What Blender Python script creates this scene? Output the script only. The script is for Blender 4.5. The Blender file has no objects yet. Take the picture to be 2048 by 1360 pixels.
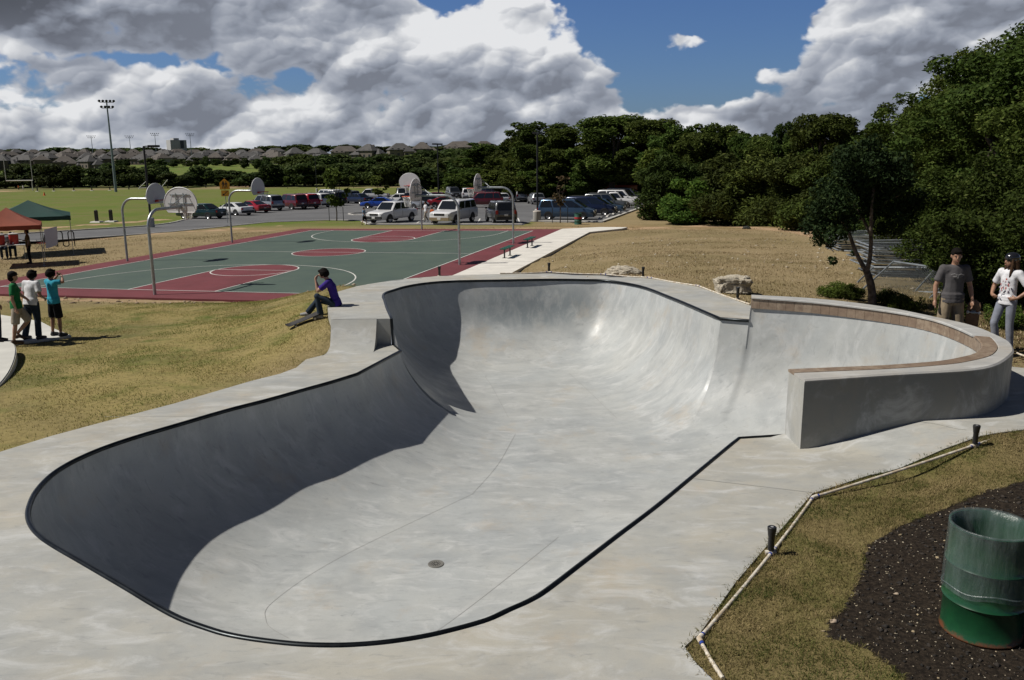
import bpy, bmesh, math, random
import numpy as np
from mathutils import Vector, Matrix
from mathutils.geometry import delaunay_2d_cdt
C = bpy.context.scene.collection
SC = bpy.context.scene
R = math.radians
random.seed(7)
rng = np.random.default_rng(7)

# ------------------------------------------------------------------ camera
FPX, PITCH, ROLL = 1715.6, R(12.174), R(-0.5)
_f = np.array([0, math.cos(PITCH), -math.sin(PITCH)]); _r = np.array([1., 0, 0]); _u = np.cross(_r, _f)
CR = math.cos(ROLL) * _r + math.sin(ROLL) * _u
CU = -math.sin(ROLL) * _r + math.cos(ROLL) * _u
cam_d = bpy.data.cameras.new('camera'); cam = bpy.data.objects.new('camera', cam_d); C.objects.link(cam)
cam_d.sensor_width = 36; cam_d.lens = FPX / 2048 * 36; cam_d.clip_start = 0.05; cam_d.clip_end = 6000
cam.matrix_world = Matrix(((CR[0], CU[0], -_f[0], 0), (CR[1], CU[1], -_f[1], 0), (CR[2], CU[2], -_f[2], 0), (0, 0, 0, 1)))
SC.camera = cam

# ------------------------------------------------------------------ light
SUN_EL, SUN_AZ = R(51), R(5)          # shadows run towards world +x, a touch away from the camera
sd = Vector((math.cos(SUN_EL) * math.cos(SUN_AZ), math.cos(SUN_EL) * math.sin(SUN_AZ), -math.sin(SUN_EL)))
sun_d = bpy.data.lights.new('sun', 'SUN'); sun_d.energy = 5.0; sun_d.angle = R(0.53); sun_d.color = (1, 0.955, 0.88)
sun = bpy.data.objects.new('sun', sun_d); C.objects.link(sun)
sun.rotation_euler = sd.to_track_quat('-Z', 'Y').to_euler()
SC.view_settings.view_transform = 'Standard'; SC.view_settings.look = 'None'
SC.view_settings.exposure = 0.0; SC.view_settings.gamma = 1.0


class N:
    """small node-tree writer"""
    def __init__(s, nt): s.nt = nt; s.nodes = nt.nodes; s.links = nt.links
    def n(s, t, **kw):
        x = s.nodes.new(t)
        for k, v in kw.items():
            setattr(x, k, v)
        return x
    def put(s, sock, v):
        if isinstance(v, bpy.types.NodeSocket): s.links.new(v, sock)
        elif v is not None: sock.default_value = v
    def m(s, op, a, b=None, c=None, clamp=False):
        x = s.n('ShaderNodeMath', operation=op, use_clamp=clamp)
        s.put(x.inputs[0], a)
        if b is not None: s.put(x.inputs[1], b)
        if c is not None: s.put(x.inputs[2], c)
        return x.outputs[0]
    def vm(s, op, a, b=None, sc=None):
        x = s.n('ShaderNodeVectorMath', operation=op)
        s.put(x.inputs[0], a)
        if b is not None: s.put(x.inputs[1], b)
        if sc is not None: s.put(x.inputs['Scale'], sc)
        return x.outputs[0]
    def comb(s, a, b, c):
        x = s.n('ShaderNodeCombineXYZ')
        for i, v in enumerate((a, b, c)): s.put(x.inputs[i], v)
        return x.outputs[0]
    def sep(s, v):
        x = s.n('ShaderNodeSeparateXYZ'); s.put(x.inputs[0], v); return x.outputs
    def noise(s, v, scale, detail=4, rough=.5, out=0, dist=0):
        x = s.n('ShaderNodeTexNoise'); x.noise_dimensions = '3D'
        s.put(x.inputs['Vector'], v); x.inputs['Scale'].default_value = scale
        x.inputs['Detail'].default_value = detail; x.inputs['Roughness'].default_value = rough
        x.inputs['Distortion'].default_value = dist
        return x.outputs[out]
    def ramp(s, v, lo, hi, a=0., b=1.):
        x = s.n('ShaderNodeMapRange', interpolation_type='SMOOTHSTEP')
        s.put(x.inputs[0], v); s.put(x.inputs[1], lo); s.put(x.inputs[2], hi); s.put(x.inputs[3], a); s.put(x.inputs[4], b)
        return x.outputs[0]
    def mix(s, f, a, b, mode='MIX'):
        x = s.n('ShaderNodeMix', data_type='RGBA', blend_type=mode)
        s.put(x.inputs[0], f)
        for i, v in ((6, a), (7, b)):
            if isinstance(v, (tuple, list)): v = (*v[:3], 1)
            s.put(x.inputs[i], v)
        return x.outputs[2]


# ------------------------------------------------------------------ sky: Nishita blue with cumulus banks
W = bpy.data.worlds.new('World'); SC.world = W; W.use_nodes = True
W.node_tree.nodes.clear()
k = N(W.node_tree)
sky = k.n('ShaderNodeTexSky', sky_type='NISHITA'); sky.sun_disc = False
sky.sun_elevation = SUN_EL; sky.sun_rotation = R(-85); sky.air_density = 1.0; sky.dust_density = .6; sky.ozone_density = 2.0
bg1 = k.n('ShaderNodeBackground'); tintv = k.n('ShaderNodeVectorMath', operation='SCALE'); tintv.inputs[0].default_value = (.62, .86, 1.36)
k.put(bg1.inputs[0], k.mix(1.0, sky.outputs[0], tintv.outputs[0], 'MULTIPLY')); bg1.inputs[1].default_value = 0.05
tc = k.n('ShaderNodeTexCoord').outputs['Generated']
dx, dy, dz = k.sep(tc)
S_ = k.m('ARCTAN2', dx, dy)
T_ = k.m('DIVIDE', dz, k.m('SQRT', k.m('ADD', k.m('MULTIPLY', dx, dx), k.m('MULTIPLY', dy, dy))))
T_ = k.m('MINIMUM', T_, 3.0)
k.put(tintv.inputs['Scale'], k.ramp(T_, .17, .5, 1.0, .34))
# stretch the vertical so that clouds flatten towards the horizon
P0 = k.comb(S_, k.m('MULTIPLY', T_, 1.45), 0.37)
w1 = k.vm('SUBTRACT', k.noise(P0, 17, 4, .55, out=1), (.5, .5, .5))
P1 = k.vm('ADD', P0, k.vm('SCALE', w1, sc=0.030))
def blobs(vec, lst):
    """sum of soft ellipses given in photograph pixels converted to sky angles"""
    tot = None
    sx, sy, _ = k.sep(vec)
    for (px, py, rx, ry, w) in lst:
        s0, t0 = math.atan((px - 1024) / FPX), (312 - py) / FPX * 1.45 * .98
        a = k.m('MULTIPLY', k.m('SUBTRACT', sx, s0), FPX / rx); b = k.m('MULTIPLY', k.m('SUBTRACT', sy, t0), FPX / ry / 1.45)
        q = k.m('ADD', k.m('MULTIPLY', a, a), k.m('MULTIPLY', b, b))
        e = k.m('MULTIPLY', k.m('POWER', 2.718, k.m('MULTIPLY', q, -1.0)), w)
        tot = e if tot is None else k.m('ADD', tot, e)
    return tot
# where the blue shows (negative) and where cloud is thick (positive)
COVER = [(1290, 45, 120, 95, -.62), (1430, 95, 110, 60, -.45), (1180, -10, 90, 45, -.35), (1480, -40, 170, 50, -.3), (1390, 190, 75, 40, -.34), (900, 5, 50, 22, -.35),
         (330, 141, 90, 15, -.22), (150, 137, 70, 10, -.12), (1500, 205, 90, 26, -.12), (1545, 130, 42, 60, -.2), (1120, 150, 150, 90, .16), (1010, 45, 110, 60, .25),
         (700, 60, 200, 90, .2), (300, 50, 330, 100, .3), (1740, 125, 210, 80, .24), (1560, 10, 130, 45, -.26), (1790, -20, 120, 30, -.12), (1350, 100, 66, 34, .50), (1400, 112, 40, 16, .2), (1450, 14, 80, 15, .40), (1415, 222, 70, 30, .25), (770, 250, 700, 60, .2)]
DARK = [(40, 35, 150, 75, .88), (330, 80, 190, 70, .5), (270, 112, 170, 26, .25), (480, 60, 110, 70, .28), (700, 165, 170, 38, .42), (470, 190, 130, 22, .2), (860, 175, 150, 30, .3), (1930, 60, 170, 80, .34), (1700, 130, 190, 40, .26), (560, 240, 180, 22, .2), (860, 232, 150, 26, .24), (1650, 215, 160, 30, .18), (1120, 160, 110, 40, .16), (1800, 190, 120, 30, .16)]
BRIGHT = [(1010, 28, 100, 46, .62), (1150, 78, 90, 30, .34), (720, 55, 75, 60, .34), (830, 10, 60, 40, .40), (600, 75, 60, 60, .2), (1660, 55, 70, 36, .34), (1750, 80, 70, 22, .22), (905, 75, 50, 40, .26), (1420, 215, 50, 18, .3), (770, 245, 34, 26, .34), (70, 130, 120, 14, .22), (200, 160, 60, 26, .2), (370, 165, 60, 22, .22), (1900, 120, 120, 16, .18), (1360, 98, 40, 18, .15), (480, 130, 50, 25, .15), (1000, 110, 70, 40, .15)]
cov = blobs(P1, COVER); drk = blobs(P1, DARK); brt = blobs(P1, BRIGHT)
n1 = k.noise(P1, 12, 9, .5); n2 = k.noise(k.vm('ADD', P1, (-.010, .018, 0)), 12, 5, .46)
vor = k.n('ShaderNodeTexVoronoi', feature='SMOOTH_F1'); k.put(vor.inputs['Vector'], P1); vor.inputs['Scale'].default_value = 42; vor.inputs['Smoothness'].default_value = .6
try: vor.inputs['Detail'].default_value = 2.0
except Exception: pass
vor2 = k.n('ShaderNodeTexVoronoi', feature='SMOOTH_F1'); k.put(vor2.inputs['Vector'], P1); vor2.inputs['Scale'].default_value = 95; vor2.inputs['Smoothness'].default_value = .7
bil = k.m('ADD', k.m('SUBTRACT', .45, vor.outputs['Distance']), k.m('MULTIPLY', k.m('SUBTRACT', .4, vor2.outputs['Distance']), .45))
low = k.ramp(T_, .055, .015)
fld = k.m('ADD', k.m('ADD', k.m('ADD', n1, cov), k.m('MULTIPLY', bil, .12)), k.m('MULTIPLY', low, .25))
dens = k.ramp(fld, .40, .50)
rel = k.m('MULTIPLY', k.m('SUBTRACT', n1, n2), 1.5)
def heap(scale, gain):
    """each cloud heap: bright towards its sunlit upper left, grey towards its base"""
    v_ = k.n('ShaderNodeTexVoronoi', feature='SMOOTH_F1'); k.put(v_.inputs['Vector'], P1); v_.inputs['Scale'].default_value = scale; v_.inputs['Smoothness'].default_value = .35
    a_, b_, _c = k.sep(k.vm('SUBTRACT', P1, v_.outputs['Position']))
    return k.m('MULTIPLY', k.m('ADD', b_, k.m('MULTIPLY', a_, -.45)), gain * scale)
lum = k.m('ADD', .655, rel)
lum = k.m('ADD', lum, k.m('ADD', heap(9.5, .52), k.m('ADD', heap(22, .24), heap(50, .12))))
lum = k.m('ADD', lum, k.m('MULTIPLY', bil, .16))
lum = k.m('ADD', lum, k.m('MULTIPLY', brt, .8)); lum = k.m('SUBTRACT', lum, k.m('MULTIPLY', drk, .56))
lum = k.m('MAXIMUM', lum, k.m('SUBTRACT', .30, k.m('MULTIPLY', blobs(P1, [(50, 30, 190, 85, .22)]), 1.0)))
edge = k.ramp(fld, .46, .66, .22, 0.)             # sunlit rims
lum = k.m('ADD', lum, edge)
lum = k.m('SUBTRACT', lum, k.ramp(dy, .5, 0., 0., .6))  # unseen clouds beside and behind the view dimmed to cut fill light
lum = k.m('SUBTRACT', lum, k.ramp(T_, .18, .36, 0., .75))  # clouds overhead, out of view, dimmed for weaker fill light
lum = k.m('MAXIMUM', k.m('MINIMUM', lum, 1.15), 0.02)
cr = k.n('ShaderNodeValToRGB'); k.put(cr.inputs[0], lum)
el = cr.color_ramp.elements
el[0].position = 0.0; el[0].color = (.050, .055, .066, 1)
el[1].position = 1.0; el[1].color = (.84, .85, .87, 1)
for p_, c_ in ((.22, (.16, .175, .215)), (.45, (.285, .315, .38)), (.66, (.42, .45, .515)), (.82, (.60, .62, .66))):
    e_ = el.new(p_); e_.color = (*c_, 1)
# higher up (out of the photograph) the cover thins so that the sky light stays moderate
hi = k.ramp(T_, .28, .9, 1.0, .45)
dens2 = k.m('MULTIPLY', dens, hi)
bg2 = k.n('ShaderNodeBackground'); k.put(bg2.inputs[0], cr.outputs[0]); bg2.inputs[1].default_value = 0.92
mx = k.n('ShaderNodeMixShader'); k.put(mx.inputs[0], dens2)
k.links.new(bg1.outputs[0], mx.inputs[1]); k.links.new(bg2.outputs[0], mx.inputs[2])
k.links.new(mx.outputs[0], k.n('ShaderNodeOutputWorld').inputs[0])
W.cycles.sampling_method = 'MANUAL'; W.cycles.sample_map_resolution = 512

# ------------------------------------------------------------------ helpers
def ray(px, py):
    return _f + CR * (px - 1024) / FPX - CU * (py - 680) / FPX
def at(px, py, z):
    d = ray(px, py); return Vector(d * (z / d[2]))
def atp(px, py, a, b):                       # hit with the plane z = a + b*y
    d = ray(px, py); return Vector(d * (a / (d[2] - b * d[1])))
def pxm(p):                                  # photograph pixels per metre at a point
    return FPX / float(np.dot(np.array(p), _f))

def tag(o, label=None, cat=None, group=None, kind=None):
    if label: o['label'] = label
    if cat: o['category'] = cat
    if group: o['group'] = group
    if kind: o['kind'] = kind
    return o
def thing(name, label, cat, loc=(0, 0, 0), rz=0., group=None):
    o = bpy.data.objects.new(name, None); C.objects.link(o); o.empty_display_size = .2
    o.location = loc; o.rotation_euler = (0, 0, rz)
    return tag(o, label, cat, group)
def copy_tree(o, parent=None):
    c = o.copy(); C.objects.link(c)
    if parent is not None: c.parent = parent
    for ch in list(o.children): copy_tree(ch, c)
    return c

class MB:
    """collects shapes, links them as one mesh object"""
    def __init__(s): s.v = []; s.f = []
    def add(s, vs, fs):
        o = len(s.v); s.v += [tuple(map(float, p)) for p in vs]; s.f += [tuple(i + o for i in f) for f in fs]; return s
    def box(s, c, d, rot=None, taper=1.0):
        hx, hy, hz = d[0] / 2, d[1] / 2, d[2] / 2
        vs = [Vector((x * (taper if z > 0 else 1), y * (taper if z > 0 else 1), z)) for z in (-hz, hz) for x, y in ((-hx, -hy), (hx, -hy), (hx, hy), (-hx, hy))]
        if rot is not None: vs = [rot @ p for p in vs]
        c = Vector(c); vs = [p + c for p in vs]
        return s.add(vs, [(3, 2, 1, 0), (4, 5, 6, 7), (0, 1, 5, 4), (1, 2, 6, 5), (2, 3, 7, 6), (3, 0, 4, 7)])
    def tube(s, pts, r, n=8, caps=True, closed=False):
        pts = [Vector(p) for p in pts]; m = len(pts)
        rs = r if isinstance(r, (list, tuple)) else [r] * m
        ups = None; rings = []
        for i, p in enumerate(pts):
            a = pts[(i - 1) % m] if (i or closed) else p; b = pts[(i + 1) % m] if (i < m - 1 or closed) else p
            t = (b - a)
            t = t.normalized() if t.length > 1e-9 else Vector((0, 0, 1))
            if ups is None:
                ups = Vector((0, 0, 1)) if abs(t.z) < .95 else Vector((1, 0, 0))
            x = t.cross(ups)
            if x.length < 1e-6: x = t.cross(Vector((0, 1, 0)))
            x.normalize(); ups = x.cross(t).normalized()
            rings.append([p + (x * math.cos(2 * math.pi * j / n) + ups * math.sin(2 * math.pi * j / n)) * rs[i] for j in range(n)])
        vs = [p for q in rings for p in q]; fs = []
        for i in range(m if closed else m - 1):
            i2 = (i + 1) % m
            for j in range(n):
                j2 = (j + 1) % n; fs.append((i * n + j, i * n + j2, i2 * n + j2, i2 * n + j))
        if caps and not closed:
            fs.append(tuple(range(n - 1, -1, -1))); fs.append(tuple((m - 1) * n + j for j in range(n)))
        return s.add(vs, fs)
    def lathe(s, prof, c=(0, 0, 0), n=24, mat=None):
        vs = []; fs = []; m = len(prof); c = Vector(c)
        for (r, z) in prof:
            for j in range(n):
                a = 2 * math.pi * j / n; p = Vector((r * math.cos(a), r * math.sin(a), z))
                if mat is not None: p = mat @ p
                vs.append(p + c)
        for i in range(m - 1):
            for j in range(n):
                j2 = (j + 1) % n; fs.append((i * n + j, i * n + j2, (i + 1) * n + j2, (i + 1) * n + j))
        return s.add(vs, fs)
    def ball(s, c, r, n=10, mat=None):
        rx, ry, rz = (r, r, r) if not isinstance(r, (tuple, list)) else r
        vs = []; fs = []; m = max(4, n // 2 + 1); c = Vector(c)
        for i in range(m + 1):
            th = math.pi * i / m
            for j in range(n):
                a = 2 * math.pi * j / n
                p = Vector((rx * math.sin(th) * math.cos(a), ry * math.sin(th) * math.sin(a), rz * math.cos(th)))
                if mat is not None: p = mat @ p
                vs.append(p + c)
        for i in range(m):
            for j in range(n):
                j2 = (j + 1) % n; fs.append((i * n + j, (i + 1) * n + j, (i + 1) * n + j2, i * n + j2))
        return s.add(vs, fs)
    def prism(s, poly, d):                        # 3-D polygon swept along vector d
        n = len(poly); d = Vector(d); poly = [Vector(p) for p in poly]
        return s.add(poly + [p + d for p in poly], [tuple(range(n - 1, -1, -1)), tuple(range(n, 2 * n))] + [(i, (i + 1) % n, n + (i + 1) % n, n + i) for i in range(n)])
    def quad(s, *p): return s.add(p, [tuple(range(len(p)))])
    def mesh(s, name, mat=None, smooth=None, bevel=0):
        me = bpy.data.meshes.new(name); me.from_pydata(s.v, [], s.f); me.validate()
        bm = bmesh.new(); bm.from_mesh(me)
        bmesh.ops.remove_doubles(bm, verts=bm.verts, dist=1e-5)
        bmesh.ops.recalc_face_normals(bm, faces=bm.faces)
        if bevel:
            es = [e for e in bm.edges if len(e.link_faces) == 2 and e.calc_face_angle(0) > R(35)]
            bmesh.ops.bevel(bm, geom=es, offset=bevel, segments=2, affect='EDGES', clamp_overlap=True)
        bm.to_mesh(me); bm.free()
        if mat: me.materials.append(mat)
        if smooth is not None: smooth_mesh(me, smooth)
        return me
    def build(s, name, mat, parent=None, smooth=None, bevel=0, loc=None):
        o = bpy.data.objects.new(name, s.mesh(name, mat, smooth, bevel)); C.objects.link(o)
        if parent is not None: o.parent = parent
        if loc is not None: o.location = loc
        return o
def smooth_mesh(me, deg):
    me.polygons.foreach_set('use_smooth', [True] * len(me.polygons))
    if deg < 180: me.set_sharp_from_angle(angle=R(deg))
def link(name, me, parent=None):
    o = bpy.data.objects.new(name, me); C.objects.link(o)
    if parent is not None: o.parent = parent
    return o
def np_mesh(name, V, F, mat=None):               # quads or triangles from arrays
    me = bpy.data.meshes.new(name); V = np.asarray(V, np.float32); F = np.asarray(F, np.int32); n = F.shape[1]
    me.vertices.add(len(V)); me.vertices.foreach_set('co', V.ravel())
    me.loops.add(F.size); me.loops.foreach_set('vertex_index', F.ravel())
    me.polygons.add(len(F)); me.polygons.foreach_set('loop_start', np.arange(0, F.size, n, dtype=np.int32))
    me.update(calc_edges=True)
    if mat: me.materials.append(mat)
    return me

_mats = {}
def M(name, col, rough=.6, metal=0., var=0., vscale=8., bump=0., bscale=60., spec=.5, coat=0., col2=None, vdetail=4, alpha=1., trans=0.):
    """Principled material; var mixes towards col2 (or a darker shade) with procedural noise"""
    if name in _mats: return _mats[name]
    m = bpy.data.materials.new(name); m.use_nodes = True; q = N(m.node_tree); b = q.nodes['Principled BSDF']
    b.inputs['Roughness'].default_value = rough; b.inputs['Metallic'].default_value = metal
    b.inputs['Specular IOR Level'].default_value = spec; b.inputs['Coat Weight'].default_value = coat
    b.inputs['Base Color'].default_value = (*col, 1); b.inputs['Alpha'].default_value = alpha
    co = q.n('ShaderNodeTexCoord').outputs['Object']
    if var:
        c2 = col2 or tuple(c * (1 - var) for c in col)
        f = q.ramp(q.noise(co, vscale, vdetail, .6), .35, .65)
        q.put(b.inputs['Base Color'], q.mix(f, col, c2))
    if bump:
        bp = q.n('ShaderNodeBump'); bp.inputs['Strength'].default_value = bump; bp.inputs['Distance'].default_value = .02
        q.put(bp.inputs['Height'], q.noise(co, bscale, 4, .6)); q.put(b.inputs['Normal'], bp.outputs[0])
    _mats[name] = m; return m

def catmull(P, n=8, closed=False):
    P = np.asarray(P, float); m = len(P); out = []
    for i in range(m if closed else m - 1):
        g = lambda j: P[j % m] if closed else P[min(max(j, 0), m - 1)]
        p0, p1, p2, p3 = g(i - 1), g(i), g(i + 1), g(i + 2)
        if not closed and i == 0: p0 = 2 * p1 - p2
        if not closed and i == m - 2: p3 = 2 * p2 - p1
        for j in range(n):
            t = j / n
            out.append(.5 * ((2 * p1) + (-p0 + p2) * t + (2 * p0 - 5 * p1 + 4 * p2 - p3) * t * t + (-p0 + 3 * p1 - 3 * p2 + p3) * t ** 3))
    if not closed: out.append(P[-1])
    return np.array(out)
def resample(P, n):
    P = np.asarray(P, float); d = np.r_[0, np.cumsum(np.linalg.norm(np.diff(P, axis=0), axis=1))]
    t = np.linspace(0, d[-1], n); return np.stack([np.interp(t, d, P[:, i]) for i in range(P.shape[1])], 1)
def inpoly(x, y, poly):
    x = np.asarray(x); y = np.asarray(y); r = np.zeros(x.shape, bool); n = len(poly); j = n - 1
    for i in range(n):
        xi, yi = poly[i][:2]; xj, yj = poly[j][:2]
        c = ((yi > y) != (yj > y)) & (x < (xj - xi) * (y - yi) / ((yj - yi) or 1e-12) + xi)
        r ^= c; j = i
    return r
def segdist(x, y, poly, closed=True):
    x = np.asarray(x, float); y = np.asarray(y, float); best = np.full(x.shape, 1e9); n = len(poly)
    for i in range(n if closed else n - 1):
        ax, ay = poly[i][:2]; bx, by = poly[(i + 1) % n][:2]; L = (bx - ax) ** 2 + (by - ay) ** 2 or 1e-12
        t = np.clip(((x - ax) * (bx - ax) + (y - ay) * (by - ay)) / L, 0, 1)
        best = np.minimum(best, np.hypot(x - ax - t * (bx - ax), y - ay - t * (by - ay)))
    return best
# ------------------------------------------------------------------ reference frames
CTX, CTY, CTZ, CTA, CTS = -9.257, 43.53, -4.755, -0.25647, 0.01128      # basketball court: centre, yaw, cross fall
def CT(u, v, h=0.):
    c, s = math.cos(CTA), math.sin(CTA)
    return Vector((CTX + u * c - v * s, CTY + u * s + v * c, CTZ + CTS * u + h))
def uv_of(x, y):
    c, s = math.cos(CTA), math.sin(CTA); return (x - CTX) * c + (y - CTY) * s, -(x - CTX) * s + (y - CTY) * c
LOT_A, LOT_B = -5.4 + .02 * 68, -.02
def lot(px, py, dz=0.): return atp(px, py, LOT_A + dz, LOT_B)

# ------------------------------------------------------------------ concrete
def concrete(name, base, warm, cool, rough=.42, cast=.5, bump=.06, stain=False):
    m = bpy.data.materials.new(name); m.use_nodes = True; q = N(m.node_tree); b = q.nodes['Principled BSDF']
    co = q.n('ShaderNodeTexCoord').outputs['Object']
    big = q.noise(co, .55, 5, .62, dist=.3)
    c = q.mix(q.ramp(big, .36, .64), warm, cool)
    c = q.mix(cast, base, c)
    blot = q.noise(q.vm('MULTIPLY', co, (1., 1.7, 1.)), 1.25, 9, .66, dist=.5)                       # trowel swirls
    c = q.mix(q.ramp(blot, .30, .66), q.mix(.38, c, (.20, .215, .225)), c)
    c = q.mix(q.m('MULTIPLY', q.ramp(q.noise(q.vm('MULTIPLY', co, (1., 2.2, .8)), 1.6, 9, .68, dist=.9), .47, .72), .62), c, (.54, .545, .535))
    sc = q.vm('MULTIPLY', co, (1.2, 5.0, 1.0))
    st = q.noise(sc, 3.0, 7, .66, dist=.8)
    c = q.mix(q.m('MULTIPLY', q.ramp(st, .54, .74), .42), c, (.17, .18, .185))      # darker streaks
    rust = q.noise(q.vm('ADD', co, (7, 3, 1)), .9, 6, .7)
    c = q.mix(q.m('MULTIPLY', q.ramp(rust, .54, .74), .30), c, (.44, .33, .20))     # faint rust bloom
    if stain:                                                       # blue grey burnish marks high on the far wall
        sx_, sy_, sz_ = q.sep(co)
        e_ = q.m('ADD', q.m('POWER', q.m('DIVIDE', q.m('SUBTRACT', sx_, .5), 2.0), 2), q.m('POWER', q.m('DIVIDE', q.m('SUBTRACT', sz_, -3.75), .62), 2))
        msk = q.m('MULTIPLY', q.ramp(e_, 1.1, .2), q.ramp(sy_, 19.6, 20.6))
        stn = q.noise(q.vm('MULTIPLY', co, (2.6, 2.6, .9)), 1.6, 7, .7, dist=.6)
        c = q.mix(q.m('MULTIPLY', msk, q.ramp(stn, .36, .62, .15, .8)), c, (.215, .245, .255))
    scr = q.noise(q.vm('MULTIPLY', q.vm('ADD', co, q.vm('SCALE', q.noise(co, .8, 3, .5, out=1), sc=1.6)), (1.5, 14., 3.)), 2.2, 5, .7)
    c = q.mix(q.m('MULTIPLY', q.ramp(scr, .62, .74), .34), c, (.13, .14, .14))      # wheel scuffs
    c = q.mix(q.m('MULTIPLY', q.ramp(q.noise(co, 7.5, 8, .75), .58, .70), .30), c, (.20, .20, .19))
    fine = q.noise(co, 90, 3, .7)
    c = q.mix(q.ramp(fine, .25, .8, .12, 0.), c, (.1, .1, .1))
    q.put(b.inputs['Base Color'], c)
    q.put(b.inputs['Roughness'], q.ramp(q.noise(co, 2.7, 6, .65), .3, .7, rough - .10, rough + .16))
    b.inputs['Specular IOR Level'].default_value = .42
    bp = q.n('ShaderNodeBump'); bp.inputs['Strength'].default_value = bump; bp.inputs['Distance'].default_value = .05
    q.put(bp.inputs['Height'], q.m('ADD', q.noise(co, 2.2, 5, .5), q.m('MULTIPLY', fine, .08))); q.put(b.inputs['Normal'], bp.outputs[0])
    return m
CON_BOWL = concrete('trowelled_concrete', (.415, .428, .418), (.432, .432, .405), (.37, .39, .392), .40, stain=True)
CON_DECK = concrete('deck_concrete', (.385, .38, .345), (.425, .385, .30), (.365, .37, .35), .6)
CON_WALL_SHADED = concrete('wall_shaded_concrete', (.24, .245, .225), (.26, .245, .205), (.215, .225, .21), .6)  # shade of the wall's outer face put into a darker base colour
STEEL_DK = M('dark_steel', (.028, .032, .034), .32, .85, var=.5, vscale=5)

# ------------------------------------------------------------------ skate bowl
ZN, ZF, ZE = -3.65, -3.10, -2.72                                  # near deck, far deck, top of the raised wall
FLA, FLB = -5.38 - .038 * 10.5, .038
fl = lambda px, py: np.array(atp(px, py, FLA, FLB))
nr = lambda px, py, z=ZN: np.array(at(px, py, z))
rimA = [nr(*p) for p in [(1480, 877), (1384, 957), (1314, 1015), (1239, 1072), (1173, 1123), (1099, 1180), (1064, 1202), (1020, 1222), (976, 1242), (910, 1261), (844, 1276), (770, 1287), (700, 1292.5), (639, 1293), (582, 1290), (512, 1282), (455, 1272), (413, 1260), (356, 1239), (305, 1212), (247, 1177), (165, 1129), (103, 1093), (74, 1072), (57, 1051), (51, 1029), (56, 1005), (70, 979), (99, 949), (140, 923), (198, 897), (268, 873), (350, 849), (453, 819), (531, 799), (606, 778), (660, 763), (712, 747)]]
rimB = [rimA[-1], np.array([-2.16, 16.05, ZN])]
rimC = [rimB[-1], np.array([-2.26, 16.26, -3.645]), np.array([-2.35, 16.445, -3.62]), np.array([-2.372, 16.47, ZF])] + [nr(*p, ZF) for p in [(772, 617), (767, 601), (764, 593), (768, 586), (785, 580), (809, 573), (847, 566.5), (902, 562), (1000, 560), (1097, 558.5), (1165, 559), (1205, 560), (1238, 563.5), (1274, 570), (1302, 578), (1335, 591), (1370, 605), (1442, 636)]]
rimD = [rimC[-1], np.array([4.50, 15.98, ZF])]
ZEF, ZEN = -2.65, -2.75                                            # the raised wall drops slightly towards its near end
_px = [(1503, 593), (1634, 603), (1767, 619), (1848, 633), (1901, 648), (1949, 669), (1965, 683), (1968, 694), (1955, 706), (1928, 714), (1875, 723), (1767, 731), (1674, 735), (1578, 739)]
_zs = [-2.65, -2.665, -2.68, -2.69, -2.695, -2.70, -2.705, -2.71, -2.71, -2.715, -2.72, -2.73, -2.74, -2.75]
exin = [nr(*p, z) for p, z in zip(_px, _zs)]
_px = [(1503, 589), (1634, 597), (1767, 613), (1901, 640), (1955, 654), (1995, 670), (2019, 683), (2027, 696), (2026, 704), (2008, 720), (1982, 731), (1941, 738), (1875, 743), (1767, 749), (1610, 759)]
_zs = [-2.65, -2.665, -2.68, -2.695, -2.70, -2.70, -2.705, -2.71, -2.71, -2.715, -2.715, -2.72, -2.73, -2.74, -2.75]
exout = [nr(*p, z) for p, z in zip(_px, _zs)]
EXI = resample(catmull(exin, 10), 90); EXO = resample(catmull(exout, 10), 90); EXO[:, 2] = EXI[:, 2]
WX, WY = float(EXI[-1][0]), float(EXI[-1][1])

def sub(P, n=6): return catmull(P, n)
def profile(rim, flo, n=26, vert=0., t0=11., le=.16):
    """rings of a curved transition: a straight drop of height vert, then a quarter ellipse flat at the floor"""
    out = []; vert = np.broadcast_to(vert, (len(rim),))
    dr_ = (flo - rim) * np.array([1., 1., 0]); lean = dr_ / (np.linalg.norm(dr_, axis=1)[:, None] + 1e-9) * (vert * le)[:, None]
    for i in range(5):
        P = rim.copy(); P[:, 2] -= vert * i / 5; P += lean * i / 5; out.append(P)
    r0 = rim.copy(); r0[:, 2] -= vert; r0 += lean; t0 = np.radians(np.broadcast_to(t0, (len(rim),)))
    for i in range(n + 1):
        th = t0 + (math.pi / 2 - t0) * (i / n) ** .9
        h = (np.cos(t0) - np.cos(th)) / np.cos(t0); v = (np.sin(th) - np.sin(t0)) / (1 - np.sin(t0))
        P = r0 + (flo - r0) * h[:, None]
        P[:, 2] = r0[:, 2] + (flo[:, 2] - r0[:, 2]) * v
        out.append(P)
    return out
basin = MB(); FLOOR = []; SEAMS = []
def loft(rim, flo, n=26, vert=0., t0=11., le=.16):
    rg = profile(rim, flo, n, vert, t0, le); m = len(rim); n = len(rg) - 1; vs = [p for q in rg for p in q]
    fs = [(i * m + j, i * m + j + 1, (i + 1) * m + j + 1, (i + 1) * m + j) for i in range(n) for j in range(m - 1)]
    basin.add(vs, fs); FLOOR.extend(list(flo[:-1])); SEAMS.append(flo)
    return rg
def by_keys(rim_parts, flo_keys, per=14):
    """pair each stretch of rim with a stretch of floor edge; both smooth through the keys"""
    rr = []; fk = catmull(flo_keys, per)
    for i, part in enumerate(rim_parts):
        r_ = resample(part, per + 1); rr += list(r_ if i == len(rim_parts) - 1 else r_[:-1])
    return np.array(rr), fk
F0 = fl(1195, 1012)
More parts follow.
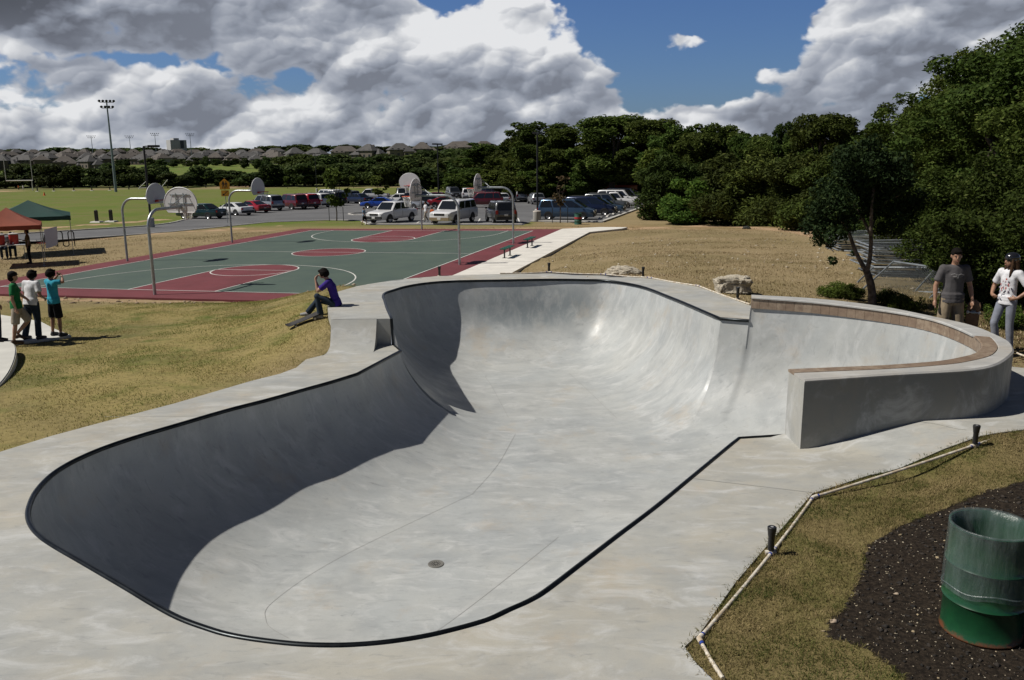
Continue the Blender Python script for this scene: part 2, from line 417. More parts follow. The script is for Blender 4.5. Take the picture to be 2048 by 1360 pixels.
sA = sub(rimA, 8)
cut = [0, 3, 10, 16, 22, 26, 31, 33, len(rimA) - 1]
fA = [F0, np.array([-.86, 9.15, 0]), np.array([-1.5, 8.75, 0]), np.array([-2.15, 8.72, 0]), np.array([-2.72, 9.05, 0]), np.array([-2.98, 9.35, 0]), np.array([-2.98, 9.80, 0]), np.array([-2.33, 10.92, 0]), fl(945, 988)]
for p in fA[1:-1]: p[2] = FLA + FLB * p[1]
ra, fa = by_keys([sA[cut[i] * 8:cut[i + 1] * 8 + 1] for i in range(8)], fA)
loft(ra, fa, t0=0.)
fB = [fa[-1], fl(996, 929), fl(1031, 868)]
rb = resample(np.array(rimB), 24); loft(rb, resample(catmull(fB, 10), 24), t0=np.linspace(0, 11, 24))
hC = 4
stepC = np.array(rimC[:hC]); restC = sub(rimC[hC - 1:], 8)
ix = lambda k: (k - hC + 1) * 8
keysC = [resample(restC[:ix(5) + 1], 15), restC[ix(5):ix(8) + 1], restC[ix(8):ix(11) + 1], restC[ix(11):ix(14) + 1], restC[ix(14):ix(17) + 1], restC[ix(17):ix(18) + 1], restC[ix(18):]]
fC = [fl(1033, 866), fl(985, 775), fl(972, 752), fl(1000, 742), fl(1095, 740.5), fl(1133, 746), fl(1150, 757), fl(1252, 854)]
rc, fc = by_keys(keysC, fC)
st = resample(stepC, 14); st[:, :] = st
rs = np.vstack([stepC[:-1], rc]); fs_ = np.vstack([[fB[-1], fB[-1] * .8 + fc[0] * .2, fB[-1] * .4 + fc[0] * .6], fc])
loft(rs, fs_, vert=np.clip(rs[:, 2] - ZN, 0, 1), le=np.interp(np.arange(len(rs)), [0, len(rs) - 22, len(rs) - 1], [.26, .26, .16]))
FLX = lambda x, y: FLA + FLB * y + .05 * max(0, x - 2.2)            # floor rises a little into the side pocket
def fpts(l): return np.array([[x, y, FLX(x, y)] for x, y in l])
kink = np.array(rimC[-1])
fan = resample(np.vstack([fc[-1:], fpts([(2.42, 15.05), (2.75, 14.75)])]), 10)
loft(np.repeat(kink[None], 10, 0) + np.linspace(0, 1e-3, 10)[:, None], fan, vert=ZF - ZN, le=.16)
fD = resample(np.vstack([fan[-1:], fpts([(3.15, 14.5)])]), 8)
loft(resample(np.array(rimD), 8), fD, vert=ZF - ZN, le=.16)
ext_rim = EXI.copy(); ext_rim[:, 2] -= .22
fE = np.vstack([fD[-1:], fpts([(3.6, 14.25), (4.3, 13.85), (4.85, 13.35), (5.0, 12.95), (4.8, 12.72), (4.3, 12.6), (3.6, 12.5), (2.9, 12.4), (2.35, 12.25)])])
eR = np.vstack([[[4.50, 15.98, ext_rim[0, 2]]], ext_rim, [[WX, WY, ext_rim[-1, 2]]]])
eF = resample(catmull(fE, 12), len(eR)); eo = (eR - eF)[:, :2]; eo /= np.linalg.norm(eo, axis=1)[:, None]; eR[:, :2] += eo * (.16 * (eR[0, 2] - ZF) * np.clip(1 - np.arange(len(eR)) / 30, 0, 1))[:, None]
loft(eR, resample(catmull(fE, 12), len(eR)), 26, vert=eR[:, 2] - ZN, le=np.interp(np.arange(len(eR)), [0, 14, 40, len(eR) - 12], [.16, .16, .1, 0.]))
rF = resample(np.array([[WX, WY, ZN], rimA[0]]), 8); loft(rF, resample(np.array([fE[-1], F0]), 8), t0=np.linspace(11, 0, 8))

bowl = thing('skate_bowl', 'grey concrete skate bowl with black steel coping and pale deck all round', 'skate bowl', (0, 0, 0))
bo = basin.build('basin', CON_BOWL, bowl, smooth=62)
FL2 = [tuple(p[:2]) for i, p in enumerate(FLOOR) if i == 0 or np.linalg.norm(p[:2] - FLOOR[i - 1][:2]) > .004]
def cdt(polys, pts, keep):
    V = []; E = []
    for P in polys:
        o = len(V); V += [Vector((p[0], p[1])) for p in P]; E += [(o + i, o + (i + 1) % len(P)) for i in range(len(P))]
    V += [Vector((p[0], p[1])) for p in pts]
    ov, oe, of, *_ = delaunay_2d_cdt(V, E, [], 0, 1e-5)
    X = np.array([(p.x, p.y) for p in ov]); F = np.array([f for f in of if len(f) == 3]); c = X[F].mean(1)
    F = F[keep(c[:, 0], c[:, 1])]
    return X, F
gx, gy = np.meshgrid(np.arange(-3.5, 5.5, .4), np.arange(8, 21.5, .4)); gx = gx.ravel(); gy = gy.ravel(); ok = inpoly(gx, gy, FL2) & (segdist(gx, gy, FL2) > .1)
X, F = cdt([FL2], np.c_[gx, gy][ok], lambda x, y: inpoly(x, y, FL2))
fme = np_mesh('bowl_floor', np.c_[X, FLA + FLB * X[:, 1] + .05 * np.maximum(0, X[:, 0] - 2.2)], F, CON_BOWL); smooth_mesh(fme, 180); flo = link('bowl_floor', fme, bowl)
# cast joints where floor meets transition and where panels meet
jm = M('joint_grey', (.27, .27, .26), .8)  # plain grey for the thin joint strips
def joint(P, w=.010, lift=.004):
    P = np.array(P); b = MB(); t = np.gradient(P, axis=0); nn = np.stack([-t[:, 1], t[:, 0], 0 * t[:, 0]], 1); nn /= np.linalg.norm(nn, axis=1)[:, None] + 1e-9
    A = P + nn * w / 2 + [0, 0, lift]; B = P - nn * w / 2 + [0, 0, lift]; m = len(P)
    b.add(list(A) + list(B), [(i, i + 1, m + i + 1, m + i) for i in range(m - 1)]); return b
for P in (fa[-14:], resample(catmull(fB, 10), 24), fa[-60:-12], fa[4:26], fc[4:30], fc[-26:-2]):
    joint(P, .005, .004).build('floor_joint', jm, flo)

# coping pipe
cp = MB()
rim_all = np.vstack([[[WX, WY, ZN]], sA, rimB[1:], np.array(rimC[1:4]), restC[1:], rimD[1:]])
tg = np.gradient(rim_all[:, :2], axis=0); on = np.stack([-tg[:, 1], tg[:, 0]], 1); on /= np.linalg.norm(on, axis=1)[:, None] + 1e-9
rim_c = rim_all + np.c_[on * (-.02), np.full(len(on), -.012)]
cp.tube(list(rim_c), .031, 8)
cp.build('coping', STEEL_DK, bowl, smooth=60)

# raised wall: body, brown tile band, coping stones
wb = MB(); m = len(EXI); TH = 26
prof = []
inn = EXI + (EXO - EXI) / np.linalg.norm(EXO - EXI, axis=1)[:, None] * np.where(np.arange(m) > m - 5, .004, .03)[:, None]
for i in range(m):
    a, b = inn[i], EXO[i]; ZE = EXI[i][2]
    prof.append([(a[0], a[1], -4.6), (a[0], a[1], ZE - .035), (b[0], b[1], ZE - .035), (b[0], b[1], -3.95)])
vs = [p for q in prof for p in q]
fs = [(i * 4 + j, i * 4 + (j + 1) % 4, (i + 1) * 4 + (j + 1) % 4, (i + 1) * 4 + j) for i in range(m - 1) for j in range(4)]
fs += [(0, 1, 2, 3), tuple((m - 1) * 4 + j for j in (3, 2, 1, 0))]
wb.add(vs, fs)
wall = wb.build('raised_wall', CON_WALL_SHADED, bowl, smooth=30)
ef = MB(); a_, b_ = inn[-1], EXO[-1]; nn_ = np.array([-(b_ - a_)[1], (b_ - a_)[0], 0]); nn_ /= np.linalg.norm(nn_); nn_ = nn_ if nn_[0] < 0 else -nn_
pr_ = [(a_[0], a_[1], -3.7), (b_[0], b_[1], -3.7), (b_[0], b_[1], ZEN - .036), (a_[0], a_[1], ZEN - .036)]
CON_END_LIT = concrete('wall_end_lit_concrete', (.37, .37, .345), (.40, .38, .33), (.33, .34, .325), .6)  # lighter copy of the wall concrete: sunlight put into the end face colour
ef.prism([tuple(np.array(p) + nn_ * .001) for p in pr_], tuple(nn_ * .004)); ef.build('wall_end_lit', CON_END_LIT, wall)
# wall cap of smooth concrete with an eased edge
CON_CAP = concrete('cap_concrete', (.40, .395, .375), (.42, .385, .33), (.38, .38, .37), .6)
cb = MB(); vs = []
dirs = (EXO - EXI); wid = np.linalg.norm(dirs, axis=1); dirs = dirs / wid[:, None]
for i in range(m):
    near = EXI[i][1] < 12.6 and i > 40; ZE = EXI[i][2]
    a0 = .17 if near else -.035
    for (o, z) in ((a0, ZE - .034), (a0, ZE - .012), (a0 + .014, ZE), (wid[i] - .02, ZE), (wid[i] + .003, ZE - .02), (wid[i] + .003, ZE - .034)):
        p = EXI[i] + dirs[i] * o; vs.append((p[0], p[1], z))
cb.add(vs, [(i * 6 + j, i * 6 + (j + 1) % 6, (i + 1) * 6 + (j + 1) % 6, (i + 1) * 6 + j) for i in range(m - 1) for j in range(6)] + [tuple(range(6)), tuple((m - 1) * 6 + j for j in range(5, -1, -1))])
cb.build('wall_cap', CON_CAP, wall, smooth=40)
def tile_mat():
    mm = bpy.data.materials.new('brown_tile'); mm.use_nodes = True; q = N(mm.node_tree); b = q.nodes['Principled BSDF']
    rnd = q.n('ShaderNodeNewGeometry').outputs['Random Per Island']
    c = q.mix(q.ramp(rnd, .0, 1), (.205, .145, .10), (.30, .235, .17))
    c = q.mix(q.ramp(q.noise(q.n('ShaderNodeTexCoord').outputs['Object'], 9, 5, .7), .3, .7), c, (.165, .115, .08))
    q.put(b.inputs['Base Color'], c); b.inputs['Roughness'].default_value = .5; return mm
TILE = tile_mat()
tb = MB(); d = np.r_[0, np.cumsum(np.linalg.norm(np.diff(EXI[:, :2], axis=0), axis=1))]
L = d[-1]; nt = int(L / .155)
pt = lambda s: np.array([np.interp(s, d, EXI[:, 0]), np.interp(s, d, EXI[:, 1])])
nrm = lambda s: np.array([np.interp(s, d, dirs[:, 0]), np.interp(s, d, dirs[:, 1])])
for i in range(nt):
    s0, s1 = L * i / nt + .002, L * (i + 1) / nt - .002
    a, b = pt(s0), pt(s1); na, nb_ = nrm(s0), nrm(s1); ZE = np.interp(s0, d, EXI[:, 2]); z0, z1 = ZE - .222, ZE - .036
    o = .012
    q = [(*(a - na * o), z0), (*(b - nb_ * o), z0), (*(b - nb_ * o), z1), (*(a - na * o), z1), (*(a + na * .028), z0), (*(b + nb_ * .028), z0), (*(b + nb_ * .028), z1), (*(a + na * .028), z1)]
    tb.add(q, [(0, 1, 2, 3), (5, 4, 7, 6), (3, 2, 6, 7), (1, 0, 4, 5), (0, 3, 7, 4), (1, 5, 6, 2)])
tb.build('tile_band', TILE, wall)
# brown coping stones along the low near run of the wall
sb = MB(); k0 = int(np.argmax((EXI[:, 1] < 12.6) & (np.arange(m) > 40))); s0 = d[k0]; ns = int((L - s0) / .36)
for i in range(ns):
    sa, sb_ = s0 + (L - s0) * i / ns + .003, s0 + (L - s0) * (i + 1) / ns - .003
    vs = []
    for s in np.linspace(sa, sb_, 4):
        a, na = pt(s), nrm(s); ZE = np.interp(s, d, EXI[:, 2])
        for (o, z) in ((-.03, ZE - .034), (-.036, ZE - .015), (-.02, ZE + .001), (.166, ZE + .001), (.166, ZE - .034)): vs.append((*(a + na * o), z))
    sb.add(vs, [(r * 5 + j, r * 5 + (j + 1) % 5, (r + 1) * 5 + (j + 1) % 5, (r + 1) * 5 + j) for r in range(3) for j in range(5)] + [(0, 1, 2, 3, 4), (19, 18, 17, 16, 15)])
sb.build('coping_stones', TILE, wall)

# floor drain
dr = MB(); dp = fl(872, 1128); dr.lathe([(0, .006), (.075, .006), (.085, .009), (.105, .009), (.11, .003), (.11, -.02)], dp, 28)
dro = dr.build('drain_cover', M('drain_iron', (.17, .165, .15), .6, .3), bowl, smooth=40)
ds = MB()
for a in range(12):
    for rr in (.03, .055):
        c = Vector(dp) + Vector((rr * math.cos(a * math.pi / 6), rr * math.sin(a * math.pi / 6), .008)); ds.lathe([(0, 0), (.007, 0), (.007, -.004)], c, 6)
ds.build('drain_holes', M('hole_black', (.01, .01, .01), .9), dro)

# ------------------------------------------------------------------ deck
def zdeck(x, y):
    x = np.asarray(x, float); y = np.asarray(y, float)
    t = np.clip((16.47 - y) / .62, 0, 1); left = ZF - .55 * (1 - (1 - t) ** 2)
    s = (x - 3.7) * .77 + (y - 10.41) * .65
    right = ZN + .28 * np.clip(s / 1.26, 0, 1)
    rr = np.where(y > 14.6, ZF, right)
    return np.where(x < 1.5, left, rr)
def W2(px, py, z): p = at(px, py, z); return (p.x, p.y)
deck_out = [(1.45, 5.3), (1.75, 4.2), (2.0, 1.2), (-10.5, 1.2), (-11.5, 5.5), (-9.4, 8.1), W2(-60, 928, ZN), W2(0, 903, ZN), W2(100, 872, ZN), W2(200, 845, ZN), W2(350, 806, ZN), W2(500, 762, ZN), W2(560, 747, ZN), W2(592, 735, ZN), W2(612, 716, ZN + .02), (-3.55, 15.75), (-3.50, 16.1), (-3.53, 16.47), (-3.7, 17.1), (-3.91, 17.95), (-4.10, 19.0), (-4.08, 19.94)] + \
    [W2(*p, ZF) for p in [(714, 572), (736, 568), (780, 561), (825, 556), (880, 551.5), (1000, 547.5), (1098, 545.5), (1207, 550), (1298, 556), (1397, 573), (1502, 611)]] + \
    [(5.35, 16.75), (6.1, 16.1), (6.9, 15.35), (7.5, 14.3), (7.62, 13.5), (8.3, 13.1), (11.5, 12.6), (11.8, 11.3), W2(2150, 838, -3.38), W2(2048, 863, -3.4), W2(1890, 886, -3.42), W2(1740, 941, -3.6), W2(1625, 986, ZN), W2(1560, 1060, ZN), W2(1470, 1165, ZN), W2(1400, 1265, ZN), W2(1369, 1292, ZN), W2(1392, 1325, ZN)]
def zedge(p):                                   # deck height at an outer corner
    return float(zdeck(p[0], p[1]))
NX = -2.64                                      # notch in the bank beside the coping
inner = [tuple(p[:2]) for p in resample(np.vstack([[[WX, WY, ZN]], rimA[:1]]), 4)[:-1]] + [tuple(p[:2]) for p in sA] + [tuple(rimB[1][:2])]
inner[-1] = (-2.227, 15.83)
inner += [(NX, y_) for y_ in np.linspace(15.83, 16.47, 9)] + [tuple(rimC[3][:2])] + [tuple(p[:2]) for p in restC[1:]] + [tuple(rimD[1][:2])]
inner += [tuple(p[:2]) for p in EXO]
gx, gy = np.meshgrid(np.arange(-11.5, 12, .42), np.arange(1.2, 24, .42)); gx = gx.ravel() + .05; gy = gy.ravel()
n = len(deck_out); dens_out = []
for i in range(n):
    a, b = np.array(deck_out[i]), np.array(deck_out[(i + 1) % n]); dens_out += [a + (b - a) * t for t in np.linspace(0, 1, 6)[:-1]]
g2x, g2y = np.meshgrid(np.arange(-4.2, -2.0, .17), np.arange(15.3, 16.6, .09)); gx = np.r_[gx, g2x.ravel()]; gy = np.r_[gy, g2y.ravel()]
ok = inpoly(gx, gy, deck_out) & ~inpoly(gx, gy, inner) & (segdist(gx, gy, deck_out) > .06) & (segdist(gx, gy, inner) > .06)
X, F = cdt([dens_out, inner], np.c_[gx, gy][ok], lambda x, y: inpoly(x, y, deck_out) & ~inpoly(x, y, inner))
Z = zdeck(X[:, 0], X[:, 1]); Z = Z - .004
dkv = np.c_[X, Z]
dk = MB(); dk.add(dkv, [tuple(f) for f in F])
# outer skirt of the slab
for i in range(len(dens_out)):
    a, b = dens_out[i], dens_out[(i + 1) % len(dens_out)]; za, zb = zedge(a) - .004, zedge(b) - .004
    dk.quad((*a, za), (*b, zb), (*b, zb - .35), (*a, za - .35))
# the notch: level floor, back wall and cheek
nf = [(NX, 15.83, ZN - .004), (-2.227, 15.83, ZN - .004), (-2.16, 16.05, ZN - .004), (-2.35, 16.445, -3.624), (-2.372, 16.47, -3.62), (NX, 16.47, -3.62)]
dk.add(nf, [(0, 1, 2, 3, 4, 5)])
dk.quad((NX, 16.47, -3.62), (-2.372, 16.47, -3.62), (-2.372, 16.47, ZF - .004), (NX, 16.47, ZF - .004))
ys = np.linspace(15.83, 16.47, 9); zz = zdeck(ys * 0 - 3, ys) - .004; fz = np.interp(ys, [15.83, 16.47], [ZN - .004, -3.62])
for i in range(8): dk.quad((NX, ys[i], fz[i]), (NX, ys[i + 1], fz[i + 1]), (NX, ys[i + 1], zz[i + 1]), (NX, ys[i], zz[i]))
dko = dk.build('deck', CON_DECK, bowl, smooth=24)
# sawn joints in the deck
for a, b in (((3.28, 8.85), (2.05, 9.3)), ((4.94, 10.72), (5.62, 10.18)), ((-4.5, 11.9), (-5.9, 11.9)), ((-3.5, 16.47), (NX, 16.47))):
    P = np.array([(a[0] + (b[0] - a[0]) * t, a[1] + (b[1] - a[1]) * t, 0) for t in np.linspace(0, 1, 12)]); P[:, 2] = zdeck(P[:, 0], P[:, 1])
    joint(P, .007, .002).build('deck_joint', jm, dko)
# ------------------------------------------------------------------ terrain
SLAB = [W2(-120, 640, -4.2), W2(0, 632, -4.2), W2(80, 645, -4.2), W2(108, 660, -4.2), W2(143, 674, -4.2), W2(95, 681, -4.2), W2(38, 688, -4.2), W2(0, 700, -4.2), W2(-120, 720, -4.2)]
COURT = [CT(u, v) for u, v in ((-9.25, -14.45), (9.25, -14.45), (9.25, 14.3), (-9.25, 14.3))]
ctl = []
def cp_(px, py, z): p = at(px, py, z); ctl.append((p.x, p.y, p.z))
for i, p in enumerate(deck_out):
    x, y = p
    z = zedge(p) - .06
    if -4.3 < x < -3.4 and 16.2 < y < 20.5: z = -3.33
    if x < -3.3 and 15.2 < y < 16.3: z = -3.66
    ctl.append((x, y, z))
for px, py, z in [(604, 628, -3.34), (585, 642, -3.48), (545, 655, -3.72), (500, 700, -3.85), (400, 660, -4.1), (300, 720, -3.95), (200, 760, -3.85), (60, 820, -3.8), (300, 640, -4.45), (200, 620, -4.5), (480, 605, -4.55), (600, 592, -4.4), (560, 610, -4.05), (400, 606, -4.6), (120, 640, -4.3),
                  (115, 672, -4.22), (60, 688, -4.22), (0, 700, -4.22), (-100, 700, -4.22), (-100, 640, -4.25), (30, 790, -3.95), (20, 745, -4.1), (-150, 800, -3.95),
                  (60, 530, -4.95), (0, 520, -5.0), (150, 500, -5.03), (-200, 520, -5.0), (250, 490, -5.0), (110, 515, -5.03),
                  (700, 585, -3.75), (720, 575, -3.9), (780, 563, -4.0),
                  (1200, 500, -4.4), (1250, 530, -3.72), (1350, 500, -4.05), (1350, 550, -3.35), (1500, 500, -4.0), (1500, 560, -3.42), (1620, 520, -3.85), (1150, 530, -4.05), (1600, 590, -3.35), (1740, 608, -3.4),
                  (1090, 520, -4.5), (1300, 470, -4.55), (1500, 468, -4.5), (1640, 478, -4.35), (1800, 520, -3.95), (1860, 600, -3.55), (1900, 640, -3.45), (2040, 640, -3.4), (2040, 680, -3.4), (2000, 560, -3.6)]: cp_(px, py, z)
for x, y, z in [(20, 20, -3.4), (28, 40, -4.1), (18, 11, -3.35), (16, 3, -3.5), (5, 1, -3.62), (6, 6, -3.62), (4, 7.5, -3.64), (8, 9, -3.5), (3, 5, -3.66), (2.2, 6.3, -3.66), (3.65, 6.1, -3.68), (-14, 2, -3.8), (-14, 8, -3.95), (-16, -6, -3.9), (12, -8, -3.6), (0, -8, -3.7), (-25, 18, -4.5), (-30, 35, -5.0), (-30, 55, -5.3), (30, 60, -4.9), (14, 58, -4.85), (22, 52, -4.6), (35, 20, -3.6), (-30, 0, -4.2), (30, 0, -3.6)]: ctl.append((x, y, z))
for u in (-9.5, -4, 0, 4, 9.5):
    for v in (-14.7, -7, 0, 7, 14.6):
        p = CT(u, v, -.07); ctl.append((p.x, p.y, p.z))
for v in (-12, -6, 0, 6, 12):
    p = CT(12.2, v, -.08); ctl.append((p.x, p.y, p.z)); p = CT(-11.5, v, -.06); ctl.append((p.x, p.y, p.z))
ctl = np.array(ctl); _K = ctl[:, :2]
def _phi(r2): return .5 * r2 * np.log(r2 + 1e-9)
_A = _phi(((_K[:, None] - _K[None]) ** 2).sum(-1)) + np.eye(len(_K)) * .03
_Pm = np.c_[np.ones(len(_K)), _K]
_S = np.block([[_A, _Pm], [_Pm.T, np.zeros((3, 3))]]); _w = np.linalg.solve(_S, np.r_[ctl[:, 2], 0, 0, 0])
def sstep(a, b, x): t = np.clip((np.asarray(x, float) - a) / (b - a), 0, 1); return t * t * (3 - 2 * t)
def zground(x, y):
    x = np.atleast_1d(np.asarray(x, float)); y = np.atleast_1d(np.asarray(y, float))
    xc = np.clip(x, -34, 34); yc = np.clip(y, -10, 60)
    zn = np.empty(len(x))
    for i in range(0, len(x), 4000):
        q = np.c_[xc[i:i + 4000], yc[i:i + 4000]]
        zn[i:i + 4000] = _phi(((q[:, None] - _K[None]) ** 2).sum(-1)) @ _w[:-3] + _w[-3] + q @ _w[-2:]
    u, v = uv_of(x, y); inside = (np.abs(u) < 9.3) & (np.abs(v) < 14.5)
    zn = np.where(inside, CTZ + CTS * u - .08, zn)
    zn = np.where((u > 9) & (u < 11.6) & (v > -16) & (v < 15.8), np.minimum(zn, CTZ + CTS * u - .06), zn)
    dd = segdist(x, y, deck_out); zn = np.where(dd < .9, np.minimum(zn, zdeck(x, y) - .03 + .25 * np.maximum(0, dd - .3)), zn)
    kr = (dd < .7) & (x > 1.2) & (y < 12.5); zn = np.where(kr, zdeck(x, y) - .022 + (zn - zdeck(x, y) + .022) * sstep(.25, .7, dd), zn)
    zf = np.interp(y, [0, 58, 250, 300, 420, 520, 700, 950, 3000], [LOT_A, LOT_A - 1.16, LOT_A - 5.0, LOT_A - 5.2, -7.4, -4.6, -1.5, 3.0, 5.0])
    lift = 5.5 * sstep(300, 520, y) * sstep(-150, 20, x) * (1 - sstep(900, 1500, y))
    lift = lift + 3.2 * sstep(72, 110, y) * sstep(16, 45, x) * (1 - sstep(180, 300, y))
    zf = zf + lift
    t = np.maximum(sstep(57.5, 64, y), sstep(34, 60, np.abs(x)))
    return zn * (1 - t) + zf * t
def zg(x, y): return float(zground(x, y)[0])
def onground(px, py, dz=0.):
    d = ray(px, py); t = np.concatenate([np.arange(3, 120, .15), np.arange(120, 1500, 1.)]); P = d[None] * t[:, None]
    below = P[:, 2] - zground(P[:, 0], P[:, 1]) - dz; i = int(np.argmax(below < 0)) or len(t) - 1
    a, b = below[i - 1], below[i]; f = a / (a - b + 1e-12); p = P[i - 1] + (P[i] - P[i - 1]) * f
    return Vector(p)

# colour and masks per vertex of the ground
SOIL = [onground(*p)[:2] for p in [(2080, 955), (1960, 985), (1880, 1020), (1800, 1050), (1750, 1080), (1726, 1108), (1730, 1130), (1705, 1180), (1678, 1225), (1640, 1262), (1660, 1282), (1720, 1290), (1765, 1320), (1800, 1345), (1815, 1380)]] + [(3.9, 4.2), (6.5, 4.0), (8.5, 6.5)]
asph_px = [(-60, 482), (68, 483), (250, 471), (340, 464), (463, 452), (538, 444.5), (653, 440.5), (720, 441), (737, 449.5), (1045, 450), (1062, 443), (1204, 445), (1284, 415.5), (1290, 398), (1120, 388), (1000, 386), (860, 386), (770, 390), (690, 397), (560, 408), (430, 424), (345, 446.5), (298, 452.5), (29, 469), (-60, 474)]
ASPH = [tuple(lot(*p)[:2]) for p in asph_px]
r_ = [1.5]
while r_[-1] < 2600: r_.append(r_[-1] * (1.032 if r_[-1] < 90 else 1.05))
an = np.r_[np.arange(-48, 48.01, .6), np.arange(54, 312, 7.)]
RR, AA = np.meshgrid(r_, np.radians(an)); gx = (RR * np.sin(AA)).ravel(); gy = (RR * np.cos(AA)).ravel()
slabP = [tuple(p[:2]) for p in deck_out]
cen = np.mean(slabP, 0)
dsh = [tuple(np.array(p) + (cen - np.array(p)) / np.linalg.norm(cen - np.array(p)) * .12) for p in slabP]
ok = ~inpoly(gx, gy, dsh) & (segdist(gx, gy, dsh) > .08)
dshd = []
for i in range(len(dsh)):
    a, b = np.array(dsh[i]), np.array(dsh[(i + 1) % len(dsh)]); kk = max(2, int(np.linalg.norm(b - a) / .3)); dshd += [tuple(a + (b - a) * t) for t in np.arange(kk) / kk]
X, F = cdt([dshd], np.c_[gx, gy][ok], lambda x, y: ~inpoly(x, y, dsh))
Z = zground(X[:, 0], X[:, 1])
# keep the soil just under the slab edge
gme = np_mesh('ground', np.c_[X, Z], F)
x, y = X[:, 0], X[:, 1]; u, v = uv_of(x, y)
def lay(base, m, c): return base * (1 - m[:, None]) + np.array(c)[None] * m[:, None]
col = np.tile(np.array([[.285, .220, .122]]), (len(x), 1))                     # dry straw
mound = (1 - sstep(-4.6, -2.5, x - (y - 17) * .35)) * (1 - sstep(24.5, 27.5, y + x * .15))
col = lay(col, mound, (.275, .222, .088))
nearr = sstep(1, 1.5, x) * (1 - sstep(9.5, 12, y - (x - 5) * .2))
col = lay(col, nearr, (.165, .130, .055))
fld = sstep(64, 72, y) * (1 - sstep(255, 262, y)); fld = np.where(x > 2, 0, fld); col = lay(col, fld, (.105, .150, .024))
far = sstep(262, 270, y); col = lay(col, far, (.06, .09, .02))
golf = sstep(300, 330, y) * (1 - sstep(560, 600, y)); col = lay(col, golf, (.085, .155, .022))
woodf = sstep(8.0, 12, x - (y - 24) * .55) * (1 - sstep(30, 70, y)) * sstep(13.5, 15, y); col = lay(col, woodf, (.13, .10, .045))
strip = sstep(15.5, 16.5, v) * (1 - sstep(62, 70, y)); col = lay(col, strip * .6, (.30, .19, .09))
trail = np.exp(-((v - 16.6 - .012 * np.maximum(u - 9, 0) ** 2 * .3) / .9) ** 2) * (u > -20)      # bare path past the end of the court
lefttr = np.exp(-((segdist(x, y, [tuple(lot(*p)[:2]) for p in [(-60, 466), (60, 458), (150, 452), (250, 445), (340, 438)]], False)) / 1.1) ** 2)
leftp = np.exp(-((segdist(x, y, [tuple(onground(*p)[:2]) for p in [(-60, 492), (130, 483), (260, 473), (420, 460), (560, 452)]], False)) / .9) ** 2)
rt = np.exp(-((segdist(x, y, [tuple(onground(*p)[:2]) for p in [(1170, 458), (1290, 457), (1400, 451), (1500, 455), (1600, 464), (1660, 476)]], False)) / 1.0) ** 2)
ft = np.exp(-((segdist(x, y, [tuple(atp(px, py, LOT_A, LOT_B)[:2]) for px, py in [(-100, 384.5), (200, 381), (500, 376), (800, 373), (1020, 372)]], False)) / 5.0) ** 2)
bare = np.maximum.reduce([trail * .9, lefttr, leftp * .8, rt, ft])
rim_d = segdist(x, y, [tuple(CT(u_, -14.9)[:2]) for u_ in (-9.5, 9)], False); bermm = np.exp(-(rim_d / .8) ** 2) * .9
bare = np.maximum(bare, bermm * .8)
green = mound * .9 * np.exp(-(((x + 8) / 5) ** 2 + ((y - 21) / 4) ** 2)) + .0
soil_sd = np.where(inpoly(x, y, SOIL), 1, -1) * segdist(x, y, SOIL)
for nm, arr in (('bare', bare), ('soil', soil_sd), ('lush', np.clip(mound * .55 + nearr * .5 + green + fld * .0, 0, 1)), ('mow', np.clip(fld + golf, 0, 1))):
    a = gme.attributes.new(nm, 'FLOAT', 'POINT'); a.data.foreach_set('value', np.asarray(arr, np.float32))
a = gme.attributes.new('gcol', 'FLOAT_COLOR', 'POINT'); a.data.foreach_set('color', np.c_[col, np.ones(len(col))].astype(np.float32).ravel())
gm = bpy.data.materials.new('ground'); gm.use_nodes = True; q = N(gm.node_tree); b = q.nodes['Principled BSDF']
att = lambda nm, i=2: (lambda n_: n_.outputs[i])(q.n('ShaderNodeAttribute', attribute_name=nm))
co = q.n('ShaderNodeTexCoord').outputs['Object']
c = att('gcol', 0)
n_mid = q.noise(co, .55, 6, .65, dist=.8); n_fine = q.noise(co, 9, 6, .72); n_v = q.noise(co, 38, 4, .7)
c = q.mix(q.m('MULTIPLY', q.ramp(n_mid, .46, .66), att('lush')), c, (.098, .125, .026))          # green patches coming through
c = q.mix(q.m('MULTIPLY', q.ramp(q.noise(co, .21, 5, .6, dist=.5), .42, .60), .55), c, (.185, .150, .072))
c = q.mix(q.m('MULTIPLY', q.ramp(q.noise(q.vm('MULTIPLY', co, (.02, .035, .02)), 3, 3, .6), .4, .62), q.m('MULTIPLY', att('mow'), .5)), c, (.14, .165, .035))
c = q.mix(q.ramp(n_fine, .28, .58, .55, 0.), c, (.07, .055, .022))
c = q.mix(q.ramp(n_v, .55, .8, 0., .38), c, (.46, .35, .19))
bn = q.m('ADD', att('bare'), q.m('MULTIPLY', q.m('SUBTRACT', q.noise(co, 1.3, 6, .7), .5), .9))
c = q.mix(q.ramp(bn, .42, .72), c, q.mix(q.ramp(q.noise(co, 3, 5, .7), .3, .7), (.33, .215, .125), (.42, .30, .19)))
sn = q.m('ADD', att('soil'), q.m('MULTIPLY', q.m('SUBTRACT', q.noise(co, 5.5, 5, .65), .5), .22))
sm = q.ramp(sn, -.012, .012)
soilc = q.mix(q.ramp(q.noise(co, 26, 5, .75), .35, .7), (.010, .0075, .0055), (.040, .030, .021))
c = q.mix(sm, c, soilc)
q.put(b.inputs['Base Color'], c); b.inputs['Roughness'].default_value = .95; b.inputs['Specular IOR Level'].default_value = .12
bp = q.n('ShaderNodeBump'); bp.inputs['Strength'].default_value = .55; bp.inputs['Distance'].default_value = .06
q.put(bp.inputs['Height'], q.m('ADD', n_fine, q.m('MULTIPLY', n_v, .5))); q.put(b.inputs['Normal'], bp.outputs[0])
